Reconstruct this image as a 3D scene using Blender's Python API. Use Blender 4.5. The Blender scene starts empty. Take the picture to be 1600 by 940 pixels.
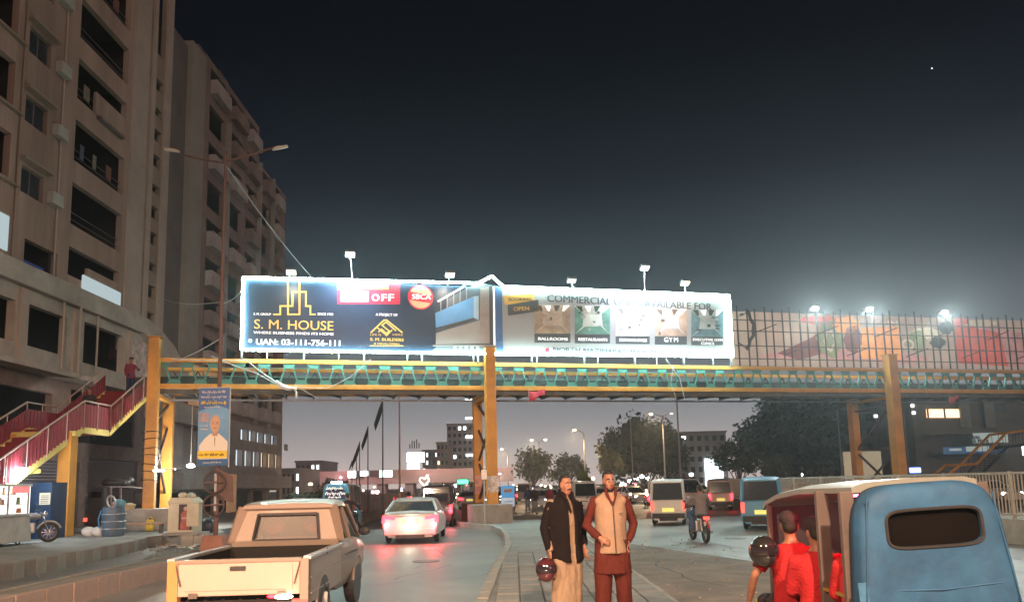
import bpy, bmesh, math, random
from mathutils import Vector, Matrix
from mathutils import noise as mn
random.seed(7)
R = math.radians
sc = bpy.context.scene
# ------------------------------------------------------------------ camera
CAMH = 1.8; FPX = 1190.0
_p, _r = R(7.5), R(1.35)
FW = Vector((0, math.cos(_p), math.sin(_p)))
_R0 = Vector((1, 0, 0)); _U0 = Vector((0, -math.sin(_p), math.cos(_p)))
RT = math.cos(_r)*_R0 - math.sin(_r)*_U0
UP = math.sin(_r)*_R0 + math.cos(_r)*_U0
CP = Vector((0, 0, CAMH))
cd = bpy.data.cameras.new('camera'); cam = bpy.data.objects.new('camera', cd)
sc.collection.objects.link(cam); sc.camera = cam
M = Matrix((RT, UP, -FW)).transposed().to_4x4(); M.translation = CP
cam.matrix_world = M
cd.sensor_width = 36; cd.lens = FPX/1600*36; cd.shift_y = 130/1600
cd.clip_start = 0.05; cd.clip_end = 3000
# ------------------------------------------------------------------ colour
def lin(c):
    return tuple((x/255/12.92 if x/255 <= .04045 else ((x/255+.055)/1.055)**2.4) for x in c)
# ------------------------------------------------------------------ world: night sky lit by the city
w = bpy.data.worlds.new('World'); sc.world = w; w.use_nodes = True
nt = w.node_tree; nt.nodes.clear()
out = nt.nodes.new('ShaderNodeOutputWorld'); bg = nt.nodes.new('ShaderNodeBackground')
tc = nt.nodes.new('ShaderNodeTexCoord'); sx = nt.nodes.new('ShaderNodeSeparateXYZ')
rp = nt.nodes.new('ShaderNodeValToRGB')
nt.links.new(tc.outputs['Generated'], sx.inputs[0]); nt.links.new(sx.outputs['Z'], rp.inputs[0])
nt.links.new(rp.outputs[0], bg.inputs[0]); nt.links.new(bg.outputs[0], out.inputs[0])
bg.inputs[1].default_value = SKY_STRENGTH = 1.0
stops = [(0.0, (166, 151, 146)), (.035, (148, 139, 137)), (.09, (116, 115, 118)), (.16, (76, 80, 84)),
         (.26, (39, 46, 52)), (.38, (14, 18, 26)), (.5, (4, 6, 12)), (.75, (0, 1, 6))]
cr = rp.color_ramp
while len(cr.elements) < len(stops): cr.elements.new(.5)
for e, (pos, c) in zip(cr.elements, stops):
    e.position = pos; e.color = (*lin(c), 1)
# ------------------------------------------------------------------ the one sun lamp: low warm glow of the street behind the camera
sd = bpy.data.lights.new('sun', 'SUN'); so = bpy.data.objects.new('sun', sd); sc.collection.objects.link(so)
sd.energy = 0.31; sd.angle = R(14); sd.color = (1, .66, .50)
so.rotation_euler = Vector((-.62, .74, -.26)).to_track_quat('-Z', 'Y').to_euler()
vs = sc.view_settings
vs.view_transform = 'Standard'; vs.look = 'None'; vs.exposure = 0.7; vs.gamma = 1; vs.use_curve_mapping = False
cy = sc.cycles
cy.max_bounces = 5; cy.diffuse_bounces = 2; cy.glossy_bounces = 3; cy.transmission_bounces = 4; cy.volume_bounces = 0
cy.transparent_max_bounces = 8; cy.sample_clamp_indirect = 4.0; cy.caustics_reflective = False; cy.caustics_refractive = False
# ------------------------------------------------------------------ pixel helpers (photograph pixels -> places at a real distance)
def ray(px, py): return FW + RT*((px-800)/FPX) - UP*((py-600)/FPX)
def G(px, py, z=0.0):
    d = ray(px, py); return CP + d*((z-CAMH)/d.z)
def atY(px, py, Y):
    d = ray(px, py); return CP + d*(Y/d.y)
def atX(px, py, X):
    d = ray(px, py); return CP + d*(X/d.x)
# ------------------------------------------------------------------ materials
MATS = {}
def mat(name, col, rough=.75, var=.18, scale=6., bump=.15, metal=0., em=None, es=0., bscale=None, coat=0., stretch=None, sheen=0., tl=0., nosample=False, dirt=0.):
    if name in MATS: return MATS[name]
    m = bpy.data.materials.new(name); m.use_nodes = True; MATS[name] = m
    n = m.node_tree; b = n.nodes['Principled BSDF']; L = n.links.new
    if len(col) == 3 and max(col) > 1.001: col = lin(col)
    b.inputs['Roughness'].default_value = rough; b.inputs['Metallic'].default_value = metal
    b.inputs['Coat Weight'].default_value = coat
    if tl:
        b.inputs['Transmission Weight'].default_value = tl
    t = n.nodes.new('ShaderNodeTexCoord'); mp = n.nodes.new('ShaderNodeMapping')
    L(t.outputs['Object'], mp.inputs[0])
    if stretch: mp.inputs['Scale'].default_value = stretch
    nz = n.nodes.new('ShaderNodeTexNoise'); nz.inputs['Scale'].default_value = scale; nz.inputs['Detail'].default_value = 6
    nz.inputs['Roughness'].default_value = .65
    L(mp.outputs[0], nz.inputs['Vector'])
    ramp = n.nodes.new('ShaderNodeValToRGB'); L(nz.outputs['Fac'], ramp.inputs[0])
    e = ramp.color_ramp.elements; e[0].position = .3; e[1].position = .7
    lo = tuple(c*(1-var) for c in col); hi = tuple(min(1, c*(1+var)) for c in col)
    e[0].color = (*lo, 1); e[1].color = (*hi, 1)
    last = ramp.outputs[0]
    if dirt:
        nd = n.nodes.new('ShaderNodeTexNoise'); nd.inputs['Scale'].default_value = scale*.22; nd.inputs['Detail'].default_value = 9
        nd.inputs['Roughness'].default_value = .7
        L(mp.outputs[0], nd.inputs['Vector'])
        r2 = n.nodes.new('ShaderNodeValToRGB'); L(nd.outputs['Fac'], r2.inputs[0])
        r2.color_ramp.elements[0].position = .48; r2.color_ramp.elements[1].position = .68
        mx = n.nodes.new('ShaderNodeMix'); mx.data_type = 'RGBA'
        mm = n.nodes.new('ShaderNodeMath'); mm.operation = 'MULTIPLY'; mm.inputs[1].default_value = dirt
        L(r2.outputs[0], mm.inputs[0]); L(mm.outputs[0], mx.inputs[0]); L(last, mx.inputs[6])
        mx.inputs[7].default_value = (col[0]*.35+.02, col[1]*.33+.016, col[2]*.3+.01, 1)
        last = mx.outputs[2]
    L(last, b.inputs['Base Color'])
    if bump:
        n2 = n.nodes.new('ShaderNodeTexNoise'); n2.inputs['Scale'].default_value = bscale or scale*6; n2.inputs['Detail'].default_value = 4
        L(mp.outputs[0], n2.inputs['Vector'])
        bp = n.nodes.new('ShaderNodeBump'); bp.inputs['Strength'].default_value = bump; bp.inputs['Distance'].default_value = .02
        L(n2.outputs['Fac'], bp.inputs['Height']); L(bp.outputs[0], b.inputs['Normal'])
        rr = n.nodes.new('ShaderNodeMapRange'); rr.inputs[3].default_value = max(.02, rough-.12); rr.inputs[4].default_value = min(1, rough+.12)
        L(nz.outputs['Fac'], rr.inputs[0]); L(rr.outputs[0], b.inputs['Roughness'])
    if em is not None:
        if max(em) > 1.001: em = lin(em)
        b.inputs['Emission Color'].default_value = (*em, 1); b.inputs['Emission Strength'].default_value = es
        if nosample:
            try: m.cycles.emission_sampling = 'NONE'
            except Exception: pass
    return m
def glow(name, col, s, sample=False):
    return mat(name, (.02, .02, .02), .5, 0, 5, 0, em=col, es=s, nosample=not sample)
# ------------------------------------------------------------------ mesh builder
class MB:
    def __init__(s): s.v = []; s.f = []; s.sm = False
    def add(s, vs, fs):
        o = len(s.v); s.v += [tuple(v) for v in vs]; s.f += [tuple(i+o for i in f) for f in fs]; return s
    def box(s, c, d, rz=0, M=None, taper=1.0):
        x, y, z = d[0]/2, d[1]/2, d[2]/2
        vs = [Vector(q) for q in ((-x,-y,-z),(x,-y,-z),(x,y,-z),(-x,y,-z),(-x*taper,-y*taper,z),(x*taper,-y*taper,z),(x*taper,y*taper,z),(-x*taper,y*taper,z))]
        if rz: rot = Matrix.Rotation(rz, 3, 'Z'); vs = [rot @ v for v in vs]
        if M is not None: vs = [M @ v for v in vs]
        c = Vector(c); vs = [v+c for v in vs]
        return s.add(vs, [(0,3,2,1),(4,5,6,7),(0,1,5,4),(1,2,6,5),(2,3,7,6),(3,0,4,7)])
    def b2(s, a, b):
        return s.box(((a[0]+b[0])/2,(a[1]+b[1])/2,(a[2]+b[2])/2), (abs(b[0]-a[0]),abs(b[1]-a[1]),abs(b[2]-a[2])))
    def cyl(s, p0, p1, r0, r1=None, n=10, caps=True):
        if r1 is None: r1 = r0
        p0, p1 = Vector(p0), Vector(p1); d = (p1-p0).normalized()
        a = d.orthogonal().normalized(); b = d.cross(a)
        vs = []
        for p, r in ((p0, r0), (p1, r1)):
            for i in range(n):
                t = 2*math.pi*i/n; vs.append(p + a*math.cos(t)*r + b*math.sin(t)*r)
        fs = [(i, (i+1) % n, n+(i+1) % n, n+i) for i in range(n)]
        if caps: fs += [tuple(range(n))[::-1], tuple(range(n, 2*n))]
        return s.add(vs, fs)
    def bar(s, p0, p1, w, h=None, up=(0,0,1)):
        h = h or w; p0, p1 = Vector(p0), Vector(p1); d = (p1-p0).normalized(); up = Vector(up)
        a = d.cross(up)
        if a.length < 1e-4: a = d.cross(Vector((1,0,0)))
        a.normalize(); b = a.cross(d)
        vs = [p + a*(i*w/2) + b*(j*h/2) for p in (p0, p1) for i, j in ((-1,-1),(1,-1),(1,1),(-1,1))]
        return s.add(vs, [(0,1,2,3),(7,6,5,4),(0,4,5,1),(1,5,6,2),(2,6,7,3),(3,7,4,0)])
    def tube(s, pts, rad, n=8, caps=True):
        pts = [Vector(p) for p in pts]
        if not isinstance(rad, (list, tuple)): rad = [rad]*len(pts)
        vs = []; a = None
        for i, p in enumerate(pts):
            d = (pts[min(i+1, len(pts)-1)] - pts[max(i-1, 0)]).normalized()
            if a is None: a = d.orthogonal().normalized()
            else: a = (a - d*a.dot(d)); a.normalize()
            b = d.cross(a)
            for k in range(n):
                t = 2*math.pi*k/n; vs.append(p + (a*math.cos(t) + b*math.sin(t))*rad[i])
        fs = []
        for i in range(len(pts)-1):
            for k in range(n):
                fs.append((i*n+k, i*n+(k+1) % n, (i+1)*n+(k+1) % n, (i+1)*n+k))
        if caps: fs += [tuple(range(n))[::-1], tuple(range((len(pts)-1)*n, len(pts)*n))]
        return s.add(vs, fs)
    def rings(s, rs, n=12, caps=True, pw=1.0):
        vs = []
        for c, a, b in rs:
            c, a, b = Vector(c), Vector(a), Vector(b)
            for k in range(n):
                t = 2*math.pi*k/n; ct, st = math.cos(t), math.sin(t)
                ct = math.copysign(abs(ct)**pw, ct); st = math.copysign(abs(st)**pw, st)
                vs.append(c + a*ct + b*st)
        fs = []
        for i in range(len(rs)-1):
            for k in range(n):
                fs.append((i*n+k, i*n+(k+1) % n, (i+1)*n+(k+1) % n, (i+1)*n+k))
        if caps: fs += [tuple(range(n))[::-1], tuple(range((len(rs)-1)*n, len(rs)*n))]
        return s.add(vs, fs)
    def ball(s, c, r, n=12, m=8, rot=None):
        if not isinstance(r, (list, tuple)): r = (r, r, r)
        c = Vector(c); vs = [Vector((0,0,-r[2]))]
        for j in range(1, m):
            ph = -math.pi/2 + math.pi*j/m
            for i in range(n):
                t = 2*math.pi*i/n; vs.append(Vector((r[0]*math.cos(ph)*math.cos(t), r[1]*math.cos(ph)*math.sin(t), r[2]*math.sin(ph))))
        vs.append(Vector((0,0,r[2])))
        if rot is not None: vs = [rot @ v for v in vs]
        vs = [v+c for v in vs]; fs = []
        for i in range(n): fs.append((0, 1+(i+1) % n, 1+i))
        for j in range(m-2):
            for i in range(n):
                a = 1+j*n; fs.append((a+i, a+(i+1) % n, a+n+(i+1) % n, a+n+i))
        l = len(vs)-1; a = 1+(m-2)*n
        for i in range(n): fs.append((a+i, a+(i+1) % n, l))
        return s.add(vs, fs)
    def prism(s, poly, axis, a, b):
        """extrude 2-D poly; axis 'x': poly=(y,z); 'y': poly=(x,z); 'z': poly=(x,y)"""
        def P(q, t): return {'x': (t, q[0], q[1]), 'y': (q[0], t, q[1]), 'z': (q[0], q[1], t)}[axis]
        n = len(poly); vs = [P(q, a) for q in poly] + [P(q, b) for q in poly]
        fs = [tuple(range(n))[::-1], tuple(range(n, 2*n))] + [(i, (i+1) % n, n+(i+1) % n, n+i) for i in range(n)]
        return s.add(vs, fs)
    def quad(s, a, b, c, d): return s.add([a, b, c, d], [(0,1,2,3)])
    def torus(s, c, axis, Rr, r, n=20, m=8):
        c = Vector(c); d = Vector(axis).normalized(); a = d.orthogonal().normalized(); b = d.cross(a)
        vs = []; fs = []
        for i in range(n):
            t = 2*math.pi*i/n; e = a*math.cos(t)+b*math.sin(t)
            for k in range(m):
                q = 2*math.pi*k/m; vs.append(c + e*(Rr+r*math.cos(q)) + d*(r*math.sin(q)))
        for i in range(n):
            for k in range(m):
                fs.append((i*m+k, ((i+1) % n)*m+k, ((i+1) % n)*m+(k+1) % m, i*m+(k+1) % m))
        return s.add(vs, fs)
    def xf(s, f):
        s.v = [tuple(f(Vector(v))) for v in s.v]; return s
    def mesh(s, name, bevel=0, smooth=False):
        me = bpy.data.meshes.new(name); me.from_pydata(s.v, [], s.f)
        bm = bmesh.new(); bm.from_mesh(me)
        bmesh.ops.recalc_face_normals(bm, faces=bm.faces)
        if bevel:
            try: bmesh.ops.bevel(bm, geom=[e for e in bm.edges if len(e.link_faces) == 2 and e.calc_face_angle(0) > .5], offset=bevel, segments=2, affect='EDGES', profile=.6, clamp_overlap=True)
            except Exception: pass
        bm.to_mesh(me); bm.free()
        if smooth:
            me.polygons.foreach_set('use_smooth', [True]*len(me.polygons))
            try: me.set_sharp_from_angle(angle=R(40))
            except Exception: pass
        me.update(); return me
    def build(s, name, m, parent=None, bevel=0, smooth=False, loc=None, rot=None, label=None, **kw):
        me = s.mesh(name, bevel, smooth)
        if m is not None: me.materials.append(m)
        return link(name, me, parent, loc, rot, label, **kw)
def link(name, me, parent=None, loc=None, rot=None, label=None, cat=None, group=None, kind=None):
    o = bpy.data.objects.new(name, me); sc.collection.objects.link(o)
    if parent is not None: o.parent = parent
    if loc is not None: o.location = loc
    if rot is not None: o.rotation_euler = rot
    if label: o['label'] = label
    if cat: o['category'] = cat
    if group: o['group'] = group
    if kind: o['kind'] = kind
    return o
def thing(name, label, cat, loc=(0,0,0), rz=0, group=None, rot=None):
    o = bpy.data.objects.new(name, None); sc.collection.objects.link(o); o.empty_display_size = .2
    o.location = loc; o.rotation_euler = rot if rot else (0,0,rz); o['label'] = label; o['category'] = cat
    if group: o['group'] = group
    return o
def kids(o): return [c for c in list(bpy.data.objects) if c.parent == o]
def copy_tree(o, label=None, loc=None, rz=None, group=None, parent=None, tree=None):
    if tree is None:
        tree = {}
        for c in bpy.data.objects:
            if c.parent: tree.setdefault(c.parent.name, []).append(c)
    c = o.copy(); sc.collection.objects.link(c)
    if parent is not None: c.parent = parent
    if label: c['label'] = label
    if group: c['group'] = group
    if loc is not None: c.location = loc
    if rz is not None: c.rotation_euler = (0, 0, rz)
    for ch in tree.get(o.name, []): copy_tree(ch, parent=c, tree=tree)
    return c
def recolor(root, old, new):
    """give a copied thing its own paint"""
    st = [root]
    allo = list(bpy.data.objects)
    while st:
        q = st.pop()
        st += [c for c in allo if c.parent == q]
        if q.type == 'MESH' and q.data.materials and q.data.materials[0] == old:
            q.data = q.data.copy(); q.data.materials[0] = new
def lamp(kind, loc, power, col=(1,1,1), size=.1, target=None, cone=60, blend=.5, parent=None, name='lamp_light'):
    l = bpy.data.lights.new(name, kind); l.energy = power; l.color = col
    o = bpy.data.objects.new(name, l); sc.collection.objects.link(o)
    if parent is not None: o.parent = parent
    o.location = loc; l.shadow_soft_size = size
    if kind == 'SPOT':
        l.spot_size = R(cone); l.spot_blend = blend
        o.rotation_euler = (Vector(target)-Vector(loc)).to_track_quat('-Z', 'Y').to_euler()
    return o
TXT = {}
def textmesh(s, size=1., extrude=0., align='LEFT', offset=0., sx=1., space=1.):
    key = (s, size, extrude, align, offset, sx, space)
    if key in TXT: return TXT[key]
    c = bpy.data.curves.new('text', 'FONT'); c.body = s; c.size = size; c.extrude = extrude; c.align_x = align
    c.offset = offset; c.space_character = space; c.resolution_u = 3
    o = bpy.data.objects.new('text', c); sc.collection.objects.link(o)
    dg = bpy.context.evaluated_depsgraph_get()
    me = bpy.data.meshes.new_from_object(o.evaluated_get(dg)); me.name = 'lettering'
    if sx != 1: me.transform(Matrix.Diagonal((sx, 1, 1, 1)))
    bpy.data.objects.remove(o); bpy.data.curves.remove(c)
    TXT[key] = me; return me
def text(s, m, parent, loc, rot, size=1., align='LEFT', name='lettering', fit=None, **k):
    me = textmesh(s, size, align=align, **k).copy()
    if fit:
        xs = [v.co.x for v in me.vertices]; 
        if xs:
            wd = max(xs)-min(xs); me.transform(Matrix.Diagonal((fit/max(wd, 1e-4), 1, 1, 1)))
    me.materials.clear(); me.materials.append(m)
    return link(name, me, parent, loc, rot)
def remeshed(mb, name, m, parent, voxel=.012, smooth=4, wr=0., wscale=9., label=None):
    me = mb.mesh(name)
    o = bpy.data.objects.new(name, me); sc.collection.objects.link(o)
    md = o.modifiers.new('r', 'REMESH'); md.mode = 'VOXEL'; md.voxel_size = voxel; md.use_smooth_shade = True
    ms = o.modifiers.new('s', 'SMOOTH'); ms.iterations = smooth; ms.factor = .5
    dg = bpy.context.evaluated_depsgraph_get()
    m2 = bpy.data.meshes.new_from_object(o.evaluated_get(dg)); m2.name = name
    bpy.data.objects.remove(o); bpy.data.meshes.remove(me)
    if wr:
        ns = [v.normal.copy() for v in m2.vertices]
        for v, nn in zip(m2.vertices, ns):
            q = v.co
            h = mn.noise(Vector((q.x*wscale, q.y*wscale, q.z*wscale*.45))) + .5*mn.noise(Vector((q.x*wscale*2.3+5, q.y*wscale*2.3, q.z*wscale*1.1)))
            v.co = q + nn*(h*wr)
    m2.polygons.foreach_set('use_smooth', [True]*len(m2.polygons))
    m2.materials.clear(); m2.materials.append(m)
    return link(name, m2, parent, label=label)
# walls with real openings.  u along, v up, w inward; T maps (u,v,w) -> local point
def wall_mb(u0, u1, v0, v1, ops, th, T, mb=None):
    mb = mb or MB()
    us = sorted({u0, u1, *[o[0] for o in ops], *[o[1] for o in ops]}); us = [u for u in us if u0 <= u <= u1]
    vz = sorted({v0, v1, *[o[2] for o in ops], *[o[3] for o in ops]}); vz = [v for v in vz if v0 <= v <= v1]
    for i in range(len(us)-1):
        for j in range(len(vz)-1):
            cu, cv = (us[i]+us[i+1])/2, (vz[j]+vz[j+1])/2
            if any(o[0] < cu < o[1] and o[2] < cv < o[3] for o in ops): continue
            for ww in (0, th):
                mb.add([T(us[i], vz[j], ww), T(us[i+1], vz[j], ww), T(us[i+1], vz[j+1], ww), T(us[i], vz[j+1], ww)], [(0,1,2,3)])
    for a, b, c, d in ops + [(u0, u1, v0, v1)]:
        for q in (((a,c),(b,c)), ((b,c),(b,d)), ((b,d),(a,d)), ((a,d),(a,c))):
            mb.add([T(*q[0], 0), T(*q[1], 0), T(*q[1], th), T(*q[0], th)], [(0,1,2,3)])
    return mb
# ================================================================== SETTING: GROUND, ROADS, PAVEMENTS
m_soil = mat('soil', (.16,.135,.11), .95, .3, .6, .5, bscale=14, dirt=.5)
m_asph = mat('asphalt', (.20,.19,.18), .46, .35, .5, .45, bscale=40, dirt=.6)
m_asph2 = mat('asphalt_service', (.13,.13,.125), .6, .3, .6, .35, bscale=40, dirt=.5)
m_pave = mat('paving', (.24,.235,.22), .8, .25, 1.5, .35, bscale=25, dirt=.5)
m_conc = mat('concrete', (.27,.26,.24), .85, .22, 2.2, .35, bscale=22, dirt=.5)
m_kerb = mat('kerb_concrete', (.33,.32,.29), .85, .25, 1.6, .4, bscale=24, dirt=.55)
m_kerbd = mat('kerb_dirty', (.2,.19,.165), .9, .35, 1.2, .45, bscale=24, dirt=.7)
m_dust = mat('dusty_gravel', (.2,.17,.14), .95, .35, 1.1, .8, bscale=30, dirt=.6)
m_black = mat('black_rubber', (.02,.02,.02), .7, .2, 10, .1)
def sheet(name, poly, z, m, th=.05):
    mb = MB(); mb.prism(poly, 'z', z-th, z)
    o = mb.build(name, m); o['kind'] = 'structure'; return o
sheet('ground', [(-700,-200),(700,-200),(700,900),(-700,900)], -.02, m_soil, .3)
sheet('left_road', [(-7.45,-60),(-.3,-60),(-.3,44),(-2,60),(-8,110),(-30,220),(-48,220),(-22,110),(-9.5,60),(-7.45,40)], 0, m_asph)
sheet('service_lane', [(-14.5,-60),(-7.45,-60),(-7.45,40),(-9.5,60),(-22,110),(-26,110),(-15,60),(-14.5,40)], -.004, m_asph2)
sheet('right_road', [(2.1,-60),(13,-60),(13,38),(14.4,53),(20,80),(30,220),(14,220),(2,80),(.4,44),(2.1,36)], 0.0, m_asph)
sheet('road_junction', [(-2,44),(.5,44),(2,80),(14,220),(-30,220),(-8,110),(-2,60)], -.006, m_asph)
sheet('dirt_verge', [(2.2,-8),(5.4,-8),(6.0,8),(6.4,12),(5.6,16),(4.3,20),(3.0,24),(2.3,27),(2.2,26)], .006, m_dust, .03)
# central median with its paved top
med = [(-.62,-40),(-.55,8),(-.5,11),(-.38,16),(-.2,21),(-.28,25),(-.45,28),(-.9,31.5),(-1.9,33.2),(-2.6,35),(-2.6,38),(-1.4,40.5),(1.0,41),(2.2,39),(2.2,26),(2.18,8),(2.2,-40)]
median = sheet('median_pavement', med, .17, m_pave, .2)
# repairs, patches and covers in the asphalt
random.seed(17)
m_patch = mat('asphalt_patch', (.17,.166,.16), .5, .3, 1.2, .5, bscale=50, dirt=.4); m_patch2 = mat('asphalt_pale_patch', (.205,.2,.19), .55, .3, 1.2, .5, bscale=50, dirt=.5)
for k in range(0):
    x, y = random.choice((random.uniform(-6.8,-1), random.uniform(4.5,11.5))), random.uniform(12,46)
    n_ = random.randint(6,9); rx_, ry_ = random.uniform(.12,.45), random.uniform(.3,1.6)
    MB().prism([(x+math.cos(2*math.pi*q/n_)*rx_*random.uniform(.6,1.1), y+math.sin(2*math.pi*q/n_)*ry_*random.uniform(.6,1.1)) for q in range(n_)], 'z', -.03, .0045+k*.0003).build('road_patch', random.choice((m_patch, m_patch2)), bpy.data.objects['left_road'] if x < 0 else bpy.data.objects['right_road'])
for x, y in ((-2.2,19),(6.8,24)): MB().cyl((x,y,0),(x,y,.014),.33,n=20).build('manhole_cover', mat('cast_iron',(.06,.055,.05),.5,.3,20,.4), bpy.data.objects['left_road'] if x < 0 else bpy.data.objects['right_road'])
mb = MB()
for k in range(30):
    x, y = random.choice((random.uniform(-6.8,-1), random.uniform(3.5,11.5))), random.uniform(10,42); a = random.uniform(-1.6,1.6); w_ = random.uniform(.008,.02)
    for q in range(random.randint(4,9)):
        x2, y2 = x+math.sin(a)*.3, y+math.cos(a)*.5; mb.add([(x-w_,y,.0135),(x+w_,y,.0135),(x2+w_,y2,.0135),(x2-w_,y2,.0135)], [(0,1,2,3)]); x, y = x2, y2; a += random.uniform(-.7,.7)
mb.build('tar_crack', m_black, bpy.data.objects['left_road'], kind='stuff')
random.seed(3)
def kerb_run(pts, z0, h, wdt, L, m, parent, side=1, name='kerb_stone', jitter=.006, ms=None):
    """one block mesh shared by every stone of the run"""
    me = MB().box((0,0,h/2), (L-.025, wdt, h)).mesh(name, bevel=.015)
    me.materials.append(m)
    me2 = None
    if ms: me2 = me.copy(); me2.materials.clear(); me2.materials.append(ms)
    # walk the polyline
    P = [Vector((p[0], p[1], 0)) for p in pts]; acc = 0.0; k = 0
    tot = sum((P[i+1]-P[i]).length for i in range(len(P)-1)); n = int(tot/L)
    def at(t):
        for i in range(len(P)-1):
            l = (P[i+1]-P[i]).length
            if t <= l: return P[i]+(P[i+1]-P[i])*(t/l)
            t -= l
        return P[-1]
    for i in range(n):
        a, b = at(i*L), at((i+1)*L); d = (b-a)
        o = link(name, me2 if (me2 and i % 2) else me, parent, loc=((a.x+b.x)/2+random.uniform(-jitter,jitter), (a.y+b.y)/2, z0+random.uniform(-jitter,jitter)),
                 rot=(random.uniform(-.01,.01), random.uniform(-.01,.01), math.atan2(d.y, d.x)+random.uniform(-.012,.012)))
kerb_run([(-.5,5),(-.5,11),(-.38,16),(-.2,21),(-.28,25),(-.45,28),(-.9,31.5),(-1.9,33.2),(-2.6,35)], -.02, .225, .17, .62, m_kerb, median)
kerb_run([(2.12,5),(2.12,26),(2.14,38)], -.02, .21, .13, .8, m_kerb, median)
# paving tiles of the median, laid one by one where they can be told apart
m_tile = mat('median_tile', (.235,.23,.215), .75, .3, 2.5, .3, bscale=30, dirt=.55)
m_tile2 = mat('median_tile_grey', (.19,.19,.18), .75, .3, 2.5, .3, bscale=30, dirt=.6)
tl = [MB().box((0,0,.02), (.325,.325,.04)).mesh('paving_tile', bevel=.008) for _ in range(2)]
tl[0].materials.append(m_tile); tl[1].materials.append(m_tile2)
for j in range(33):
    for i in range(7):
        x = -.13+i*.345; y = 7.6+j*.345
        if random.random() < .04: continue
        link('paving_tile', tl[random.random() < .4], median, loc=(x, y, .162+random.uniform(-.004,.008)), rot=(random.uniform(-.012,.012), random.uniform(-.012,.012), random.uniform(-.015,.015)))
# left sidewalk (raised) and its kerb
sw = [(-10.95,-30),(-10.95,12),(-11.1,16.7),(-11.45,20),(-11.9,23.9),(-12.4,26),(-12.3,27),(-11.2,26.2),(-10.7,26.8),(-10.7,28.2),(-11.4,29.6),(-11.6,36),(-12.5,60),(-20,110),(-60,110),(-60,-30)]
sidewalk = sheet('sidewalk', sw, .35, m_pave, .4)
kerb_run([(-10.9,10),(-11.05,16.7),(-11.4,20),(-11.85,23.9),(-12.3,25.9)], -.02, .375, .16, .5, m_kerbd, sidewalk, ms=mat('kerb_worn', (.17,.14,.12), .9, .35, 1.2, .4, bscale=24, dirt=.6))
kerb_run([(-11.3,26.1),(-10.75,26.6),(-10.62,27.4),(-10.7,28.2),(-11.35,29.5)], -.02, .38, .16, .4, m_kerb, sidewalk)
# divider between service lane and main road
divider = sheet('road_divider', [(-8.2,-30),(-7.5,-30),(-7.5,38),(-8.9,57),(-9.5,56.8),(-8.2,38)], .3, m_kerbd, .33)
kerb_run([(-7.45,10),(-7.45,34)], -.02, .37, .14, .75, mat('divider_kerb', (.27,.2,.165), .85, .3, 1.4, .4, bscale=20, dirt=.6), divider)
kerb_run([(-8.25,12),(-8.25,34)], -.02, .35, .12, .75, m_kerbd, divider)
# litter, stones and patches (countless small bits)
mb = MB(); random.seed(11)
for _ in range(420):
    a = random.random()
    if a < .45: x, y, z = random.uniform(2.5,5.6), random.uniform(8,24), .01
    elif a < .75: x, y, z = random.uniform(-12.2,-10.3), random.uniform(22,28), .0
    else: x, y, z = random.uniform(-11,-8.4), random.uniform(12,30), .0
    r = random.uniform(.008,.035)
    mb.ball((x,y,z+r*.3), (r*random.uniform(.7,1.4), r, r*.6), 5, 3)
o = mb.build('gravel', mat('pebble', (.3,.28,.25), .9, .4, 3, .2)); o['kind'] = 'stuff'; o['label'] = 'loose pebbles and grit scattered over the verge and gutter'; o['category'] = 'gravel'
mb = MB()
for _ in range(46):
    x, y = random.uniform(-12.1,-10.3), random.uniform(24.2,26.6)
    s = random.uniform(.05,.2); q = [Vector((random.uniform(-s,s), random.uniform(-s,s), random.uniform(.0,.09))) for _ in range(5)]
    c = Vector((x,y,.015)); mb.add([c+v for v in q], [(0,1,2),(2,3,4),(0,2,3)])
o = mb.build('litter', mat('litter_white', (.5,.49,.46), .8, .5, 1.5, .2)); o['kind'] = 'stuff'; o['label'] = 'scattered white paper and plastic litter in the gutter beside the left bridge pier'; o['category'] = 'litter'
# ================================================================== BUILDINGS ON THE LEFT (facades in the plane x = -21)
m_wallA = mat('apartment_render', (.34,.235,.19), .92, .2, .5, .3, bscale=9, dirt=.55, stretch=(2.2,2.2,.3))
m_wallA2 = mat('apartment_render_band', (.29,.215,.165), .92, .16, .7, .2, bscale=9, dirt=.45)
m_colA = mat('apartment_column', (.40,.32,.275), .9, .12, .6, .15, bscale=9, dirt=.35)
m_wallB = mat('tower_render', (.14,.115,.105), .92, .2, .5, .2, bscale=9, dirt=.5)
m_colB = mat('tower_column', (.27,.235,.205), .92, .15, .5, .2, bscale=9, dirt=.4)
m_int = mat('dark_room', (.012,.010,.010), .95, .3, 1, 0)  # near-black walls hold the shade of the unlit rooms
m_frame = mat('window_frame_metal', (.12,.1,.09), .6, .2, 5, .1)
m_glass = mat('window_glass', (.03,.035,.04), .12, .2, 2, 0)
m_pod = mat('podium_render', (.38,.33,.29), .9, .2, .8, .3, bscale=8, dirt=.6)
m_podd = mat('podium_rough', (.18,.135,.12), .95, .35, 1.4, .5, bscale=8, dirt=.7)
g_cool = glow('lit_panel_cool', (.72,.88,.92), .38, True)
g_warm = glow('lit_window_warm', (1,.72,.45), .9, True)
g_coolw = glow('lit_window_cool', (.7,.85,.95), .8, True)
XA = -21.0
TA = lambda u, v, ww: (XA-ww, u, v)
A = thing('apartment_building', 'tall brown apartment block at far left with deep dark balconies and small square windows', 'building', (0,0,0))
ops = []; opsb = []
for k in range(7):
    b = 11.6+3.2*k-.1
    ops.append((35.15, 39.8, b if k else 12.2, b+2.1))                # big balcony bays
for k in range(7):
    b = 14.85+3.22*k; ops.append((31.4, 32.95, b, b+1.2))             # small windows
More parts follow.
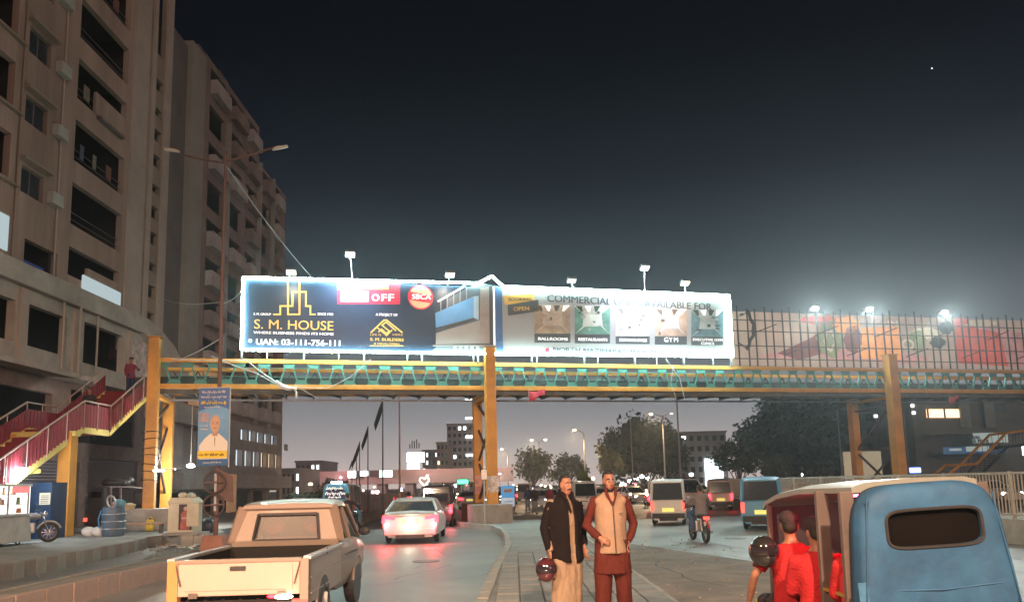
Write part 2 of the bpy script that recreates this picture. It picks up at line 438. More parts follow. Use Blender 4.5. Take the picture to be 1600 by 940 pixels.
for k in range(7):
    b = 15.1+3.22*k; ops.append((26.4, 30.6, b, b+1.95))              # left bays
    ops.append((21.5, 25.0, b, b+1.95))
ops.append((31.9, 34.3, 11.75, 12.9))
wall_mb(19, 40.3, 11.2, 38, ops, .3, TA).build('wall', m_wallA, A)
MB().b2((XA-.3,40.3,9.5),(XA+.12,42.0,35.2)).build('corner_column', m_colA, A, bevel=.02)
MB().b2((XA-.4,42.0,9.5),(XA-.05,42.55,35.2)).build('recessed_wall', m_wallA2, A)
MB().b2((XA-.3,42.55,9.5),(XA+.06,42.95,35.2)).build('rib', m_colA, A)
sl = [(42.95+.15, 44.0, 28.2, 35.2)] + [(43.1, 44.0, 9.9+1.6*i, 9.9+1.6*i+(.75 if i % 3 else .5)) for i in range(11)]
wall_mb(42.95, 44.1, 9.5, 38, sl, .25, TA).build('stairwell_wall', m_wallA2, A)
MB().b2((XA-2.5,43,9.5),(XA-1.0,44.2,35.2)).build('stairwell_interior', mat('stairwell_red',(.12,.05,.05),.9,.3,1,0), A)
MB().b2((XA-.3,44.1,9.5),(XA+.1,44.9,35.2)).build('rib', m_colA, A)
# interiors behind the openings
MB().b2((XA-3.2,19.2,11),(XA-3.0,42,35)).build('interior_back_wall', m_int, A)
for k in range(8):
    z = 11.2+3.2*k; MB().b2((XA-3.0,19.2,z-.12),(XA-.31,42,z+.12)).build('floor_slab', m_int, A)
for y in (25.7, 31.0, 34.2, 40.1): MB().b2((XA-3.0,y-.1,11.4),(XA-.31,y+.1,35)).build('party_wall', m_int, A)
rm = MB().b2((XA-.02, 0, -.04), (XA+.35, 2.1, .06)).mesh('sunshade'); rm.materials.append(m_wallA2)
for k in range(7): link('sunshade', rm, A, loc=(0, 31.1, 14.85+3.22*k+1.42))
sb = MB().b2((XA-.02, 0, -.05), (XA+.18, 4.9, .05)).mesh('ledge'); sb.materials.append(m_wallA2)
for k in range(7): link('ledge', sb, A, loc=(0, 26.2, 15.1+3.22*k-.2))
# window frames with panes
fm = MB(); 
for a in ((0,0,1.55,.06),(0,1.14,1.55,1.2),(0,0,.06,1.2),(1.49,0,1.55,1.2),(.75,0,.81,1.2)): fm.b2((XA-.2,a[0],a[1]),(XA-.14,a[2],a[3]))
fm = fm.mesh('window_frame'); fm.materials.append(m_frame)
gm = MB().b2((XA-.19,.03,.03),(XA-.17,1.5,1.15)).mesh('pane'); gm.materials.append(m_glass)
for k in range(7):
    f = link('window_frame', fm, A, loc=(0,31.4,14.85+3.22*k)); link('pane', gm, f)
# balcony parapets, rails and clutter inside the big bays
random.seed(5)
for k in range(8):
    b = 11.5+3.2*k
    if k in (0, 3): MB().b2((XA-.2,36.9,b+.1),(XA-.05,39.8,b+1.25 if k else b+1.5)).build('parapet_panel', m_wallA, A)
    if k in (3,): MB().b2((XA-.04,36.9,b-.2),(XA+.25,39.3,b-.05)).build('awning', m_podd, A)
    for q in range(4):
        y = 35.6+q*1.1; MB().b2((XA-2.5,y,b),(XA-2.3,y+random.uniform(.3,.8),b+random.uniform(.8,1.9))).build('curtain', mat('curtain%d' % (q % 2), ((.1,.11,.09),(.14,.1,.09))[q % 2], .9, .4, 3, .2), A)
    m_ = MB()
    for q in range(1, 3): m_.bar((XA-.2,35.15,b+.35*q),(XA-.2,39.8,b+.35*q),.03)
    m_.build('balcony_rail', m_frame, A)
# air conditioners, pipes and washing on the facade
random.seed(31)
acm = MB().b2((0,0,0),(.32,.8,.55)).b2((.32,.1,.08),(.335,.55,.47)).mesh('air_conditioner', bevel=.02); acm.materials.append(mat('ac_casing',(.42,.40,.36),.6,.15,4,.1,dirt=.5))
for (y, z) in ((33.2,15.0),(33.3,21.4),(30.0,24.6),(33.2,24.9),(33.3,18.3),(25.1,21.3),(25.1,15.3)): link('air_conditioner', acm, A, loc=(XA+.02,y,z))
for y in (33.95, 31.05, 25.85, 40.9): MB().cyl((XA+.07,y,11.3),(XA+.07,y,37),.045,n=6).build('drain_pipe', m_wallA2 if y != 33.95 else m_colA, A)
wcl = ((.16,.07,.06),(.22,.21,.2),(.07,.08,.12),(.18,.15,.11))
for k in range(1,8):
    if k % 3 == 1: continue
    for q in range(3):
        y = 36+q*1.1+random.uniform(-.2,.2); MB().b2((XA-.12,y,11.6+3.2*k+.25),(XA-.1,y+random.uniform(.3,.6),11.6+3.2*k+1.0)).build('washing', mat('washing_%d' % random.randint(0,3), wcl[(k+q) % 4], .9,.3,4,.4), A)
MB().b2((XA+.02,29.0,11.95),(XA+.06,30.75,13.45)).build('lit_sign_panel', g_cool, A)
MB().b2((XA-.5,32.2,11.8),(XA-.42,34.0,12.15)).build('blue_sheet', mat('blue_plastic',(.03,.06,.35),.5,.3,3,.1), A)
p1 = atX(136,450,XA+.2); p2 = atX(190,470,XA+.2)
MB().b2((XA+.02,36.3,11.65),(XA+.1,39.9,12.5)).build('shop_canopy', g_cool, A)  # white board, the light on it put in as glow
MB().b2((XA+.14,41.0,10.8),(XA+.2,42.3,11.5)).build('shop_canopy', g_cool, A)
# podium of the block
def poly_ledge(pts, z0, z1, m, name, parent):
    return MB().prism(pts, 'z', z0, z1).build(name, m, parent)
XP = -20.1
TP = lambda u, v, ww: (XP-ww, u, v)
pops = [(31.1,33.8,8.0,9.75),(35.2,38.9,7.95,9.9),(26,30.2,8.0,9.7),(20,25,8.0,9.7)]
wall_mb(14, 41.4, 7.0, 10.35, pops, .35, TP).build('podium_wall', m_pod, A)
MB().b2((XP-.6,14,10.35),(XP+.35,40.5,11.25)).build('podium_cornice', m_pod, A, bevel=.05)
MB().prism([(40.5,10.35),(40.5,11.25),(42.2,10.95),(44.0,10.3),(45.8,9.2),(46.6,8.4),(46.6,7.6),(44.6,7.9),(42.4,9.4)], 'x', XP-.6, XP+.35).build('curved_cornice', m_pod, A)
MB().prism([(41.4,7.0),(41.4,10.35),(42.4,9.6),(44.6,8.0),(46.4,7.2),(46.4,3.2),(44,3.2),(41.4,5.2)], 'x', XP-.4, XP-.02).build('curved_wall', m_pod, A)
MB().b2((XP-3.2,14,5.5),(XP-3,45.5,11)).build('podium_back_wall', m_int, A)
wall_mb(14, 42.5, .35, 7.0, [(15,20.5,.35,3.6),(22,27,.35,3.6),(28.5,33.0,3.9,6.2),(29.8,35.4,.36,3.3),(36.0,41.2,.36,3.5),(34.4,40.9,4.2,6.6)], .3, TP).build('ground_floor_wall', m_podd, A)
MB().b2((XP+.02,24,6.9),(XP+.9,41,7.12)).build('canopy_slab', m_pod, A)
for y in (30.6, 34.5, 39.4): MB().b2((XP-.02,y-.25,7.1),(XP+.12,y+.25,10.3)).build('pilaster', m_colA, A)
for y, dx in ((33.2,0),(34.3,.12),(36.0,0)): MB().cyl((XP+.2+dx,y,7.1),(XP+.2+dx,y,10.4),.05).build('drain_pipe', m_colA, A)
for y0, y1 in ((29.9,35.3),(36.1,41.1)):
    sh = MB()
    n = int((3.1)/.14)
    for i in range(n): sh.b2((XP-.2,y0,.4+i*.14),(XP-.15+.02*(i % 2),y1,.4+i*.14+.125))
    sh.build('roller_shutter', mat('shutter_dark',(.06,.055,.07),.6,.3,2,.1), A)
mb = MB()
for i in range(9): mb.bar((XP+.25,22.0,5.4+i*.33),(XP+.25,27.2,5.6+i*.33),.06)
mb.build('sign_rack', m_colA, A)
MB().b2((XP+.05,20.5,3.4),(XP+.3,26.6,4.3)).build('shop_fascia', mat('red_fascia',(.35,.03,.03),.5,.2,3,.1,em=(1,.05,.05),es=.25), A)
MB().b2((XP+.02,39.5,6.9),(XP+.16,41.4,9.9)).build('poster', mat('torn_poster',(.45,.36,.33),.8,.6,2.2,.3,bscale=6), A)
# sloping access ramp / cornice going back along the podium under the bridge
MB().prism([(41.4,5.9),(41.4,7.2),(52,6.9),(52,5.9)], 'x', XP-.5, XP+.4).build('ramp_fascia', m_pod, A)
m_or = mat('lit_cladding', (.50,.30,.18), .8, .15, 1, .1, em=(1,.5,.22), es=.10)  # light on the cladding put in as a faint warm glow
for y0 in (45.9, 48.2): MB().b2((XP+.42,y0,7.1),(XP+.5,y0+1.9,9.6)).build('cladding_panel', m_or, A)
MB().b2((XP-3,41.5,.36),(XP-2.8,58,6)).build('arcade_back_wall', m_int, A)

# ---- second tower: blank shaft, pale column, then bays of balconies stepping away
B = thing('apartment_tower', 'darker high-rise behind the brown block, blank shaft beside rows of protruding balconies', 'building', (0,0,0))
MB().b2((XA-14,45.6,4.2),(XA-.3,47.9,31.6)).build('blank_shaft', m_wallB, B)
MB().b2((XA-14,47.9,4.2),(XA+.05,50.1,32.0)).build('corner_column', m_colB, B)
m_wB2 = mat('tower_render_warm', (.21,.145,.125), .92, .3, .6, .3, bscale=9, dirt=.5)
bops = []
bays = [(51.0,53.9),(54.8,57.7),(58.6,61.0)]; bays2 = [(62.2,64.6),(65.4,67.6)]
for a, b in bays:
    for k in range(9): bops.append((a, b, 7.6+2.8*k, 7.6+2.8*k+1.9))
wall_mb(50.1, 61.4, 7.1, 32.4, bops, .3, TA).build('wall', m_wB2, B)
bops = []
for a, b in bays2:
    for k in range(8): bops.append((a, b, 7.6+2.8*k, 7.6+2.8*k+1.9))
TA2 = lambda u, v, ww: (XA-.05-ww, u, v)
wall_mb(61.4, 69.2, 7.1, 29.4, bops, .3, TA2).build('wall', m_wB2, B)
MB().b2((XA-14,69.2,3.2),(XA-.1,69.45,29.3)).build('end_wall', m_wallB, B)
MB().b2((XA-2.6,50.2,7.2),(XA-2.4,69.1,29.2)).build('interior_back_wall', m_int, B)
for k in range(10): MB().b2((XA-2.4,50.2,7.1+2.8*k-.1),(XA-.36,69.1 if k < 8 else 61.3,7.1+2.8*k+.1)).build('floor_slab', m_wallB, B)
bal = MB(); bal.b2((0,0,-.1),(.5,2.7,.02)); bal.b2((.42,0,0),(.5,2.7,.95)); bal.b2((0,0,0),(.42,.08,.95)); bal.b2((0,2.62,0),(.42,2.7,.95))
balm = bal.mesh('balcony'); balm.materials.append(mat('balcony_render',(.34,.28,.26),.9,.25,1,.2,dirt=.4))
balm2 = balm.copy(); balm2.materials.clear(); balm2.materials.append(m_wB2)
random.seed(21)
for bi, (a, b) in enumerate(bays+bays2):
    for k in range(9 if bi < 3 else 8):
        if random.random() < .12: continue
        o = link('balcony', balm if random.random() < .6 else balm2, B, loc=(XA, a+.05, 7.6+2.8*k)); o.scale = (1, (b-a-.1)/2.7, 1)
for y in (54.35, 61.5, 64.98): MB().b2((XA,y-.14,7.1),(XA+.3,y+.14,29.3)).build('rib', m_colB, B)
for y, z in ((52.2,33.0),(56,33.2),(63.5,30.4)): MB().b2((XA-3,y-1,32.3 if y < 61 else 29.3),(XA-1,y+1,z+.8)).build('water_tank_room', m_wallB, B)
# lower storeys of the tower with lit rooms
lops = [(57.6+1.95*i, 57.6+1.95*i+1.5, 3.75, 4.95) for i in range(6)] + [(58.5+1.9*i, 58.5+1.9*i+1.6, 5.75, 6.6) for i in range(5)] + [(51.5,56.5,3.8,6.3)]
wall_mb(46.6, 69.2, 3.0, 7.1, lops, .3, TA).build('lower_wall', mat('lower_render',(.26,.22,.21),.9,.2,1,.3,dirt=.5), B)
MB().b2((XA-2.6,46.7,3.0),(XA-2.4,69.1,7.1)).build('interior_back_wall', mat('pale_room',(.4,.36,.3),.9,.1,1,0), B)
for i, (a, b, c, d) in enumerate(lops[:11]):
    warm = i in (3,4,5); pn = MB().b2((XA-.42,a+.05,c),(XA-.4,b-.05,d))
    pn.build('window', g_warm if warm else g_coolw, B)
    MB().b2((XA-.3,(a+b)/2-.04,c),(XA-.24,(a+b)/2+.04,d)).build('mullion', m_frame, B)
MB().b2((XA-.1,46.6,2.0),(XA+.9,69.2,3.0)).build('canopy_band', mat('canopy_render',(.3,.26,.24),.9,.2,1,.3,dirt=.4), B)
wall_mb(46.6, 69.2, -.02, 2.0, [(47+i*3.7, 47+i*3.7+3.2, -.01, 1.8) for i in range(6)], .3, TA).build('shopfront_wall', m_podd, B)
MB().b2((XA-1.2,46.7,0),(XA-1.0,69,2)).build('shopfront_interior', m_int, B)
MB().b2((XA+.9,53.6,.3),(XA+1.1,55.0,3.0)).build('pier', m_or, B)
MB().b2((XA-.05,70,5.4),(XA+.0,71,6)).build('sign_bracket', m_frame, B)
# ================================================================== FOOTBRIDGE
m_yel = mat('yellow_paint', (.54,.255,.04), .55, .2, 1.2, .2, dirt=.6)
m_yel2 = mat('pale_yellow_paint', (.62,.5,.14), .6, .18, 1.2, .15, dirt=.4)
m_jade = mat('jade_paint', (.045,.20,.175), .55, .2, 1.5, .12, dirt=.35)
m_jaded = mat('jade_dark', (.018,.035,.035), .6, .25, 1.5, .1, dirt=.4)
m_steel = mat('rusty_steel', (.09,.065,.055), .7, .3, 4, .25, dirt=.4)
m_deck = mat('deck_underside', (.10,.10,.09), .8, .3, 2, .2, dirt=.5)
m_galv = mat('galvanised', (.4,.4,.4), .45, .15, 5, .08, metal=.5)
m_brown = mat('brown_pole_paint', (.10,.055,.048), .7, .3, 3, .2, dirt=.4)
BA = R(13.5); BX = atY(765, 700, 34.0).x; BO = Vector((BX, 34.0, 0))
BS = Vector((math.cos(BA), math.sin(BA), 0)); BT = Vector((-math.sin(BA), math.cos(BA), 0))
def bl(px, py, t=0.0):
    d = ray(px, py); P0 = BO + BT*t - CP
    k = P0.dot(BT)/d.dot(BT); P = CP + d*k
    return (P-BO).dot(BS), P.z
def bw(s, t, z): return BO + BS*s + BT*t + Vector((0,0,z))
fb = thing('footbridge', 'long yellow and jade green steel footbridge spanning both carriageways', 'footbridge', BO, BA)
SL, SR = bl(243, 600)[0], bl(1386, 600)[0]
S0, S1 = SL-.1, 39.0
ZB, ZT = 6.12, 7.2
for t, m in ((0, m_yel), (2.5, m_yel)):
    MB().b2((S0,t-.07,ZB-.1),(S1,t+.07,ZB+.1)).build('bottom_chord', m, fb, bevel=.012)
    MB().b2((S0,t-.07,ZT-.09),(S1,t+.07,ZT+.09)).build('top_chord', m, fb, bevel=.012)
pitch = (bl(1100,590)[0]-bl(600,590)[0])/15.2
gt = MB().prism([(-.27,0),(.27,0),(.19,-.2),(-.19,-.2)], 'y', -.02, .02).mesh('gusset_plate', bevel=.004); gt.materials.append(m_jade)
gb = MB().prism([(-.19,.2),(.19,.2),(.27,0),(-.27,0)], 'y', -.02, .02).mesh('gusset_plate', bevel=.004); gb.materials.append(m_jade)
hz = (ZT-.09)-(ZB+.1)
br1 = MB().bar((.16,0,hz-.15),(pitch/2-.16,0,.15),.08,.06).mesh('brace'); br1.materials.append(m_jade)
br2 = MB().bar((pitch/2+.16,0,.15),(pitch-.16,0,hz-.15),.08,.06).mesh('brace'); br2.materials.append(m_jade)
n = int((S1-S0)/pitch)
for i in range(n):
    s = S0+.3+i*pitch
    link('gusset_plate', gt, fb, loc=(s, 0, ZT-.09)); link('gusset_plate', gb, fb, loc=(s+pitch/2, 0, ZB+.1))
    link('brace', br1, fb, loc=(s, 0, ZB+.1)); link('brace', br2, fb, loc=(s, 0, ZB+.1))
# rear truss and panel, shade put into a darker jade; truss one mesh (seen only through the front one)
mb = MB()
for i in range(n):
    s = S0+.3+i*pitch
    mb.bar((s,2.5,ZT-.1),(s+pitch/2,2.5,ZB+.1),.07,.05); mb.bar((s+pitch/2,2.5,ZB+.1),(s+pitch,2.5,ZT-.1),.07,.05)
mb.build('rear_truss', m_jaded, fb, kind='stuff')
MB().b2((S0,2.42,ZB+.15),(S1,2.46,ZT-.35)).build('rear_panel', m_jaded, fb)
for z in (ZB+.42, ZB+.78): MB().b2((S0,-.03,z),(S1,.0-.005,z+.025)).build('guard_wire', m_jade, fb)
# deck with underside joists
MB().b2((S0,.08,ZB-.02),(S1,2.42,ZB+.06)).build('deck', m_deck, fb)
MB().b2((S0,2.36,ZB-.34),(S1,2.44,ZB-.26)).build('service_pipe', m_galv, fb)
js = MB().b2((-.04,.07,ZB-.24),(.04,2.43,ZB-.03)).mesh('joist'); js.materials.append(m_deck)
jd = MB().bar((0,.1,ZB-.14),(1.2,2.4,ZB-.14),.05,.1).mesh('joist_brace'); jd.materials.append(m_deck)
i = 0; s = S0+.3
while s < S1-1.3:
    link('joist', js, fb, loc=(s,0,0)); link('joist_brace', jd, fb, loc=(s,0,0)); s += 1.2
MB().b2((S0,.1,ZB-.3),(S1,.18,ZB-.12)).build('edge_beam', m_deck, fb)
# piers: pairs of columns with lattice bracing and concrete plinths
def pier(s, wf, base, ztop, ztop2, wb, xpat, zf=7.85):
    MB().b2((s-wf/2,-.35-wf/2,base),(s+wf/2,-.35+wf/2,zf)).build('column', m_yel, fb, bevel=.03)
    MB().b2((s-wf/2-.05,-.35-wf/2-.05,zf),(s+wf/2+.05,-.35+wf/2+.05,zf+.04)).build('column_cap', m_yel, fb)
    MB().b2((s-wb/2,2.8-wb/2,base),(s+wb/2,2.8+wb/2,ZB-.1)).build('column', m_yel, fb, bevel=.03)
    for (t0, z0, t1, z1) in xpat:
        MB().bar((s,t0,z0),(s,t1,z1),.09,.09).build('cross_brace', m_steel, fb)
    MB().b2((s-.12,-.35+wf/2,ZB-.42),(s+.12,2.8-wb/2,ZB-.26)).build('cross_head', m_yel, fb)
pier(0.0, .46, .9, 0, 0, .42, [(0,1.2,2.5,2.8),(2.5,1.2,0,2.8),(0,3.0,2.5,4.4),(2.5,3.0,0,4.4),(0,4.6,2.5,5.6)])
pier(SL, .42, 1.15, 0, 0, .42, [(-.1,2.2,2.6,4.6),(2.6,1.8,-.1,4.4),(-.1,4.6,2.6,5.6)], zf=8.05)
pier(SR, .50, .3, 0, 0, .42, [(-.1,1.0,2.6,3.0),(2.6,1.0,-.1,3.0),(-.1,3.2,2.6,3.25),(2.6,3.3,-.1,5.3),(-.1,5.35,2.6,5.3)], zf=7.9)
MB().b2((-.95,-1.05,.15),(.75,.55,.98)).build('plinth', m_conc, fb, bevel=.03)
MB().b2((-.7,1.9,.15),(.7,3.6,.98)).build('plinth', mat('red_concrete',(.34,.19,.14),.85,.2,2,.3,dirt=.4), fb, bevel=.03)
MB().b2((SL-.95,-1.2,.3),(SL+.95,.55,1.2)).build('plinth', m_conc, fb, bevel=.03)
MB().b2((SL-.6,2.1,.3),(SL+.6,3.5,1.0)).build('plinth', m_conc, fb, bevel=.03)
MB().b2((SR-.9,-1.2,-.02),(SR+.9,.55,.7)).build('plinth', m_conc, fb, bevel=.03)
MB().b2((SR-.7,2.0,-.02),(SR+.7,3.6,.7)).build('plinth', m_conc, fb, bevel=.03)
# bill stuck on the centre column
MB().b2((-.231,-.594,1.5),(.231,-.589,2.2)).build('pasted_bill', mat('pasted_bill',(.55,.5,.45),.8,.5,6,.1), fb)
MB().b2((-.2,2.58,1.4),(.2,2.585,2.3)).build('pasted_bill', mat('pasted_bill_red',(.5,.25,.2),.8,.5,6,.1), fb)
for k in range(7):
    MB().torus((SL,-.35,2.3+k*.32+.03*math.sin(k*9)), (.15*math.sin(k),.1,1), .31, .014, 16, 5).build('wire_loop', m_black, fb)

# ================================================================== LEFT STAIR (runs along x = -16 .. -18)
st = thing('bridge_stair', 'red panelled footbridge staircase with yellow stringers and pipe handrails, on the left', 'staircase', (-15.9, 28.0, .35))
def S(x, y, z): return (x+15.9, y-28.0, z-.35)
m_red = mat('crimson_sheet', (.2,.016,.026), .5, .25, 1.5, .1, dirt=.35)
m_rail = mat('handrail_paint', (.45,.33,.28), .5, .2, 3, .1)
prof = [(20.6,.35),(28.1,4.2),(29.95,4.2),(33.4,6.25)]
for X in (-15.95, -17.95):
    for i in range(3):
        (y0,z0),(y1,z1) = prof[i], prof[i+1]
        MB().bar(S(X,y0,z0-.02),S(X,y1,z1-.02),.1,.24,up=(1,0,0) if False else (0,0,1)).build('stringer', m_yel2, st, bevel=.01)
for i, n in ((0, 22), (2, 11)):
    (y0,z0),(y1,z1) = prof[i], prof[i+1]
    me = MB().b2((-1.9,0,-.03),(-.05,(y1-y0)/n+.04,.02)).b2((-1.9,0,-.15),(-.05,.03,.0)).mesh('tread'); me.materials.append(m_red)
    for k in range(n): link('tread', me, st, loc=S(-15.95, y0+(y1-y0)*k/n, z0+(z1-z0)*(k+1)/n))
MB().b2(S(-17.9,28.1,4.1),S(-16.0,29.95,4.22)).build('landing', m_red, st)
# corrugated red side panels, leaning with the flight
def panel(X, a, b, h0, h1, name, parent):
    (y0,z0),(y1,z1) = a, b; L = y1-y0; k = max(2, int(L/.09)); mb = MB(); vs = []
    for i in range(k+1):
        y = y0+L*i/k; z = z0+(z1-z0)*i/k; dx = .02*(1 if i % 2 else -1)
        vs += [S(X+dx, y, z+h0), S(X+dx, y, z+h1), S(X+dx-.012, y, z+h1), S(X+dx-.012, y, z+h0)]
    fs = []
    for i in range(k):
        o = 4*i
        for j in range(4): fs.append((o+j, o+(j+1) % 4, o+4+(j+1) % 4, o+4+j))
    mb.add(vs, fs); return mb.build(name, m_red, parent)
def lerp(a, b, t): return (a[0]+(b[0]-a[0])*t, a[1]+(b[1]-a[1])*t)
for i, nseg in ((0, 7), (1, 2), (2, 3)):
    for q in range(nseg):
        a, b = lerp(prof[i], prof[i+1], q/nseg), lerp(prof[i], prof[i+1], (q+1)/nseg)
        panel(-15.9, (a[0]+.02,a[1]), (b[0]-.02,b[1]), .08, .95 if i < 2 else .8, 'side_panel', st)
        panel(-17.98, (a[0]+.02,a[1]), (b[0]-.02,b[1]), .08, .8, 'side_panel', st)
for X in (-15.88, -18.02):
    pts = [S(X, y, z+1.06) for y, z in prof]
    mb = MB()
    mb.tube(pts, .035, 8); mb.build('handrail', m_rail, st, smooth=True)
    for i, nseg in ((0, 7), (1, 2), (2, 4)):
        for q in range(nseg+1):
            y, z = lerp(prof[i], prof[i+1], q/nseg)
            MB().cyl(S(X,y,z),S(X,y,z+1.05),.022,n=6).build('rail_post', m_rail, st)
bb_ = MB().cyl((0,0,0),(0,0,.95),.011,n=5).mesh('baluster'); bb_.materials.append(m_steel)
for q in range(20):
    y, z = lerp(prof[2], prof[3], q/20); link('baluster', bb_, st, loc=S(-15.85,y,z+.05))
MB().b2(S(-16.25,27.2,.35),S(-15.8,27.65,4.02)).build('support_column', m_yel, st, bevel=.02)
MB().b2(S(-18.2,27.2,.35),S(-17.8,27.6,4.02)).build('support_column', m_yel, st, bevel=.02)
MB().b2(S(-18.2,27.25,3.9),S(-15.7,27.6,4.08)).build('cross_head', m_yel2, st)
MB().b2(S(-17.9,33.4,6.1),S(-14.0,35.4,6.24)).build('upper_landing', m_deck, st)
MB().b2(S(-18,35.3,6.24),S(-14.2,35.36,7.2)).build('landing_rail', m_steel, st)

# ================================================================== MAIN BILLBOARD
TBB = -.45
def bp(px, py, t=TBB): return bl(px, py, t)
m_navy = mat('print_navy', (.013,.033,.066), .4, .25, .35, .03)
m_pwhite = mat('print_white', (.33,.34,.36), .4, .05, .5, .03)
m_gold = mat('print_gold', (.62,.40,.09), .4, .12, 1, 0, em=(1,.65,.2), es=.25)
m_pw = mat('print_bright_white', (.8,.8,.8), .4, .02, 1, 0, em=(1,1,1), es=.35)
m_pred = mat('print_red', (.6,.03,.06), .4, .1, 1, 0, em=(1,.05,.1), es=.15)
m_pdk = mat('print_dark_slate', (.06,.075,.09), .4, .1, 1, 0)
m_por = mat('print_amber', (.62,.36,.08), .4, .1, 1, 0)
m_psky = mat('print_sky_blue', (.12,.32,.62), .4, .15, .6, 0)
m_psk2 = mat('print_pale_blue', (.35,.48,.62), .4, .15, .6, 0)
m_pgr = mat('print_grey', (.30,.29,.29), .4, .15, .6, 0)
m_frm = mat('board_frame', (.15,.15,.15), .6, .2, 4, .1, metal=.3)
led = glow('led_tube', (.66,1,.92), 62, True)
bbd = thing('billboard', 'long illuminated billboard with white LED border mounted along the footbridge', 'billboard', BO+BT*TBB, BA)
xl, xr = bp(379,490)[0], bp(1141,510)[0]; xm = bp(776,500)[0]
ztl, ztr, zb0 = bp(379,434)[1], bp(1137,462)[1], bp(760,553)[1]
ztm = bp(745,443)[1]
zb1 = bp(1141,557)[1]
zt = lambda s: ztl+(ztr-ztl)*(s-xl)/(xr-xl)
MB().prism([(xl,zb0),(xm,zb0),(xm,zt(xm)),(xl,ztl)], 'y', 0, .06).build('navy_panel', m_navy, bbd)
MB().prism([(xm,zb0),(xr,zb1),(xr,ztr),(xm,zt(xm))], 'y', 0, .06).build('pale_panel', m_pwhite, bbd)
for s in [xl+(xr-xl)*k/9 for k in range(10)]:
    MB().b2((s-.04,.08,ZT),(s+.04,.16,zt(s))).build('frame_post', m_frm, bbd)
for z in (zb0+.2, zb0+1.7, zb0+3.0): MB().b2((xl,.08,z),(xr,.14,z+.08)).build('frame_rail', m_frm, bbd)
for k in range(8):
    s = xl+1+k*(xr-xl-2)/7; MB().cyl((s,.05,zb0-.03),(s,.05,ZT+.05),.025,n=6).build('bracket', m_galv, bbd)
pk = bp(768,432); pa = bp(747,443); pb = bp(786,448)
path = [(xl,zb0),(xl,ztl),pa,pk,pb,(xr,ztr),(xr,zb1),(xm,zb0),(xl,zb0)]
for i in range(len(path)-1):
    a, b = path[i], path[i+1]; MB().cyl((a[0],-.08,a[1]),(b[0],-.08,b[1]),.05,n=8).build('led_tube', led, bbd)
# --- helper: flat print lying on the board, each layer a few mm proud
def pq(pts, m, lay=1, name='print', parent=None):
    q = [bp(*p) for p in pts]
    return MB().prism(q, 'y', -.004*lay-.002, -.004*lay).build(name, m, parent or bbd)
def rct(x0, y0, x1, y1, m, lay=1, name='print'):
    return pq([(x0,y0),(x1,y0),(x1,y1),(x0,y1)], m, lay, name)
RX = (R(90), 0, 0)
def btxt(s, px, py, h, m, w=None, lay=3, off=0., rot=0.):
    """lettering whose lower left corner is at the pixel; h, w in pixels of the photograph"""
    a = bp(px, py); b = bp(px+(w or 10), py); c = bp(px, py-h)
    if off:   # heavier lettering: a second strike beside the first
        text(s, m, bbd, (a[0]+off*1.6, -.004*lay-.0052, a[1]+off*.5), (R(90), R(rot), 0), size=(c[1]-a[1])/.72, fit=(b[0]-a[0]) if w else None)
    return text(s, m, bbd, (a[0], -.004*lay-.004, a[1]), (R(90), R(rot), 0), size=(c[1]-a[1])/.72, fit=(b[0]-a[0]) if w else None)
# gradient-like bright field of the printed artwork behind the middle of the navy half
btxt('S. M. HOUSE', 396, 513, 15, m_gold, 124, off=.004)
for (px, w_) in ((398,9),): pass
btxt('UAN: 03-111-756-111', 399, 538, 9.5, m_pw, 131, off=.012)
btxt('WHERE BUSINESS FINDS ITS HOME', 396, 521, 4, m_pw, 125, off=.006)
btxt('S. M. GROUP', 396, 492, 3.6, m_pw, 27, off=.006)
btxt('SINCE 1983', 496, 492, 3.6, m_pw, 24, off=.006)
btxt('www.smbuilders.com.pk', 405, 549, 6, m_gold, 124, off=.005)
btxt('A PROJECT OF', 587, 493, 4, m_pw, 34, off=.006)
btxt('S. M. BUILDERS', 578, 532, 4.6, m_gold, 52, off=.01)
btxt('& DEVELOPERS', 584, 538, 3, m_gold, 40)['kind'] = 'stuff'
rct(578, 539.5, 630, 540.6, m_gold, 2)
btxt('LIFE IS', 578, 524, 3, m_gold, 17); btxt('HERE', 613, 524, 3, m_gold, 16)
MB().torus((bp(391,532)[0],-.01,bp(391,532)[1]),(0,1,0),.06,.014,14,5).build('phone_icon', m_pw, bbd)
def line(pts, wpx, m, lay=2):
    for i in range(len(pts)-1):
        a, b = bp(*pts[i]), bp(*pts[i+1]); MB().bar((a[0],-.008-.0035*(i % 2)-.004*lay,a[1]),(b[0],-.008-.0035*(i % 2)-.004*lay,b[1]),.003,wpx*.0285,up=(0,0,1) if abs(b[0]-a[0]) > abs(b[1]-a[1]) else (1,0,0)).build('logo_line', m, bbd)
def fl(pts, wpx, m, lay=2):
    for i in range(len(pts)-1):
        a = Vector(bp(*pts[i])); b = Vector(bp(*pts[i+1])); d = (b-a).normalized(); nrm = Vector((-d.y, d.x))*wpx*.0142
        a2 = a-d*wpx*.0142; b2 = b+d*wpx*.0142; y = -.008-.0022*(i % 3)-.004*lay
        q = [a2+nrm, b2+nrm, b2-nrm, a2-nrm]
        MB().prism([tuple(v) for v in q], 'y', y-.002, y).build('logo_line', m, bbd)
fl([(428,491),(438,491),(438,478),(457,478),(457,456),(478,456),(478,478),(485,478),(485,491),(492,491)], 2.4, m_gold)
fl([(450,440),(450,491),(468,491),(468,440)], 2.4, m_gold)
fl([(580,519),(600,500),(604,500),(628,519)], 2.2, m_gold); fl([(592,518),(596,514),(604,521),(608,517),(597,508),(603,503),(618,516)], 2.0, m_gold)
fl([(590,512),(604,524),(612,516)], 1.8, m_gold, 3)
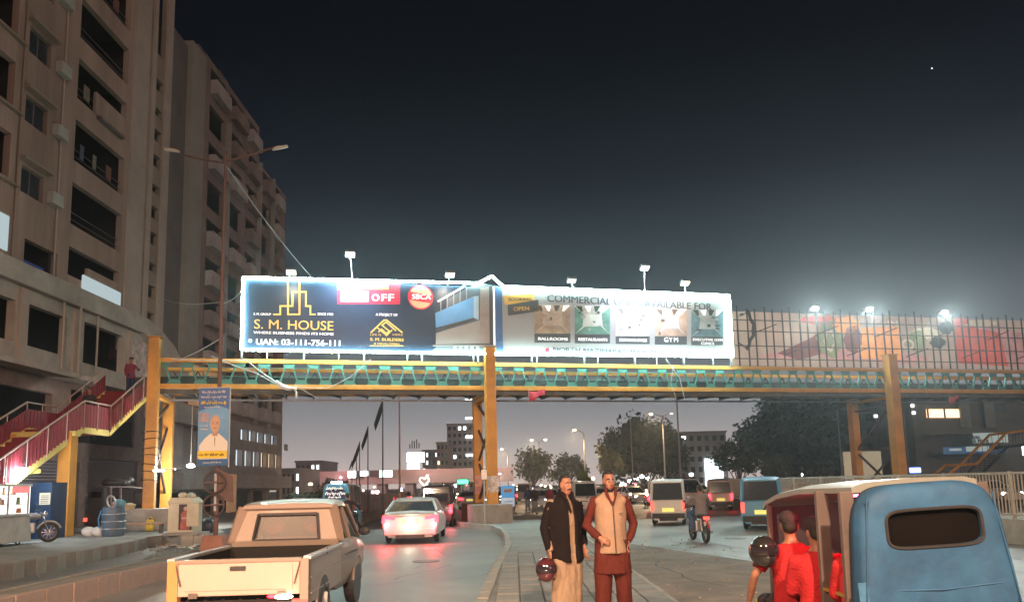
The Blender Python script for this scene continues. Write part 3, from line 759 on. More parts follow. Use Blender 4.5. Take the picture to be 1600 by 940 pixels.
# offer panel, seal and picture of the building
rct(527, 441, 625, 475, m_pred, 1); rct(527, 440, 607, 452, mat('print_yellow',(.7,.6,.12),.4,.1,1,0), 2)
btxt('O', 580, 470, 11, m_pw, 11, off=.02); btxt('F', 594, 470, 11, m_pw, 8, off=.02); btxt('F', 605, 470, 11, m_pw, 8, off=.02); rct(532,455,576,471,m_pw,3)  # white block stands for lettering burnt out by flood glare
sq = bp(657, 464)
MB().cyl((sq[0],-.004,sq[1]),(sq[0],-.010,sq[1]),.56,n=36).build('seal', m_pred, bbd)
MB().cyl((sq[0],-.011,sq[1]),(sq[0],-.014,sq[1]),.50,n=36).build('seal_face', mat('print_peach',(.75,.5,.3),.4,.1,1,0), bbd)
pq([(639,455),(676,462),(675,474),(639,468)], m_pred, 4); btxt('SBCA', 643, 467, 8, m_pw, 29, lay=5, off=.02)
m_pbk = mat('print_dusk', (.10,.13,.17), .4, .2, .4, 0)
pq([(700,466),(747,441),(783,448),(783,551),(672,551),(684,540)], m_pbk, 1)
pq([(680,489),(740,463),(740,496),(681,512)], m_psky, 3); pq([(740,463),(748,462),(748,500),(740,496)], m_psk2, 3)
pq([(683,470),(725,446),(727,448),(685,472)], m_pw, 3)
for k in range(5): 
    x = 688+k*10; pq([(x,486-k*4.6),(x+1.6,485-k*4.6),(x+1.6,469-k*5.2),(x,470-k*5.2)], m_pgr, 3)
pq([(681,520),(750,500),(750,536),(681,538)], m_pgr, 3); pq([(681,513),(740,497),(740,501),(681,519)], m_pdk, 4)
pq([(750,450),(764,447),(765,536),(750,536)], mat('print_stone',(.30,.27,.26),.4,.2,1,0), 4); pq([(764,447),(769,447),(770,540),(765,536)], m_pdk, 4)
pq([(770,448),(773,448),(774,540),(771,540)], m_pw, 4); pq([(774,448),(784,449),(786,552),(775,545)], mat('print_blue',(.06,.14,.3),.4,.2,1,0), 4)
for k in range(5): rct(708+k*9, 540, 713+k*9, 549, m_pgr, 4)
rct(676, 539, 775, 541, m_pgr, 5)
# pale half
btxt('COMMERCIAL UNITS AVAILABLE FOR', 854, 471, 11.5, m_pdk, 256, off=.018, rot=1.1)
pq([(787,462),(834,459),(835,471),(789,476)], m_por, 2); pq([(793,476),(841,468),(842,486),(794,493)], m_pdk, 3)
btxt('BOOKING', 794, 470, 5, m_pdk, 36, lay=3, off=.008, rot=-3)
btxt('OPEN', 802, 486, 6.5, m_por, 24, lay=4, off=.012, rot=-5)
pics = [(835,476,891,521,535,'BALLROOMS',((.35,.27,.2),(.5,.42,.35))), (898,477,953,522,536,'RESTAURANTS',((.1,.25,.2),(.5,.55,.5))),
        (962,480,1015,525,537,'CORPORATE OFFICES',((.5,.45,.42),(.6,.6,.62))), (1023,482,1073,525,538,'GYM',((.4,.3,.25),(.5,.5,.5))),
        (1080,483,1130,526,539,'EXECUTIVE GYM\nCLINICS',((.1,.2,.24),(.35,.42,.45)))]
random.seed(9)
for i, (x0,y0,x1,y1,y2,s,cc) in enumerate(pics):
    rct(x0,y0,x1,y1, mat('picture_%d' % i, cc[1], .4, .35, 1.2, 0), 1, 'picture')
    rct(x0,y0,x1,y0+13, mat('picture_top_%d' % i, tuple(c*.8+.08 for c in cc[1]), .4, .4, 3, 0), 2, 'picture_ceiling')
    dk = mat('picture_dark_%d' % i, cc[0], .4, .4, 2, 0); dk2 = mat('picture_deep_%d' % i, tuple(c*.3 for c in cc[0]), .4, .4, 2, 0)
    pq([(x0,y0+2),(x0+14,y0+14),(x0+12,y1-12),(x0,y1)], dk, 3); pq([(x1,y0+2),(x1-13,y0+14),(x1-11,y1-12),(x1,y1)], dk, 3)
    pq([(x0,y1),(x0+16,y1-12),(x1-14,y1-12),(x1,y1)], dk, 4)
    for q in range(8):
        a = random.uniform(x0+4, x1-8); b = random.uniform(y0+8, y1-6); rct(a, b, a+random.uniform(2,8), b+random.uniform(2,5), random.choice((dk2, dk, m_pwhite)), 5, 'picture_detail')
    for q in range(4):
        a = x0+6+q*(x1-x0-12)/3; pq([(a-5,y0+1),(a+5,y0+1),(a+1.5+(x0+x1-2*a)*.12,y0+10),(a-1.5+(x0+x1-2*a)*.12,y0+10)], m_pw if q % 2 else dk2, 5, 'picture_detail')
    rct(x0,y1,x1,y2, m_pdk, 2, 'caption')
    if '\n' in s:
        btxt('EXECUTIVE GYM', x0+2, y1+6, 4, m_pw, x1-x0-4, off=.008); btxt('CLINICS', x0+15, y1+12, 4, m_pw, 20, off=.008)
    else:
        wd = {'GYM': 20}.get(s, x1-x0-10)
        if s == 'GYM':
            for q, ch in enumerate(s): btxt(ch, (x0+x1)/2-11+q*7.6, y2-4, 7.5, m_pw, 6.0, off=.012)
        else: btxt(s, (x0+x1)/2-wd/2, y2-4, 7.5 if s == 'GYM' else 4.6, m_pw, wd, off=.012)
btxt('NORTH NAZIMABAD MAIN FIVE STAR, BLOCK-L', 863, 549, 7.0, m_pdk, 256, off=.012, rot=.9)
pq([(852,545),(855,543),(859,545),(859,549),(855.5,553),(852,549)], m_pred, 2); 
# --- flood lamps on arms leaning out over the board (each a thing of its own)
gl_w = glow('flood_lens_cool', (.75,.88,1), 14); gl_o = glow('flood_lens_warm', (1,.8,.55), 6); gl_d = glow('flood_lens_dim', (.7,.85,.75), .8)
fl_specs = [(455,424,433,'w','small white flood lamp above the S. M. HOUSE lettering, leftmost on the billboard',140,gl_o),
            (547,396,434,'w','tall bluish flood lamp over the red discount panel of the billboard',1500,gl_w),
            (703,428,441,'w','short flood lamp on bent arm left of the billboard peak',140,gl_o),
            (893,437,449,'d','small unlit flood lamp above the billboard heading, just right of the peak',0,gl_d),
            (1007,417,452,'w','tall bluish flood lamp over the washed-out middle of the pale half',1700,gl_w),
            (1070,441,455,'o','short warm flood lamp nearest the right end of the lit billboard',140,gl_o)]
for px, py, pt, c, lab, pw_, gm_ in fl_specs:
    s, _z = bl(px, py, TBB-1.1); s2 = bl(px-(6 if px in (1007,1070,703) else -3 if px==547 else 3), pt)[0]
    L_ = thing('flood_lamp', lab, 'flood lamp', bw(s2, TBB, zt(s2)), BA, 'flood lamps on arms above the billboard')
    zz = _z-zt(s2); ds = s-s2
    MB().tube([(0,.1,-.2),(0,0,.05),(ds,-1.1,zz)], .022, 6).build('arm', m_galv, L_)
    hd = MB().prism([(-.12,.05),(.12,.05),(.16,-.09),(-.16,-.09)], 'x', -.2, .2).build('lamp_head', m_galv, L_, loc=(ds,-1.1,zz+.02), rot=(R(-25),0,0))
    MB().b2((-.18,-.14,-.1),(.18,.14,-.092)).build('lens', gm_, hd)
    if pw_:
        lamp('SPOT', (ds,-1.08,zz-.12), pw_, (.78,.88,1) if gm_ is gl_w else (1,.85,.68), .06, (ds*1.0,.4,zz-2.4), 125, .9, L_)

# ================================================================== RIGHT: BACKLIT BILLBOARD BEHIND A STEEL LATTICE
TR_ = 3.2
rb = thing('billboard', 'faded backlit food billboard behind a dark steel lattice at right end of the footbridge', 'billboard', BO+BT*TR_, BA)
def rp_(px, py): return bl(px, py, TR_)
r0, r1 = rp_(1138,520)[0], 39.5
rz0 = rp_(1200,571)[1]; rzt = rp_(1300,491)[1]
m_skin = mat('vinyl_grey', (.36,.27,.22), .6, .3, .35, .05, em=(1,.66,.52), es=.13)
MB().b2((r0,0,rz0),(r1,.05,rzt)).build('vinyl', m_skin, rb)
def rq(pts, m, lay=1, name='print'):
    return MB().prism([rp_(*p) for p in pts], 'y', -.005*lay-.003, -.005*lay).build(name, m, rb)
def rm(name, c, em, es): return mat(name, c, .6, .35, 1.2, .05, em=em, es=es)
m1 = rm('print_orange', (.6,.25,.07), (1,.4,.15), .32); m2 = rm('print_scarlet', (.42,.05,.04), (1,.2,.14), .2); m3 = rm('print_olive', (.25,.27,.15), (1,1,.5), .04)
m4 = rm('print_maroon', (.2,.07,.07), (1,.3,.3), .04); m5 = rm('print_cream', (.6,.52,.4), (1,.8,.6), .12); m6 = rm('print_black', (.05,.05,.05), (0,0,0), 0)
m7 = rm('print_pink', (.5,.24,.22), (1,.5,.45), .12)
rq([(1346,512),(1405,510),(1409,561),(1345,560)], m1, 3); rq([(1490,505),(1562,520),(1575,572),(1494,567)], m2, 3); rq([(1520,508),(1600,520),(1600,572),(1540,570)], m7, 2)
rq([(1130+84,552),(1262,530),(1280,520),(1285,552),(1250,562)], m4, 2)
def blob(cx, cy, rx, ry, m, lay, n=18):
    rq([(cx+rx*math.cos(2*math.pi*k/n)*(1+.15*math.sin(k*2.3)), cy+ry*math.sin(2*math.pi*k/n)*(1+.12*math.cos(k*1.7))) for k in range(n)], m, lay)
blob(1297,528,20,30,m3,3); blob(1296,532,9,17,m5,4); blob(1296,532,6,12,m3,5); blob(1322,508,20,14,m1,4); blob(1332,530,14,22,m4,4)
blob(1318,552,38,11,m7,2); blob(1268,500,18,6,m2,2); blob(1290,500,20,6,m2,3); blob(1432,575-42,14,17,m3,2); blob(1465,535,12,9,m6,3); blob(1478,512,12,10,m6,3)
blob(1228,556,36,6,m7,1); blob(1445,520,22,9,m5,1); blob(1530,505,26,6,m5,3); blob(1500,503,12,7,m2,4); blob(1165,515,14,30,m6,1); blob(1162,515,12,25,m_skin,2); blob(1400,560,48,8,m7,1)
def rtx(s, px, py, h, m, w):
    a, b, c = rp_(px,py), rp_(px+w,py), rp_(px,py-h)
    text(s, m, rb, (a[0],-.032,a[1]), RX, size=(c[1]-a[1])/.72, fit=b[0]-a[0], offset=.02)
rtx('OI', 1408, 546, 17, m5, 26); rtx('MAIN', 1362, 509, 9, m5, 40); rtx('S', 1524, 511, 8, m5, 12)
m_lat = mat('lattice_steel', (.035,.03,.03), .7, .3, 4, .1)
s = r0+.3; i = 0
while s < r1:
    MB().b2((s-.028,-.5,rz0-.2),(s+.028,-.44,rzt+(.05 if i % 3 else .2))).build('lattice_post', m_lat, rb)
    s += .46 if i % 2 else .60; i += 1
for z in (rz0+.25, rz0+.95, rz0+1.75, rz0+2.35): MB().b2((r0,-.55,z),(r1,-.505,z+.045)).build('lattice_rail', m_lat, rb)
s = r0+1; i = 0
while s < r1-2:
    MB().bar((s,-.7,rz0+(.5 if i % 2 else 1.6)),(s+1.5,-.7,rz0+(1.0 if i % 2 else 2.15)),.05).build('lattice_strut', m_lat, rb); s += 1.9; i += 1
for px, py, lab in ((1272,483,'bright white flood lamp above the backlit billboard, nearest the lit billboard'), (1357,484,'bright white flood lamp above the orange part of the backlit billboard'), (1474,489,'bright white flood lamp on long arm, nearest the right edge of the frame')):
    s, z = bl(px, py, TR_-1.4)
    L_ = thing('flood_lamp', lab, 'flood lamp', bw(s+.6, TR_, rzt), BA, 'white flood lamps above the backlit billboard')
    dz = z-rzt
    MB().tube([(1.0 if px == 1474 else .3,0,-.1),(.6 if px == 1474 else .1,-.7,dz*.6),(-.6,-1.4,dz)], .03, 6).build('arm', m_galv, L_)
    hd = MB().b2((-.25,-.14,-.05),(.25,.14,.06)).build('lamp_head', m_galv, L_, loc=(-.6,-1.4,dz+.03), rot=(R(-30),0,0))
    MB().ball((0,-.08,-.06),(.2,.12,.09),12,8).build('lens', glow('flood_lens_white',(.85,1,.97),40), hd)
    lamp('SPOT', (-.6,-1.55,dz-.16), 3000, (.86,1,.97), .12, (-4.6,-9,dz-8.5), 118, .7, L_); lamp('SPOT', (-.6,-1.5,dz-.12), 60, (.85,1,.95), .1, (-.6,.1,dz-2.2), 120, .9, L_)
# ================================================================== VEHICLES
g_tail = glow('tail_lamp', (1,.012,.02), 12, True); g_tail2 = glow('tail_lamp_dim', (1,.06,.04), 2.2)
g_head = glow('head_lamp', (1,.93,.8), 14); g_headw = glow('head_lamp_warm', (1,.75,.5), 9)
g_white = glow('white_led', (.85,.95,1), 16)
m_tyre = mat('tyre', (.02,.02,.02), .8, .2, 10, .2); m_rim = mat('alloy_rim', (.35,.35,.36), .35, .1, 5, .05, metal=.7)
m_carglass = mat('car_glass', (.02,.025,.03), .08, .2, 2, 0, coat=.5)
m_trim = mat('black_trim', (.025,.025,.028), .6, .2, 8, .1)
m_chrome = mat('chrome', (.6,.6,.6), .2, .1, 5, 0, metal=.9)
def paint(name, c, r=.35, dirt=.2): return mat(name, c, r, .08, .8, .04, coat=.3, dirt=dirt)
p_cream = paint('cream_paint', (.235,.18,.145), .45, .5); p_silver = paint('silver_paint', (.45,.44,.46)); p_black = paint('black_paint', (.03,.022,.03))
p_white = paint('white_paint', (.6,.58,.55)); p_blue = paint('blue_paint', (.09,.30,.50)); p_red = paint('red_paint', (.4,.05,.05)); p_grey = paint('grey_paint', (.2,.2,.21))
def wheel(parent, loc, r, wd, side):
    w_ = MB(); x, y, z = 0, 0, 0
    w_.torus((0,0,0), (1,0,0), r-wd*.36, wd*.40, 24, 8); w_.cyl((-wd*.3,0,0),(wd*.3,0,0), r-wd*.4, n=20)
    o = w_.build('wheel', m_tyre, parent, loc=loc, smooth=True)
    h = MB(); h.cyl((side*wd*.3,0,0),(side*wd*.36,0,0), r*.62, n=18)
    for k in range(5):
        a = 2*math.pi*k/5; h.bar((side*wd*.38,0,0),(side*wd*.38,math.cos(a)*r*.58,math.sin(a)*r*.58),.035)
    h.build('rim', m_rim, o); return o
def loft_body(name, st, m, parent, bevel=.0):
    """st: list of (y, [(x,z)...half profile bottom->top centre]) mirrored to a closed ring"""
    vs = []; n = None
    for y, pr in st:
        ring = [(x, y, z) for x, z in pr] + [(-x, y, z) for x, z in reversed(pr) if x > 1e-4]
        n = len(ring); vs += ring
    fs = []
    for i in range(len(st)-1):
        for k in range(n): fs.append((i*n+k, i*n+(k+1) % n, (i+1)*n+(k+1) % n, (i+1)*n+k))
    fs += [tuple(range(n))[::-1], tuple(range((len(st)-1)*n, len(st)*n))]
    mb = MB(); mb.add(vs, fs); return mb.build(name, m, parent, bevel=bevel, smooth=True)
def car(name, label, cat, loc, rz, p, W=1.8, Lg=4.6, Hh=1.42, kind='sedan', group=None, tail=g_tail, plate=(.7,.6,.15), heads=None):
    """rear bumper at y=0, nose at y=Lg (local +y is forward)"""
    t = thing(name, label, cat, loc, rz, group); w = W/2
    sec = lambda a, zb, zm, zt_: [(w*.78*a, .22), (w*.96*a, zb), (w*a, zm), (w*.985*a, zt_-.12), (w*.90*a, zt_), (0, zt_+.03)]
    if kind == 'sedan':
        st = [(0,.93,.42,.62,.92),(.1,.99,.34,.62,1.0),(.5,1,.3,.62,1.02),(1.2,1,.3,.6,.98),(2.4,1,.3,.6,.95),(3.3,1,.3,.6,.92),(3.9,.99,.3,.58,.82),(4.4,.93,.34,.55,.70),(4.6,.8,.4,.5,.6)]
        belt0, belt1, roof0, roof1 = .45, 3.45, 1.25, 2.55; zb0, zb1 = 1.02, .92
    elif kind == 'van':
        st = [(0,.93,.38,.6,.98),(.06,.99,.34,.6,1.04),(.5,1,.3,.6,1.05),(2,1,.3,.6,1.05),(3,1,.3,.6,1.02),(3.55,.98,.32,.6,.95),(3.7,.9,.38,.55,.85)]
        belt0, belt1, roof0, roof1 = .02, 3.6, .1, 3.05; zb0, zb1 = 1.04, .97
    k = Lg/st[-1][0]
    loft_body('body', [(a[0]*k, sec(a[1], a[2], a[3], a[4]*Hh/(1.42 if kind == 'sedan' else 1.85)*(1 if kind == 'sedan' else 1))) for a in st], p, t)
    sz = Hh/(1.42 if kind == 'sedan' else 1.85)
    zb0 *= sz; zb1 *= sz; zr = Hh-.03; b0, b1, q0, q1 = belt0*k, belt1*k, roof0*k, roof1*k
    rw = w*(.70 if kind == 'sedan' else .84); bw_ = w*.90
    def P(y, z, x): return (x, y, z)
    gb_ = [(-bw_,b0,zb0),(bw_,b0,zb0),(bw_,b1,zb1),(-bw_,b1,zb1),(-rw,q0,zr-.04),(rw,q0,zr-.04),(rw,q1,zr-.04),(-rw,q1,zr-.04)]
    MB().add(gb_, [(0,3,2,1),(4,5,6,7),(0,1,5,4),(1,2,6,5),(2,3,7,6),(3,0,4,7)]).build('windows', m_carglass, t, bevel=.03)
    rf = MB(); rr = []
    for y, s_, z_ in ((q0-.06,.97,zr-.07),(q0+.15,1.0,zr-.01),((q0+q1)/2,1.02,zr+.03),(q1-.12,1.0,zr-.01),(q1+.05,.97,zr-.07)):
        rr.append((y, [(rw*s_+.02, z_-.03),(rw*s_+.02, z_),(rw*s_*.8, z_+.025),(0, z_+.035)]))
    loft_body('roof', rr, p, t)
    for sx_ in (-1, 1):
        MB().bar((sx_*bw_,b0,zb0-.02),(sx_*(rw),q0-.02,zr-.03),.07,.1).build('pillar', p, t)
        MB().bar((sx_*bw_,b1,zb1-.02),(sx_*(rw),q1,zr-.03),.06,.08).build('pillar', p, t)
        ym = (b0+b1)/2; MB().bar((sx_*(bw_+.003),ym,(zb0+zb1)/2-.02),(sx_*(rw+.012),(q0+q1)/2,zr-.03),.05,.09).build('pillar', p, t)
        MB().ball((sx_*(w+.09),b1-.45*k,zb1+.08),(.1,.06,.07),8,6).build('mirror', p, t, smooth=True)
        r = .31 if kind == 'sedan' else .27
        wheel(t, (sx_*(w-.12), .85*k if kind == 'sedan' else .65, r), r, .2, sx_); wheel(t, (sx_*(w-.12), Lg-.85, r), r, .2, sx_)
        # lamps
        if kind == 'sedan':
            MB().prism([(sx_*w*.52,.78),(sx_*w*.55,.86),(sx_*w*.95,.92),(sx_*w*.98,.70),(sx_*w*.86,.68),(sx_*w*.88,.82)], 'y', -.05, .12).build('tail_lamp', tail, t)
            MB().b2((sx_*w*.74,-.03,.36),(sx_*w*.9,.03,.44)).build('reflector', g_tail2, t)
        else:
            MB().b2((sx_*w*.80,-.04,.62),(sx_*w*.97,.05,.98)).build('tail_lamp', tail, t)
        MB().ball((sx_*w*.72,Lg-.10,.6),(.15,.09,.09),10,6).build('headlight', heads or g_head, t)
    MB().b2((-w*.9,-.07,.3),(w*.9,.1,.5)).build('bumper', p if kind == 'sedan' else m_trim, t, bevel=.03)
    MB().b2((-w*.5,-.06,.2),(w*.5,.1,.31)).build('lower_grille', m_trim, t)
    z = .66 if kind == 'sedan' else .56
    MB().b2((-.24,-.085 if kind != 'sedan' else -.03,z),(.24,-.07 if kind != 'sedan' else .01,z+.15)).build('number_plate', mat('plate_%d' % int(plate[0]*100), plate, .4, .1, 5, 0, em=plate, es=.6), t)
    return t
# ---- white saloon in the left carriageway
civ = car('saloon_car', 'silver-white saloon car braking in the left carriageway, rear towards the viewer', 'car', (-3.35,24.6,0), R(1.5), p_silver, 1.82, 4.6, 1.42)
MB().b2((-.5,-.045,.86),(.5,-.02,.885)).build('chrome_strip', m_chrome, civ)
mb = MB()
for q in range(5): mb.bar((-.62+.02*q,.62+.12*q,1.06+.055*q),(.62-.02*q,.62+.12*q,1.06+.055*q),.012)
mb.build('window_defroster', m_chrome, civ)
for s_ in (-1, 1): lamp('POINT', (s_*.78,-.22,.62), 34, (1,.05,.06), .08, parent=civ)
lamp('POINT', (0,-.35,.72), 16, (1,.8,.6), .05, parent=civ)
bv = car('black_van', 'black boxy microvan ahead of the white saloon in the left carriageway', 'van', (-3.5,34.3,0), R(1), p_black, 1.48, 3.5, 1.85, 'van', tail=g_tail)
MB().b2((-.15,-.0,1.60),(.15,.03,1.66)).build('stop_lamp', mat('badge_white',(.6,.6,.6),.4,.1,4,0), bv)
MB().b2((-.52,.0,1.12),(.52,.06,1.5)).build('rear_window', m_carglass, bv)
lamp('POINT', (.6,-.25,.7), 16, (1,.08,.12), .06, parent=bv)
# ---- right carriageway
car('white_van', 'white microvan driving on the right carriageway behind the motorcyclist', 'van', (6.25,31.5,0), R(-13), p_white, 1.45, 3.3, 1.85, 'van', tail=g_tail2)
car('blue_van', 'pale blue microvan in front of the railings on the right carriageway', 'van', (8.75,27.4,0), R(-20), p_blue, 1.45, 3.3, 1.85, 'van', tail=g_tail2)
car('red_van', 'pinkish white microvan with glowing red tail lamps farther up the right carriageway', 'van', (12.3,46,0), R(-12), paint('pink_paint',(.5,.36,.32)), 1.45, 3.4, 1.8, 'van', tail=g_tail)

m_steel_ = mat('worn_steel',(.10,.08,.07),.6,.4,12,.3)
# ---- old pickup, close on the left
pk_ = thing('pickup_truck', 'old cream pickup truck with empty cargo bed, closest vehicle on the left', 'pickup truck', (-3.19,8.95,0), R(2.5))
W2 = .80
m_tg = mat('cream_tailgate_lit', (.42,.32,.27), .5, .08, 1.2, .06, coat=.2, dirt=.15)  # lighter copy of the body cream: headlights on the tailgate put into colour
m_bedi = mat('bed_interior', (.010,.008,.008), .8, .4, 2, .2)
MB().b2((-W2+.12,-.02,.62),(W2-.1,.05,1.02)).build('tailgate', m_tg, pk_, bevel=.015)
MB().b2((-W2+.2,-.032,.68),(W2-.18,-.02,.96)).build('tailgate_panel', m_tg, pk_, bevel=.008)
MB().b2((-W2+.1,-.035,.985),(W2-.08,.055,1.03)).build('tailgate_rail', p_cream, pk_, bevel=.01)
MB().b2((-W2,-.03,.52),(-W2+.12,.1,1.02)).build('corner_post', mat('orange_corner',(.5,.22,.07),.5,.1,2,.05), pk_, bevel=.01)
MB().b2((W2-.1,-.03,.52),(W2,.1,1.02)).build('corner_post', p_cream, pk_, bevel=.01)
for sx_ in (-1, 1):
    MB().prism([(0,.50),(2.05,.50),(2.05,1.0),(0,1.0)], 'x', sx_*(W2-.035), sx_*W2).build('bed_side', p_cream, pk_, bevel=.01)
    MB().b2((sx_*(W2-.07),0,1.0),(sx_*(W2+.02),2.06,1.045)).build('bed_rail', m_galv, pk_, bevel=.01)
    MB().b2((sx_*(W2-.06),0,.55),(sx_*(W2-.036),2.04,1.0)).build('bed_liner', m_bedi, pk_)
    for (ya, za, yb, zb_) in ((.1,.78,2.0,.78),(.1,.6,2.0,.6)): MB().b2((sx_*W2,ya,za),(sx_*(W2+.012),yb,za+.02)).build('side_crease', p_cream, pk_)
    r = .33; wheel(pk_, (sx_*(W2-.055),.85,r), r, .2, sx_); wheel(pk_, (sx_*(W2-.11),3.55,r), r, .2, sx_)
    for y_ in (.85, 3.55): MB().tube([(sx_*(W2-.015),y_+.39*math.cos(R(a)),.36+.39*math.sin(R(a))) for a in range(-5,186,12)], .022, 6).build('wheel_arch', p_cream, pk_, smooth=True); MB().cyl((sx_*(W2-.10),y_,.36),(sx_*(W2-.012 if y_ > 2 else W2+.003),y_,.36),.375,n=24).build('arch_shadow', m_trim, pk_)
    MB().b2((sx_*(W2-.18),-.05,.42),(sx_*(W2-.01),.06,.56)).build('tail_lamp', mat('tail_lens_red',(.3,.02,.02),.3,.1,4,0) if sx_ < 0 else g_tail2, pk_)
MB().ball((W2-.27,-.07,.60),(.11,.03,.03),10,6).build('reverse_lamp', glow('reverse_lamp',(1,.9,.6),7), pk_)
MB().ball((W2-.40,-.06,.605),(.06,.03,.02),10,6).build('brake_lamp', g_tail, pk_)
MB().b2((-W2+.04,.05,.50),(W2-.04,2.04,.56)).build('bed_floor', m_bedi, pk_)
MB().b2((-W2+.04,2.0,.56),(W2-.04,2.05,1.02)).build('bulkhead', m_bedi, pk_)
MB().b2((-W2+.02,-.16,.36),(W2-.02,-.04,.50)).build('rear_bumper', mat('bumper_orange',(.55,.33,.12),.5,.1,2,.05), pk_, bevel=.02)
MB().b2((-.26,-.175,.38),(.26,-.165,.49)).build('number_plate', mat('plate_yellow',(.6,.5,.1),.5,.1,5,0), pk_)
cw = .765
loft_body('cab', [(2.1,[(cw*.9,.42),(cw,.6),(cw,.95),(cw*.97,1.08),(cw*.85,1.09),(0,1.09)]),(2.3,[(cw*.9,.36),(cw*1.04,.6),(cw*1.04,.95),(cw,1.08),(cw*.9,1.09),(0,1.09)]),
    (3.4,[(cw*.9,.36),(cw*1.04,.6),(cw*1.04,.93),(cw,1.04),(cw*.9,1.05),(0,1.05)]),(4.2,[(cw*.9,.36),(cw*1.03,.6),(cw*1.03,.85),(cw*.97,.93),(cw*.85,.95),(0,.96)]),(4.5,[(cw*.85,.4),(cw*.95,.6),(cw*.95,.78),(cw*.9,.85),(cw*.8,.86),(0,.86)])], p_cream, pk_)
rw = .62
# cab rear wall with a real opening for the rear window
def cabrear(u, v, ww): 
    k = (v-1.0)/.6; return (u*(1-.17*k), 2.12+.16*k+ww, v)
wall_mb(-cw+.02, cw-.02, 1.0, 1.58, [(-.46,.46,1.12,1.44)], .05, cabrear).build('cab_rear_wall', p_cream, pk_, bevel=0)
_cg = mat('cab_glass',(.04,.033,.033),.35,.2,2,0); _cg.node_tree.nodes['Principled BSDF'].inputs['Alpha'].default_value = .68
MB().add([cabrear(-.46,1.12,.03), cabrear(.46,1.12,.03), cabrear(.46,1.44,.03), cabrear(-.46,1.44,.03)], [(0,1,2,3)]).build('rear_window', _cg, pk_)
fr_ = MB(); 
for a, b in (((-.48,1.10),(.48,1.10)),((.48,1.10),(.48,1.46)),((.48,1.46),(-.48,1.46)),((-.48,1.46),(-.48,1.10))): fr_.bar(cabrear(*a,-.01), cabrear(*b,-.01), .035, .03)
fr_.build('window_seal', m_trim, pk_)
loft_body('cab_roof', [(2.2,[(rw+.02,1.54),(rw+.01,1.58),(rw*.85,1.60),(0,1.61)]),(2.4,[(rw+.05,1.55),(rw+.03,1.61),(rw*.85,1.64),(0,1.66)]),(3.0,[(rw+.05,1.54),(rw+.03,1.61),(rw*.85,1.65),(0,1.67)]),(3.35,[(rw+.02,1.5),(rw,1.55),(rw*.85,1.58),(0,1.6)])], p_cream, pk_)
for sx_ in (-1, 1):
    MB().add([(sx_*(cw-.01),2.16,1.08),(sx_*(cw-.01),3.75,1.05),(sx_*(rw+.01),3.3,1.52),(sx_*(rw+.01),2.3,1.55)], [(0,1,2,3)]).build('side_window', m_carglass, pk_)
    MB().bar((sx_*cw,3.8,1.03),(sx_*(rw+.02),3.3,1.54),.06).build('pillar', p_cream, pk_); MB().bar((sx_*(cw-.005),2.15,1.05),(sx_*(rw+.02),2.25,1.56),.06,.14).build('pillar', p_cream, pk_)
    MB().bar((sx_*(cw),2.9,1.05),(sx_*(rw+.02),2.85,1.56),.05,.05).build('pillar', p_cream, pk_)
    MB().ball((sx_*(cw+.14),3.5,1.12),(.1,.05,.07),8,6).build('mirror', m_trim, pk_)
    MB().bar((sx_*(cw+.06),2.3,.86),(sx_*(cw+.06),3.3,.84),.02,.02).build('door_trim', m_trim, pk_)
    MB().ball((sx_*.3,2.6,1.27),(.16,.07,.13),8,6).build('headrest', mat('headrest_red',(.4,.07,.05),.7,.2,3,.1), pk_, smooth=True)
MB().add([(-cw+.02,3.8,1.04),(cw-.02,3.8,1.04),(rw,3.32,1.52),(-rw,3.32,1.52)], [(0,1,2,3)]).build('windscreen', m_carglass, pk_)
for k in range(7): MB().b2((-.6+k*.2-.02,.08,.561),(-.6+k*.2+.02,1.98,.575)).build('bed_rib', m_bedi, pk_)
for x_ in (-.5, .5): MB().b2((x_-.05,-.05,.60),(x_+.05,-.03,.66)).build('tailgate_hinge', m_steel_, pk_, bevel=.006)
MB().b2((-.09,-.05,.90),(.09,-.036,.95)).build('tailgate_latch', m_trim, pk_, bevel=.006)
for s_ in (-1, 1):
    MB().tube([(s_*(W2-.10),-.03,.98),(s_*(W2-.13),-.05,.85),(s_*(W2-.16),-.045,.74)], .009, 5).build('chain', m_steel_, pk_)
    MB().torus((s_*(W2+.01),1.0,1.02),(1,0,0),.035,.008,12,5).build('rope_hook', m_steel_, pk_)
remeshed(MB().tube([(-.5,1.6,.62),(-.1,1.75,.66),(.35,1.6,.63),(.1,1.4,.62),(-.3,1.5,.64)],.05,7), 'rope_coil', mat('rope',(.12,.09,.06),.95,.4,12,.5), pk_, .03, 1, wr=.01)
mb = MB(); mb.bar((-W2+.1,-.03,.535),(W2-.1,-.03,.535),.02); mb.build('latch_bar', m_trim, pk_)

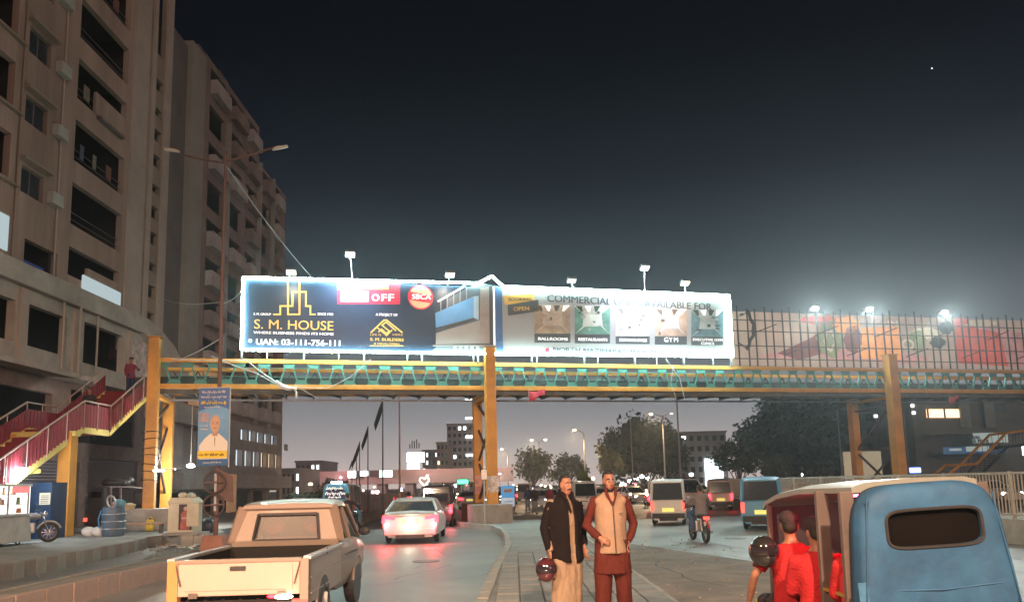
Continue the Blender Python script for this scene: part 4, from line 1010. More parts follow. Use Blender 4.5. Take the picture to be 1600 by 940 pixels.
# ================================================================== AUTO RICKSHAWS
m_canv = mat('blue_canvas', (.024,.10,.22), .7, .35, 2.2, .6, bscale=6, dirt=.5)
m_canv2 = mat('light_blue_canvas', (.07,.32,.5), .55, .2, 2.5, .2, bscale=7, dirt=.2)
m_post = mat('rickshaw_post', (.11,.085,.08), .6, .2, 4, .1)
m_seat = mat('red_vinyl', (.45,.03,.04), .4, .15, 4, .1)
def rickshaw(name, label, loc, rz, canvas, near=False):
    t = thing(name, label, 'auto rickshaw', loc, rz); N = 48
    def rr(wb, wt, z0, z1, rad, y, bulge=0):
        out = []
        for k in range(N):
            a = 2*math.pi*k/N; ct, s_ = math.cos(a), math.sin(a); p_ = rad
            x = math.copysign(abs(ct)**p_, ct); z = math.copysign(abs(s_)**p_, s_)
            f = (z+1)/2; ww = wb+(wt-wb)*f
            out.append(Vector((x*ww, y - bulge*(1-x*x)*(1-z*z), z0+(z1-z0)*f)))
        return out
    # rear sheet with window hole: rings from window edge outwards, then the skin turns forward
    L_ = []
    wz0, wz1 = 1.31, 1.57
    specs = [(.325,.325,wz0+.01,wz1-.01,.38,-.0),(.335,.33,wz0,wz1,.38,-.03),(.39,.36,1.2,1.62,.42,-.03),(.455,.41,.98,1.68,.44,-.02),(.53,.445,.76,1.72,.44,-.01),(.575,.47,.60,1.742,.42,.01),(.59,.48,.5,1.75,.40,.04),(.595,.485,.45,1.752,.38,.09),(.60,.49,.42,1.75,.36,.15)]
    rng = [rr(a,b,c,d,e,f,0) for a,b,c,d,e,f in specs]
    vs = []; random.seed(4)
    for i, r_ in enumerate(rng):
        for k, v in enumerate(r_):
            if 2 < i < len(rng)-1 and v.z < 1.15: v = v + Vector((0,-.022*max(0,math.sin(v.x*34+v.z*9))*(1.15-v.z)*(1 if v.x < -.1 else .35),0))
            if 1 < i < len(rng)-1: v = v + Vector((0,1,0))*(.016*mn.noise(v*4)+.009*mn.noise(Vector((v.x*5,v.y*5,v.z*16)))) + Vector((.006*mn.noise(v*9),0,.010*mn.noise(v*6)))
            vs.append(v)
    fs = []
    for i in range(len(rng)-1):
        for k in range(N): fs.append((i*N+k, i*N+(k+1) % N, (i+1)*N+(k+1) % N, (i+1)*N+k))
    o = MB().add(vs, fs).build('canopy', canvas, t, smooth=True)
    sd_ = o.modifiers.new('solid', 'SOLIDIFY'); sd_.thickness = .02
    MB().tube(rng[1]+[rng[1][0]], .012, 6).build('window_piping', m_trim, t)
    MB().add([(-.34,.005,wz0-.01),(.34,.005,wz0-.01),(.34,.005,wz1+.01),(-.34,.005,wz1+.01)], [(0,1,2,3)]).build('window_film', mat('dark_film',(.006,.005,.005),.7,.2,3,.0), t)
    MB().b2((-.57,-.012,.86),(-.40,-.004,1.10)).build('canvas_patch', mat('canvas_patch_cloth',(.05,.17,.33),.7,.25,4,.4), t, rot=(0,0,0))
    for sx_ in (-1, 1): MB().tube([(sx_*.44,-.012,1.66),(sx_*.47,-.014,1.4),(sx_*.52,-.016,1.0),(sx_*.57,-.006,.66)], .006, 5).build('canvas_seam', canvas, t)
    mb_ = MB()
    for k in range(16): mb_.ball((-.52+k*.07,-.014,.70+.01*math.sin(k*2)),(.008,.004,.008),6,4)
    mb_.build('eyelets', m_chrome, t, kind='stuff')
    MATS['dark_film'].node_tree.nodes['Principled BSDF'].inputs['Specular IOR Level'].default_value = .08
    # side rope line / seams
    for zz_ in (1.02, .66): MB().tube([(-.50 if zz_ > 1 else -.57,-.005,zz_+.02),(0,-.03,zz_),(.50 if zz_ > 1 else .57,-.005,zz_+.02)], .007, 5).build('canvas_seam', canvas, t)
    # roof strip forward, open sides with posts, seat, lower panels
    m_roof = mat('rickshaw_roof', (.22,.235,.22), .5, .15, 2, .1)
    st = [(.17,.455,1.755),(1.1,.50,1.74),(1.6,.52,1.69),(2.0,.50,1.62),(2.15,.48,1.57)]
    loft_body('roof', [(y,[(w_,z-.05),(w_,z-.01),(w_*.8,z+.015),(0,z+.03)]) for y,w_,z in st], m_roof, t)
    for sx_ in (-1, 1):
        for (y, w_, zt_) in ((.2,.56,1.72),(.64,.56,1.72),(1.95,.55,1.6)):
            MB().bar((sx_*w_,y,.35),(sx_*(w_-.07),y,zt_),.05 if y < 1.5 else .045,.10 if y < 1.5 else .045).build('post', m_post, t, bevel=.01)
        MB().prism([(.12,.3),(.62,.3),(.62,.72),(.12,.72)], 'x', sx_*.55, sx_*.60).build('side_panel', canvas, t)
        MB().b2((sx_*.5,.62,.26),(sx_*.66,1.95,.33)).build('sill', m_post, t)
        wheel(t, (sx_*.6,.35,.24), .24, .11, sx_)
        MB().bar((sx_*.56,.22,.98),(sx_*.56,.64,.98),.025).build('grab_rail', mat('brass_rail',(.5,.35,.1),.4,.1,4,0,metal=.6), t)
        MB().b2((sx_*.52,-.06,.42),(sx_*.64,.02,.56)).build('tail_lamp', g_tail2, t)
    MB().b2((-.62,.02,.28),(.62,.1,.62)).build('rear_panel', canvas, t)
    MB().b2((-.60,.1,.26),(.60,1.9,.32)).build('floor', m_post, t)
    MB().b2((-.56,.35,.6),(.56,.8,.76)).build('rear_seat', m_seat, t, bevel=.04)
    MB().b2((-.56,.22,.72),(.56,.36,1.15)).build('seat_back', m_seat, t, bevel=.04)
    MB().b2((-.5,1.15,.32),(.5,1.25,1.05)).build('partition', m_seat, t)
    MB().b2((-.22,1.3,.6),(.22,1.65,.72)).build('driver_seat', m_seat, t, bevel=.03)
    loft_body('cowl', [(1.95,[(.5,.3),(.52,.6),(.5,1.0),(.3,1.05),(0,1.06)]),(2.3,[(.3,.35),(.34,.6),(.32,.9),(.2,.98),(0,1.0)]),(2.5,[(.12,.45),(.14,.6),(.13,.8),(.08,.86),(0,.87)])], canvas, t)
    MB().add([(-.46,2.02,1.05),(.46,2.02,1.05),(.46,2.0,1.55),(-.46,2.0,1.55)], [(0,1,2,3)]).build('windscreen', mat('rick_screen',(.1,.11,.12),.15,.1,2,0), t)
    MB().tube([(-.35,1.75,1.02),(0,1.85,.98),(.35,1.75,1.02)], .016, 6).build('handlebar', m_trim, t)
    wheel(t, (0,2.3,.24), .24, .1, 1)
    return t
rk = rickshaw('auto_rickshaw', 'big blue canvas-backed auto rickshaw filling the lower right corner', (2.97,5.4,0), R(0), m_canv, True); rk.rotation_euler = (0, R(-2.6), R(0))
MB().b2((-.3,.66,1.655),(.3,.69,1.672)).build('red_tube_lamp', glow('red_tube',(1,.15,.3),9,True), rk)
lamp('POINT', (-.25,.95,1.58), 9, (1,.06,.08), .05, parent=rk)
rk2 = rickshaw('auto_rickshaw', 'pale blue auto rickshaw with white lettering, between the pickup cab and the white saloon', (-7.15,30.7,0), R(-3), m_canv2)
rk2.scale = (1.02,1.0,1.14)
m_tx = mat('painted_white', (.75,.75,.75), .5, .05, 3, 0, em=(1,1,1), es=.35)
MB().b2((-.40,-.045,1.22),(.40,-.035,1.52)).build('name_panel', mat('navy_panel_paint',(.03,.05,.12),.4,.2,2,0), rk2)
def scrawl(parent, x0, x1, z, h, m, y=-.05, seed=0, w=.012, name='painted_script'):
    """a line of script too blurred in the photograph to be read"""
    random.seed(seed); x = x0; mb = MB()
    while x < x1-h*.3:
        L_ = min(x1-x, h*random.uniform(.9,1.8)); n = 7
        pts = [(x+L_*i/n, y, z+h*(.35+.30*math.sin(i*2.1+seed+x*9))+(h*.35 if random.random() < .22 else 0)) for i in range(n+1)]
        mb.tube(pts, w, 5); 
        if random.random() < .6: mb.ball((x+L_*.5, y, z+h*random.choice((-.12,1.0))), w*1.3, 6, 4)
        x += L_+h*.28
    return mb.build(name, m, parent)
scrawl(rk2, -.36, .34, 1.55, .10, m_tx, seed=1, w=.016); scrawl(rk2, -.38, .38, 1.37, .12, m_tx, -.055, 2, .02); scrawl(rk2, -.28, .26, 1.25, .09, m_tx, -.055, 3, .014)
MB().ball((0,-.05,1.1),(.07,.02,.05),8,6).build('round_emblem', m_tx, rk2)
MB().b2((-.2,.1,1.78),(.2,.2,1.84)).build('roof_lamp', g_white, rk2)
for sx_, g_ in ((.3, glow('amber_lamp',(1,.6,.2),5)), (.56, g_tail)): MB().ball((sx_,-.05,.66),(.1,.03,.06),8,6).build('tail_lamp', g_, rk2)

# ================================================================== MOTORCYCLES
def motorcycle(label, loc, rz, p, group=None, tail=g_tail2, lean=0, name='motorcycle'):
    t = thing(name, label, 'motorcycle', loc, rz, group)
    for y in (-.62,.62):
        o = MB().torus((0,0,0),(1,0,0),.26,.05,22,7).build('wheel', m_tyre, t, loc=(0,y,.31), smooth=True)
        h = MB().torus((0,0,0),(1,0,0),.215,.012,18,5)
        for k in range(10): a = 2*math.pi*k/10; h.bar((0,0,0),(0,math.cos(a)*.21,math.sin(a)*.21),.008)
        h.build('rim', m_chrome, o)
        MB().tube([(0,y+.34*math.cos(R(a)),.31+.34*math.sin(R(a))) for a in range(20,161,20)], .035, 6).build('mudguard', p, t)
    MB().rings([((0,-.05,.74),(.05,0,0),(0,0,.05)),((0,.05,.80),(.13,0,0),(0,0,.1)),((0,.25,.82),(.14,0,0),(0,0,.11)),((0,.38,.80),(.06,0,0),(0,0,.06))],12).build('fuel_tank', p, t, smooth=True)
    MB().b2((-.12,-.65,.74),(.12,-.02,.82)).build('seat', m_trim, t, bevel=.03)
    MB().b2((-.13,-.12,.3),(.13,.25,.62)).build('engine', m_rim, t, bevel=.04)
    f = MB(); f.tube([(0,.4,.85),(0,.2,.5),(0,-.1,.32),(0,-.62,.33)], .022, 6); f.tube([(0,.35,.8),(0,-.1,.7),(0,-.6,.72),(0,-.7,.78)], .02, 6); f.build('frame', m_trim, t)
    f = MB()
    for sx_ in (-1, 1): f.tube([(sx_*.08,.62,.31),(sx_*.08,.48,.7),(sx_*.07,.38,.95)], .02, 6); f.tube([(sx_*.1,-.62,.33),(sx_*.1,-.5,.7)], .022, 6)
    f.build('fork', m_chrome, t)
    MB().tube([(-.34,.22,1.0),(-.1,.38,1.02),(.1,.38,1.02),(.34,.22,1.0)], .016, 6).build('handlebar', m_trim, t)
    MB().tube([(.12,.15,.35),(.14,-.2,.26),(.14,-.75,.32)], [.02,.03,.04], 8).build('exhaust', m_chrome, t)
    MB().ball((0,.5,.88),(.09,.07,.09),10,8).build('headlight', g_headw if group else m_chrome, t)
    MB().b2((-.08,-.78,.68),(.08,-.7,.76)).build('tail_lamp', tail, t)
    MB().b2((-.1,-.8,.5),(.1,-.79,.62)).build('number_plate', mat('plate_white',(.5,.5,.5),.5,.1,5,0), t)
    for sx_ in (-1, 1): MB().tube([(sx_*.28,.26,1.02),(sx_*.33,.24,1.16)], .006, 5).ball((sx_*.33,.24,1.18),(.05,.012,.035),8,6).build('mirror', m_trim, t)
    if lean: t.rotation_euler = (0, lean, rz)
    return t
# ================================================================== PEOPLE  (local -y is the way a person faces)
m_skin1 = mat('skin_brown', (.30,.14,.09), .55, .1, 8, .08)
m_hair = mat('hair_black', (.012,.01,.01), .6, .2, 40, .3)
m_shoe = mat('shoe_leather', (.05,.035,.03), .5, .2, 8, .1)
m_eye = mat('eye_white', (.5,.48,.45), .3, .02, 5, 0); m_pup = mat('pupil', (.01,.01,.01), .2, 0, 5, 0); m_lip = mat('lips', (.3,.1,.08), .5, .1, 5, 0)
V = Vector
def cloth(name, c, r=.9):
    m = mat(name, c, r, .18, 4, .5, bscale=45); m.node_tree.nodes['Principled BSDF'].inputs['Specular IOR Level'].default_value = .15; return m
def hand(mb, wr, d, nrm, curl=.5, side=1, s=1.):
    d = V(d).normalized(); nrm = V(nrm); nrm = (nrm-d*nrm.dot(d)).normalized(); a = d.cross(nrm)*side
    mb.rings([(wr-d*.02, a*.026, nrm*.02), (wr+d*.02, a*.034, nrm*.018), (wr+d*.06, a*.042, nrm*.017), (wr+d*.092, a*.040, nrm*.014)], 10)
    for k, L_ in enumerate((.068,.078,.072,.056)):
        o = wr+d*.085+a*(.031-.0205*k); c1 = curl*.8; 
        p1 = o+(d*math.cos(c1)-nrm*math.sin(c1))*L_*.5; c2 = curl*1.9; p2 = p1+(d*math.cos(c2)-nrm*math.sin(c2))*L_*.32
        c3 = curl*2.6; p3 = p2+(d*math.cos(c3)-nrm*math.sin(c3))*L_*.26
        mb.tube([o-d*.02, o, p1, p2, p3], [.009,.0095,.009,.0085,.0065], 7)
    o = wr+d*.03+a*.03; p1 = o+(d*.6+a*.8-nrm*.3).normalized()*.034; p2 = p1+(d*.95+a*.25-nrm*.5).normalized()*.028
    mb.tube([o-a*.015, o, p1, p2], [.012,.012,.010,.008], 7)
def human(name, label, loc, rz, J=None, H=1.74, voxel=.02, top=None, bottom=None, shoes=None, vest=None, hem=.80, sleeve='long', hair='short', stache=False, beard=False,
          cap=None, hy=0., ht=0., legw=1.0, wr=.006, group=None, skin=None, faced=True, scale=1., curl=(.5,.5), hd=(None,None), hn=(None,None), open_front=None, belly=1., flare=1.08):
    j = dict(pel=(0,0,.95), chest=(0,0,1.25), neck=(0,.01,1.48), head=(0,-.015,1.625), s0=(-.185,.01,1.42), s1=(.185,.01,1.42), e0=(-.245,.03,1.14), e1=(.245,.03,1.14),
             w0=(-.25,-.05,.89), w1=(.25,-.05,.89), h0=(-.095,0,.92), h1=(.095,0,.92), k0=(-.105,-.03,.50), k1=(.105,-.03,.50), a0=(-.11,.02,.09), a1=(.11,.02,.09), t0=(-.13,-.16,.03), t1=(.13,-.16,.03))
    if J: j.update(J)
    j = {k: V(v) for k, v in j.items()}
    skin = skin or m_skin1
    t = thing(name, label, 'person', loc, rz, group); t.scale = (scale*H/1.74,)*3
    Rm = Matrix.Rotation(hy, 3, 'Z') @ Matrix.Rotation(ht, 3, 'X'); hc = j['head']
    def hp(x, y, z): return hc + Rm @ V((x, y, z))
    # ---- body: one continuous surface
    b = MB()
    b.ball(hc + Rm @ V((0,.008,.02)), (.074,.093,.108), 16, 12, Rm); b.ball(hp(0,-.028,-.055), (.056,.062,.062), 12, 8, Rm); b.ball(hp(0,-.045,-.085), (.034,.034,.026), 10, 8, Rm)
    b.ball(hp(0,-.07,.028), (.055,.02,.016), 10, 6, Rm)
    b.tube([hp(0,-.083,.018), hp(0,-.1,-.008), hp(0,-.112,-.03), hp(0,-.09,-.038)], [.009,.012,.016,.012], 7)
    for s_ in (-1, 1):
        b.ball(hp(s_*.076,.006,-.005), (.011,.022,.032), 8, 6, Rm); b.ball(hp(s_*.042,-.055,-.02), (.028,.022,.022), 8, 6, Rm)
    b.tube([j['neck']-V((0,0,.06)), j['neck'], hp(0,.01,-.09), hp(0,.01,-.02)], [.07,.056,.054,.056], 12)
    up = (j['neck']-j['pel']).normalized(); X_ = V((1,0,0)); fwd = up.cross(X_).normalized()
    def tor(mb, k, lo=-.12, hemz=None, flare=1.0):
        P, C_, N_ = j['pel'], j['chest'], j['neck']
        rs = []
        if hemz is not None: rs += [(V((P.x, P.y, hemz)), X_*.20*k*flare, fwd*.145*k*flare), (V((P.x, P.y, (hemz+P.z)/2)), X_*.19*k, fwd*.135*k)]
        else: rs += [(P+up*lo, X_*.165*k, fwd*.12*k)]
        rs += [(P+up*.03, X_*.17*k, fwd*.122*k*belly), (P.lerp(C_, .5), X_*.158*k, fwd*.118*k*belly), (C_, X_*.18*k, fwd*.125*k), (C_.lerp(N_, .45), X_*.19*k, fwd*.115*k), (C_.lerp(N_, .75), X_*.165*k, fwd*.09*k), (N_+up*.0, X_*.075*k, fwd*.07*k)]
        mb.rings(rs, 20)
    tor(b, .93)
    for q in '01':
        s_, e_, w_ = j['s'+q], j['e'+q], j['w'+q]
        b.tube([s_+V((0,0,.0)), s_.lerp(e_, .4), e_, e_.lerp(w_, .35), w_], [.05,.046,.038,.038,.026], 10)
        dq = hd[int(q)] or (w_-e_); nq = hn[int(q)] or ((1 if q == '0' else -1), 0, .2)
        hand(b, w_, dq, nq, curl[int(q)], 1 if q == '0' else -1)
        h_, k_, a_, to = j['h'+q], j['k'+q], j['a'+q], j['t'+q]
        b.tube([h_, h_.lerp(k_, .5), k_, k_.lerp(a_, .3), a_.lerp(k_,.15), a_], [.088,.075,.056,.055,.042,.038], 12)
        b.tube([a_+V((0,0,-.02)), a_.lerp(to,.5)+V((0,0,-.02)), to], [.038,.036,.028], 8)
    body = remeshed(b, 'body', skin, t, min(voxel, .011) if faced else voxel, 3 if faced else 4)
    if faced:
        for s_ in (-1, 1):
            MB().ball(hp(s_*.031,-.078,.006), (.014,.009,.008), 8, 6, Rm).build('eye', m_eye, body, smooth=True); MB().ball(hp(s_*.031,-.086,.006), (.0065,.003,.0065), 8, 6, Rm).build('pupil', m_pup, body)
            MB().tube([hp(s_*.013,-.092,.026), hp(s_*.033,-.088,.033), hp(s_*.055,-.072,.025)], [.004,.006,.003], 6).build('eyebrow', m_hair, body)
        MB().tube([hp(-.022,-.088,-.064), hp(0,-.097,-.062), hp(.022,-.088,-.064)], [.004,.007,.004], 6).build('mouth', m_lip, body)
    if stache: MB().tube([hp(-.042,-.074,-.058), hp(-.022,-.092,-.048), hp(0,-.1,-.044), hp(.022,-.092,-.048), hp(.042,-.074,-.058)], [.004,.010,.0095,.010,.004], 8).build('moustache', m_hair, t, smooth=True)
    if beard:
        bd = MB(); bd.ball(hp(0,-.052,-.088), (.040,.032,.030), 10, 8, Rm)
        for s_ in (-1, 1): bd.tube([hp(s_*.03,-.065,-.085), hp(s_*.055,-.03,-.07), hp(s_*.068,.0,-.03), hp(s_*.071,.008,.02)], [.02,.016,.012,.009], 7)
        remeshed(bd, 'beard', m_hair, t, .008, 2)
    if hair:
        h = MB(); h.ball(hp(0,.030,.048), (.077,.084,.084), 16, 10, Rm); h.ball(hp(0,.045,.0), (.072,.068,.07), 12, 8, Rm); h.ball(hp(0,-.012,.098), (.062,.062,.034), 12, 8, Rm)
        remeshed(h, 'hair', m_hair, t, .01 if faced else .02, 2, wr=.003, wscale=40)
    if cap:
        c = MB(); c.ball(hp(0,.01,.07), (.092,.108,.075), 14, 8, Rm); c.rings([(hp(0,-.10,.055), Rm@V((.065,0,0)), Rm@V((0,.055,.01))),(hp(0,-.10,.065), Rm@V((.065,0,0)), Rm@V((0,.055,.01)))], 14)
        remeshed(c, 'cap', cap, t, .012, 2)
    # ---- clothing
    if bottom:
        c = MB()
        for q in '01':
            h_, k_, a_ = j['h'+q], j['k'+q], j['a'+q]
            c.tube([h_+V((0,0,.05)), h_.lerp(k_, .35), k_, k_.lerp(a_, .5), a_+(k_-a_)*.04], [.112*legw**.5,.108*legw,.092*legw,.086*legw,.078*legw], 14)
        c.rings([(j['pel']-V((0,0,.10)), X_*.17*legw**.5, V((0,.125,0))), (j['pel']+V((0,0,.05)), X_*.165, V((0,.12,0)))], 16)
        remeshed(c, 'trousers', bottom, t, voxel, 5, wr=wr, wscale=9)
    if top:
        c = MB(); tor(c, 1.05, hemz=(None if hem > .9 else hem), flare=flare)
        for q in '01':
            s_, e_, w_ = j['s'+q], j['e'+q], j['w'+q]
            if sleeve == 'long': c.tube([s_-V((0,0,.0))+(j['chest']-s_)*.12, s_-V((0,0,.02)), s_.lerp(e_, .4), e_, e_.lerp(w_, .5), w_+(e_-w_)*.06], [.062,.064,.064,.058,.053,.044], 12)
            elif sleeve == 'half': c.tube([s_+(j['chest']-s_)*.12, s_, s_.lerp(e_, .4), s_.lerp(e_, .75)], [.075,.075,.07,.068], 12)
        remeshed(c, 'shirt', top, t, voxel, 3, wr=wr*(1.0 if faced else .9), wscale=10)
    if shoes is not False:
        for q in '01':
            a_, to = j['a'+q], j['t'+q]; c = MB(); c.tube([a_+(a_-to)*.35+V((0,0,-.045)), a_+V((0,0,-.045)), a_.lerp(to,.5)+V((0,0,-.025)), to+(to-a_)*.15+V((0,0,.005))], [.034,.044,.043,.032], 10)
            remeshed(c, 'shoe', shoes or m_shoe, t, .014, 3)
    return t, j
c_brown = cloth('brown_cotton', (.095,.022,.018)); c_vest = cloth('tan_vest_fabric', (.31,.215,.155)); c_blk = cloth('black_wool', (.009,.007,.008)); c_khaki = cloth('khaki_cotton', (.27,.20,.14))
c_red = cloth('red_cotton', (.42,.025,.03)); c_navy = cloth('navy_cotton', (.03,.035,.08)); c_dark = cloth('dark_cotton', (.04,.03,.035)); c_jean = cloth('denim', (.06,.11,.2)); c_grey = cloth('grey_cotton', (.2,.19,.2)); c_maroon = cloth('maroon_cotton', (.2,.03,.05))

# ---- man with black jacket and moustache
J1 = dict(s0=(-.20,.02,1.42), s1=(.20,.01,1.41), e0=(-.29,.05,1.13), w0=(-.26,-.03,.86), e1=(.27,.06,1.13), w1=(.24,-.06,.90), h0=(-.095,0,.92), k0=(-.115,-.02,.5), k1=(.10,-.02,.5), a0=(-.13,.02,.09), a1=(.12,.02,.09), pel=(0,0,.95), head=(.01,-.02,1.615))
man1, j1 = human('person', 'man with moustache in open black jacket over khaki clothes, holding a helmet', (.58,8.95,.17), R(24), J1, 1.735, .014, top=c_khaki, bottom=c_khaki, hem=.22, flare=1.02, stache=True, hy=R(10), legw=1.2, wr=.019, hd=((0,-.02,-1), None), curl=(.75,.5))
# jacket: shell with an open front
def jacket(t, j, mt, hemz, th=.02):
    c = MB(); up = V((0,0,1)); n = 28
    zs = [(hemz,.245,.185,-.0),(hemz+.1,.238,.178,0),(.95,.228,.168,0),(1.12,.222,.16,0),(1.28,.222,.158,0),(1.38,.212,.145,.0),(1.45,.165,.11,.01),(1.50,.095,.085,.015),(1.545,.078,.078,.02)]
    a0, a1 = R(-90+17), R(270-6)
    vs = []
    for z, rx, ry, yo in zs:
        for k in range(n+1):
            a = a0+(a1-a0)*k/n; vs.append(V((math.cos(a)*rx, math.sin(a)*ry+yo, z + (.03*math.sin(a*2+1) if z == hemz else 0))))
    fs = []
    for i in range(len(zs)-1):
        for k in range(n): fs.append((i*(n+1)+k, i*(n+1)+k+1, (i+1)*(n+1)+k+1, (i+1)*(n+1)+k))
    me = MB().add(vs, fs).mesh('s'); o = bpy.data.objects.new('s', me); sc.collection.objects.link(o)
    md = o.modifiers.new('a', 'SOLIDIFY'); md.thickness = .03; md.offset = -1
    dg = bpy.context.evaluated_depsgraph_get(); m2 = bpy.data.meshes.new_from_object(o.evaluated_get(dg))
    c.add([v.co for v in m2.vertices], [tuple(p.vertices) for p in m2.polygons]); bpy.data.objects.remove(o)
    for q in '01':
        s_, e_, w_ = j['s'+q], j['e'+q], j['w'+q]
        c.tube([s_+(j['chest']-s_)*.2, s_+V((0,0,-.03)), s_.lerp(e_,.4), e_, e_.lerp(w_,.5), w_+(e_-w_)*.08], [.075,.076,.076,.072,.066,.056], 14)
    return remeshed(c, 'jacket', mt, t, .013, 3, wr=.011, wscale=8)
jacket(man1, j1, c_blk, .76); man1.scale.x *= .86; man1.scale.y *= .92
MB().tube([(-.085,-.05,1.53),(-.04,-.125,1.44),(-.0,-.165,1.30)], [.02,.022,.012], 8).build('collar', c_blk, man1); MB().tube([(.085,-.05,1.53),(.06,-.125,1.44),(.05,-.165,1.30)], [.02,.022,.012], 8).build('collar', c_blk, man1)
hb_ = man1.matrix_world.copy(); bpy.context.view_layer.update(); Mw = man1.matrix_world
wpos = Mw @ (j1['w0']+V((0,-.03,-.16)))
def helmet(label, loc, rz, m, rot=(0,0,0)):
    t = thing('helmet', label, 'helmet', loc, rz, rot=rot)
    c = MB(); c.ball((0,0,0), (.125,.15,.135), 18, 12); c.ball((0,-.07,-.06),(.09,.09,.075),12,8)
    remeshed(c, 'shell', m, t, .014, 3)
    MB().rings([((0,-.03,.06),(.118,0,0),(0,.118,0)),((0,-.045,.01),(.126,0,0),(0,.122,0)),((0,-.04,-.03),(.122,0,0),(0,.120,0))],20).build('visor', mat('visor',(.02,.015,.02),.08,.1,2,0,coat=.6), t, smooth=True)
    MB().torus((0,.0,-.11),(0,.1,1),.085,.014,18,6).build('rim_trim', m_trim, t)
    return t
m_helm = mat('helmet_maroon', (.07,.018,.025), .18, .1, 2, 0, coat=.7); m_helm2 = mat('helmet_black', (.02,.02,.022), .3, .1, 2, 0, coat=.8)
helmet('glossy dark maroon helmet hanging from the hand of the man in the black jacket', wpos+V((-.06,-.02,-.02)), R(60), m_helm)

# ---- man in tan waistcoat
J2 = dict(e0=(-.315,.05,1.12), w0=(-.175,-.145,1.00), e1=(.33,.07,1.13), w1=(.205,-.03,.93), s0=(-.20,.01,1.42), s1=(.20,.01,1.42), h0=(-.10,0,.92), h1=(.10,0,.92), k0=(-.13,-.02,.5), k1=(.135,-.02,.5), a0=(-.14,.02,.09), a1=(.16,.02,.09), t0=(-.2,-.16,.03), t1=(.25,-.15,.03), head=(-.01,-.025,1.62))
man2, j2 = human('person', 'bearded man in tan waistcoat over brown clothes, standing with both hands at his pockets', (1.09,8.85,.17), R(4), J2, 1.765, .014, top=c_brown, bottom=c_brown, hem=.61, flare=1.22, beard=True, hy=R(8), ht=R(4), legw=1.2, wr=.012, hd=((.75,-.35,-.35),(-.3,-.5,-.8)), curl=(.5,.8), hn=((0,-1,.2),None))
c = MB(); up = V((0,0,1))
c.rings([((0,0,.83),(.222,0,0),(0,.175,0)),((0,0,.95),(.212,0,0),(0,.165,0)),((0,0,1.12),(.203,0,0),(0,.155,0)),((0,0,1.28),(.208,0,0),(0,.155,0)),((0,.0,1.39),(.198,0,0),(0,.135,0)),((0,.01,1.46),(.145,0,0),(0,.10,0)),((0,.01,1.50),(.085,0,0),(0,.082,0))], 24)
for s_ in (-1,1): c.ball((s_*.165,.01,1.40),(.06,.09,.055),10,8)
remeshed(c, 'waistcoat', c_vest, man2, .013, 3, wr=.008, wscale=7)
MB().tube([(0,-.168,1.40),(.004,-.172,1.28),(.008,-.176,1.12),(.012,-.188,.95),(.014,-.196,.835)], .006, 6).build('zip', m_trim, man2)
MB().tube([(-.07,-.06,1.55),(-.055,-.11,1.47),(0,-.165,1.36)], [.016,.02,.01], 8).build('collar', c_brown, man2); MB().tube([(.07,-.06,1.55),(.055,-.11,1.47),(.01,-.165,1.36)], [.016,.02,.01], 8).build('collar', c_brown, man2)
MB().add([(-.05,-.128,1.46),(.05,-.128,1.46),(.0,-.172,1.34)],[(0,1,2)]).build('neck_opening', m_skin1, man2)
MB().b2((.085,-.166,1.26),(.135,-.158,1.268)).build('pocket_zip', m_trim, man2)
man2.scale.x *= .86
MB().bar((-.16,-.15,.90),(-.10,-.19,.98),.008).build('pocket_seam', m_trim, man2); MB().bar((.17,-.14,.90),(.12,-.18,.98),.008).build('pocket_seam', m_trim, man2)

# ---- people in and by the near rickshaw
def seat(z=.72, kn=.42, tw=.13): 
    return dict(pel=(0,.05,z+.10), chest=(0,.08,z+.42), neck=(0,.07,z+.64), head=(0,.05,z+.78), s0=(-.19,.08,z+.58), s1=(.19,.08,z+.58), e0=(-.25,-.02,z+.33), e1=(.25,-.02,z+.33), w0=(-.2,-.24,z+.25), w1=(.2,-.24,z+.25),
                h0=(-.09,.02,z+.08), h1=(.09,.02,z+.08), k0=(-tw,-kn,z+.06), k1=(tw,-kn,z+.06), a0=(-tw,-kn-.02,z-.36), a1=(tw,-kn-.02,z-.36), t0=(-tw-.02,-kn-.18,z-.42), t1=(tw+.02,-kn-.18,z-.42))
rkM = Matrix.Translation((2.93,5.4,0))
def inrk(x, y, z): return rkM @ V((x, y, z))
jA = seat(.62); jA.update(e1=(.34,.08,.98), w1=(.36,-.12,.70), e0=(-.25,-.1,.95), w0=(-.1,-.38,.98))
pA, _ = human('person', 'rickshaw driver in cap and red top leaning out at the front of the near rickshaw', inrk(-.52,1.45,0), R(176), jA, 1.72, .018, top=c_red, bottom=c_dark, sleeve='half', hair='short', cap=c_dark, faced=False, hy=R(-12), hem=.95)
MB().tube([(.2,-.42,.70),(.2,-.46,.5),(.2,-.46,.3)], .028, 6).build('yellow_stripe', mat('yellow_stripe',(.6,.45,.03),.6,.1,3,0), pA)
helmet('glossy black helmet hanging at the elbow of the rickshaw driver', inrk(-.78,1.36,1.18), R(150), m_helm2)
jB = seat(.62); jB.update(e0=(-.22,-.0,.95), w0=(-.1,-.2,.85), e1=(.21,-.04,.92), w1=(.08,-.25,.85))
human('person', 'passenger in red shirt and blue jeans sitting behind the driver of the near rickshaw', inrk(-.48,.98,0), R(180), jB, 1.68, .018, top=c_red, bottom=c_jean, faced=False, cap=c_dark, hem=.95)
jC = seat(.66); jC.update(e1=(.2,-.04,.98), w1=(.08,-.25,.92), e0=(-.2,-.04,.98), w0=(-.08,-.25,.92))
human('person', 'passenger in red shirt inside the near rickshaw, right beside its blue canvas', inrk(-.36,.40,0), R(178), jC, 1.66, .018, top=c_red, bottom=c_grey, faced=False, hem=.95)

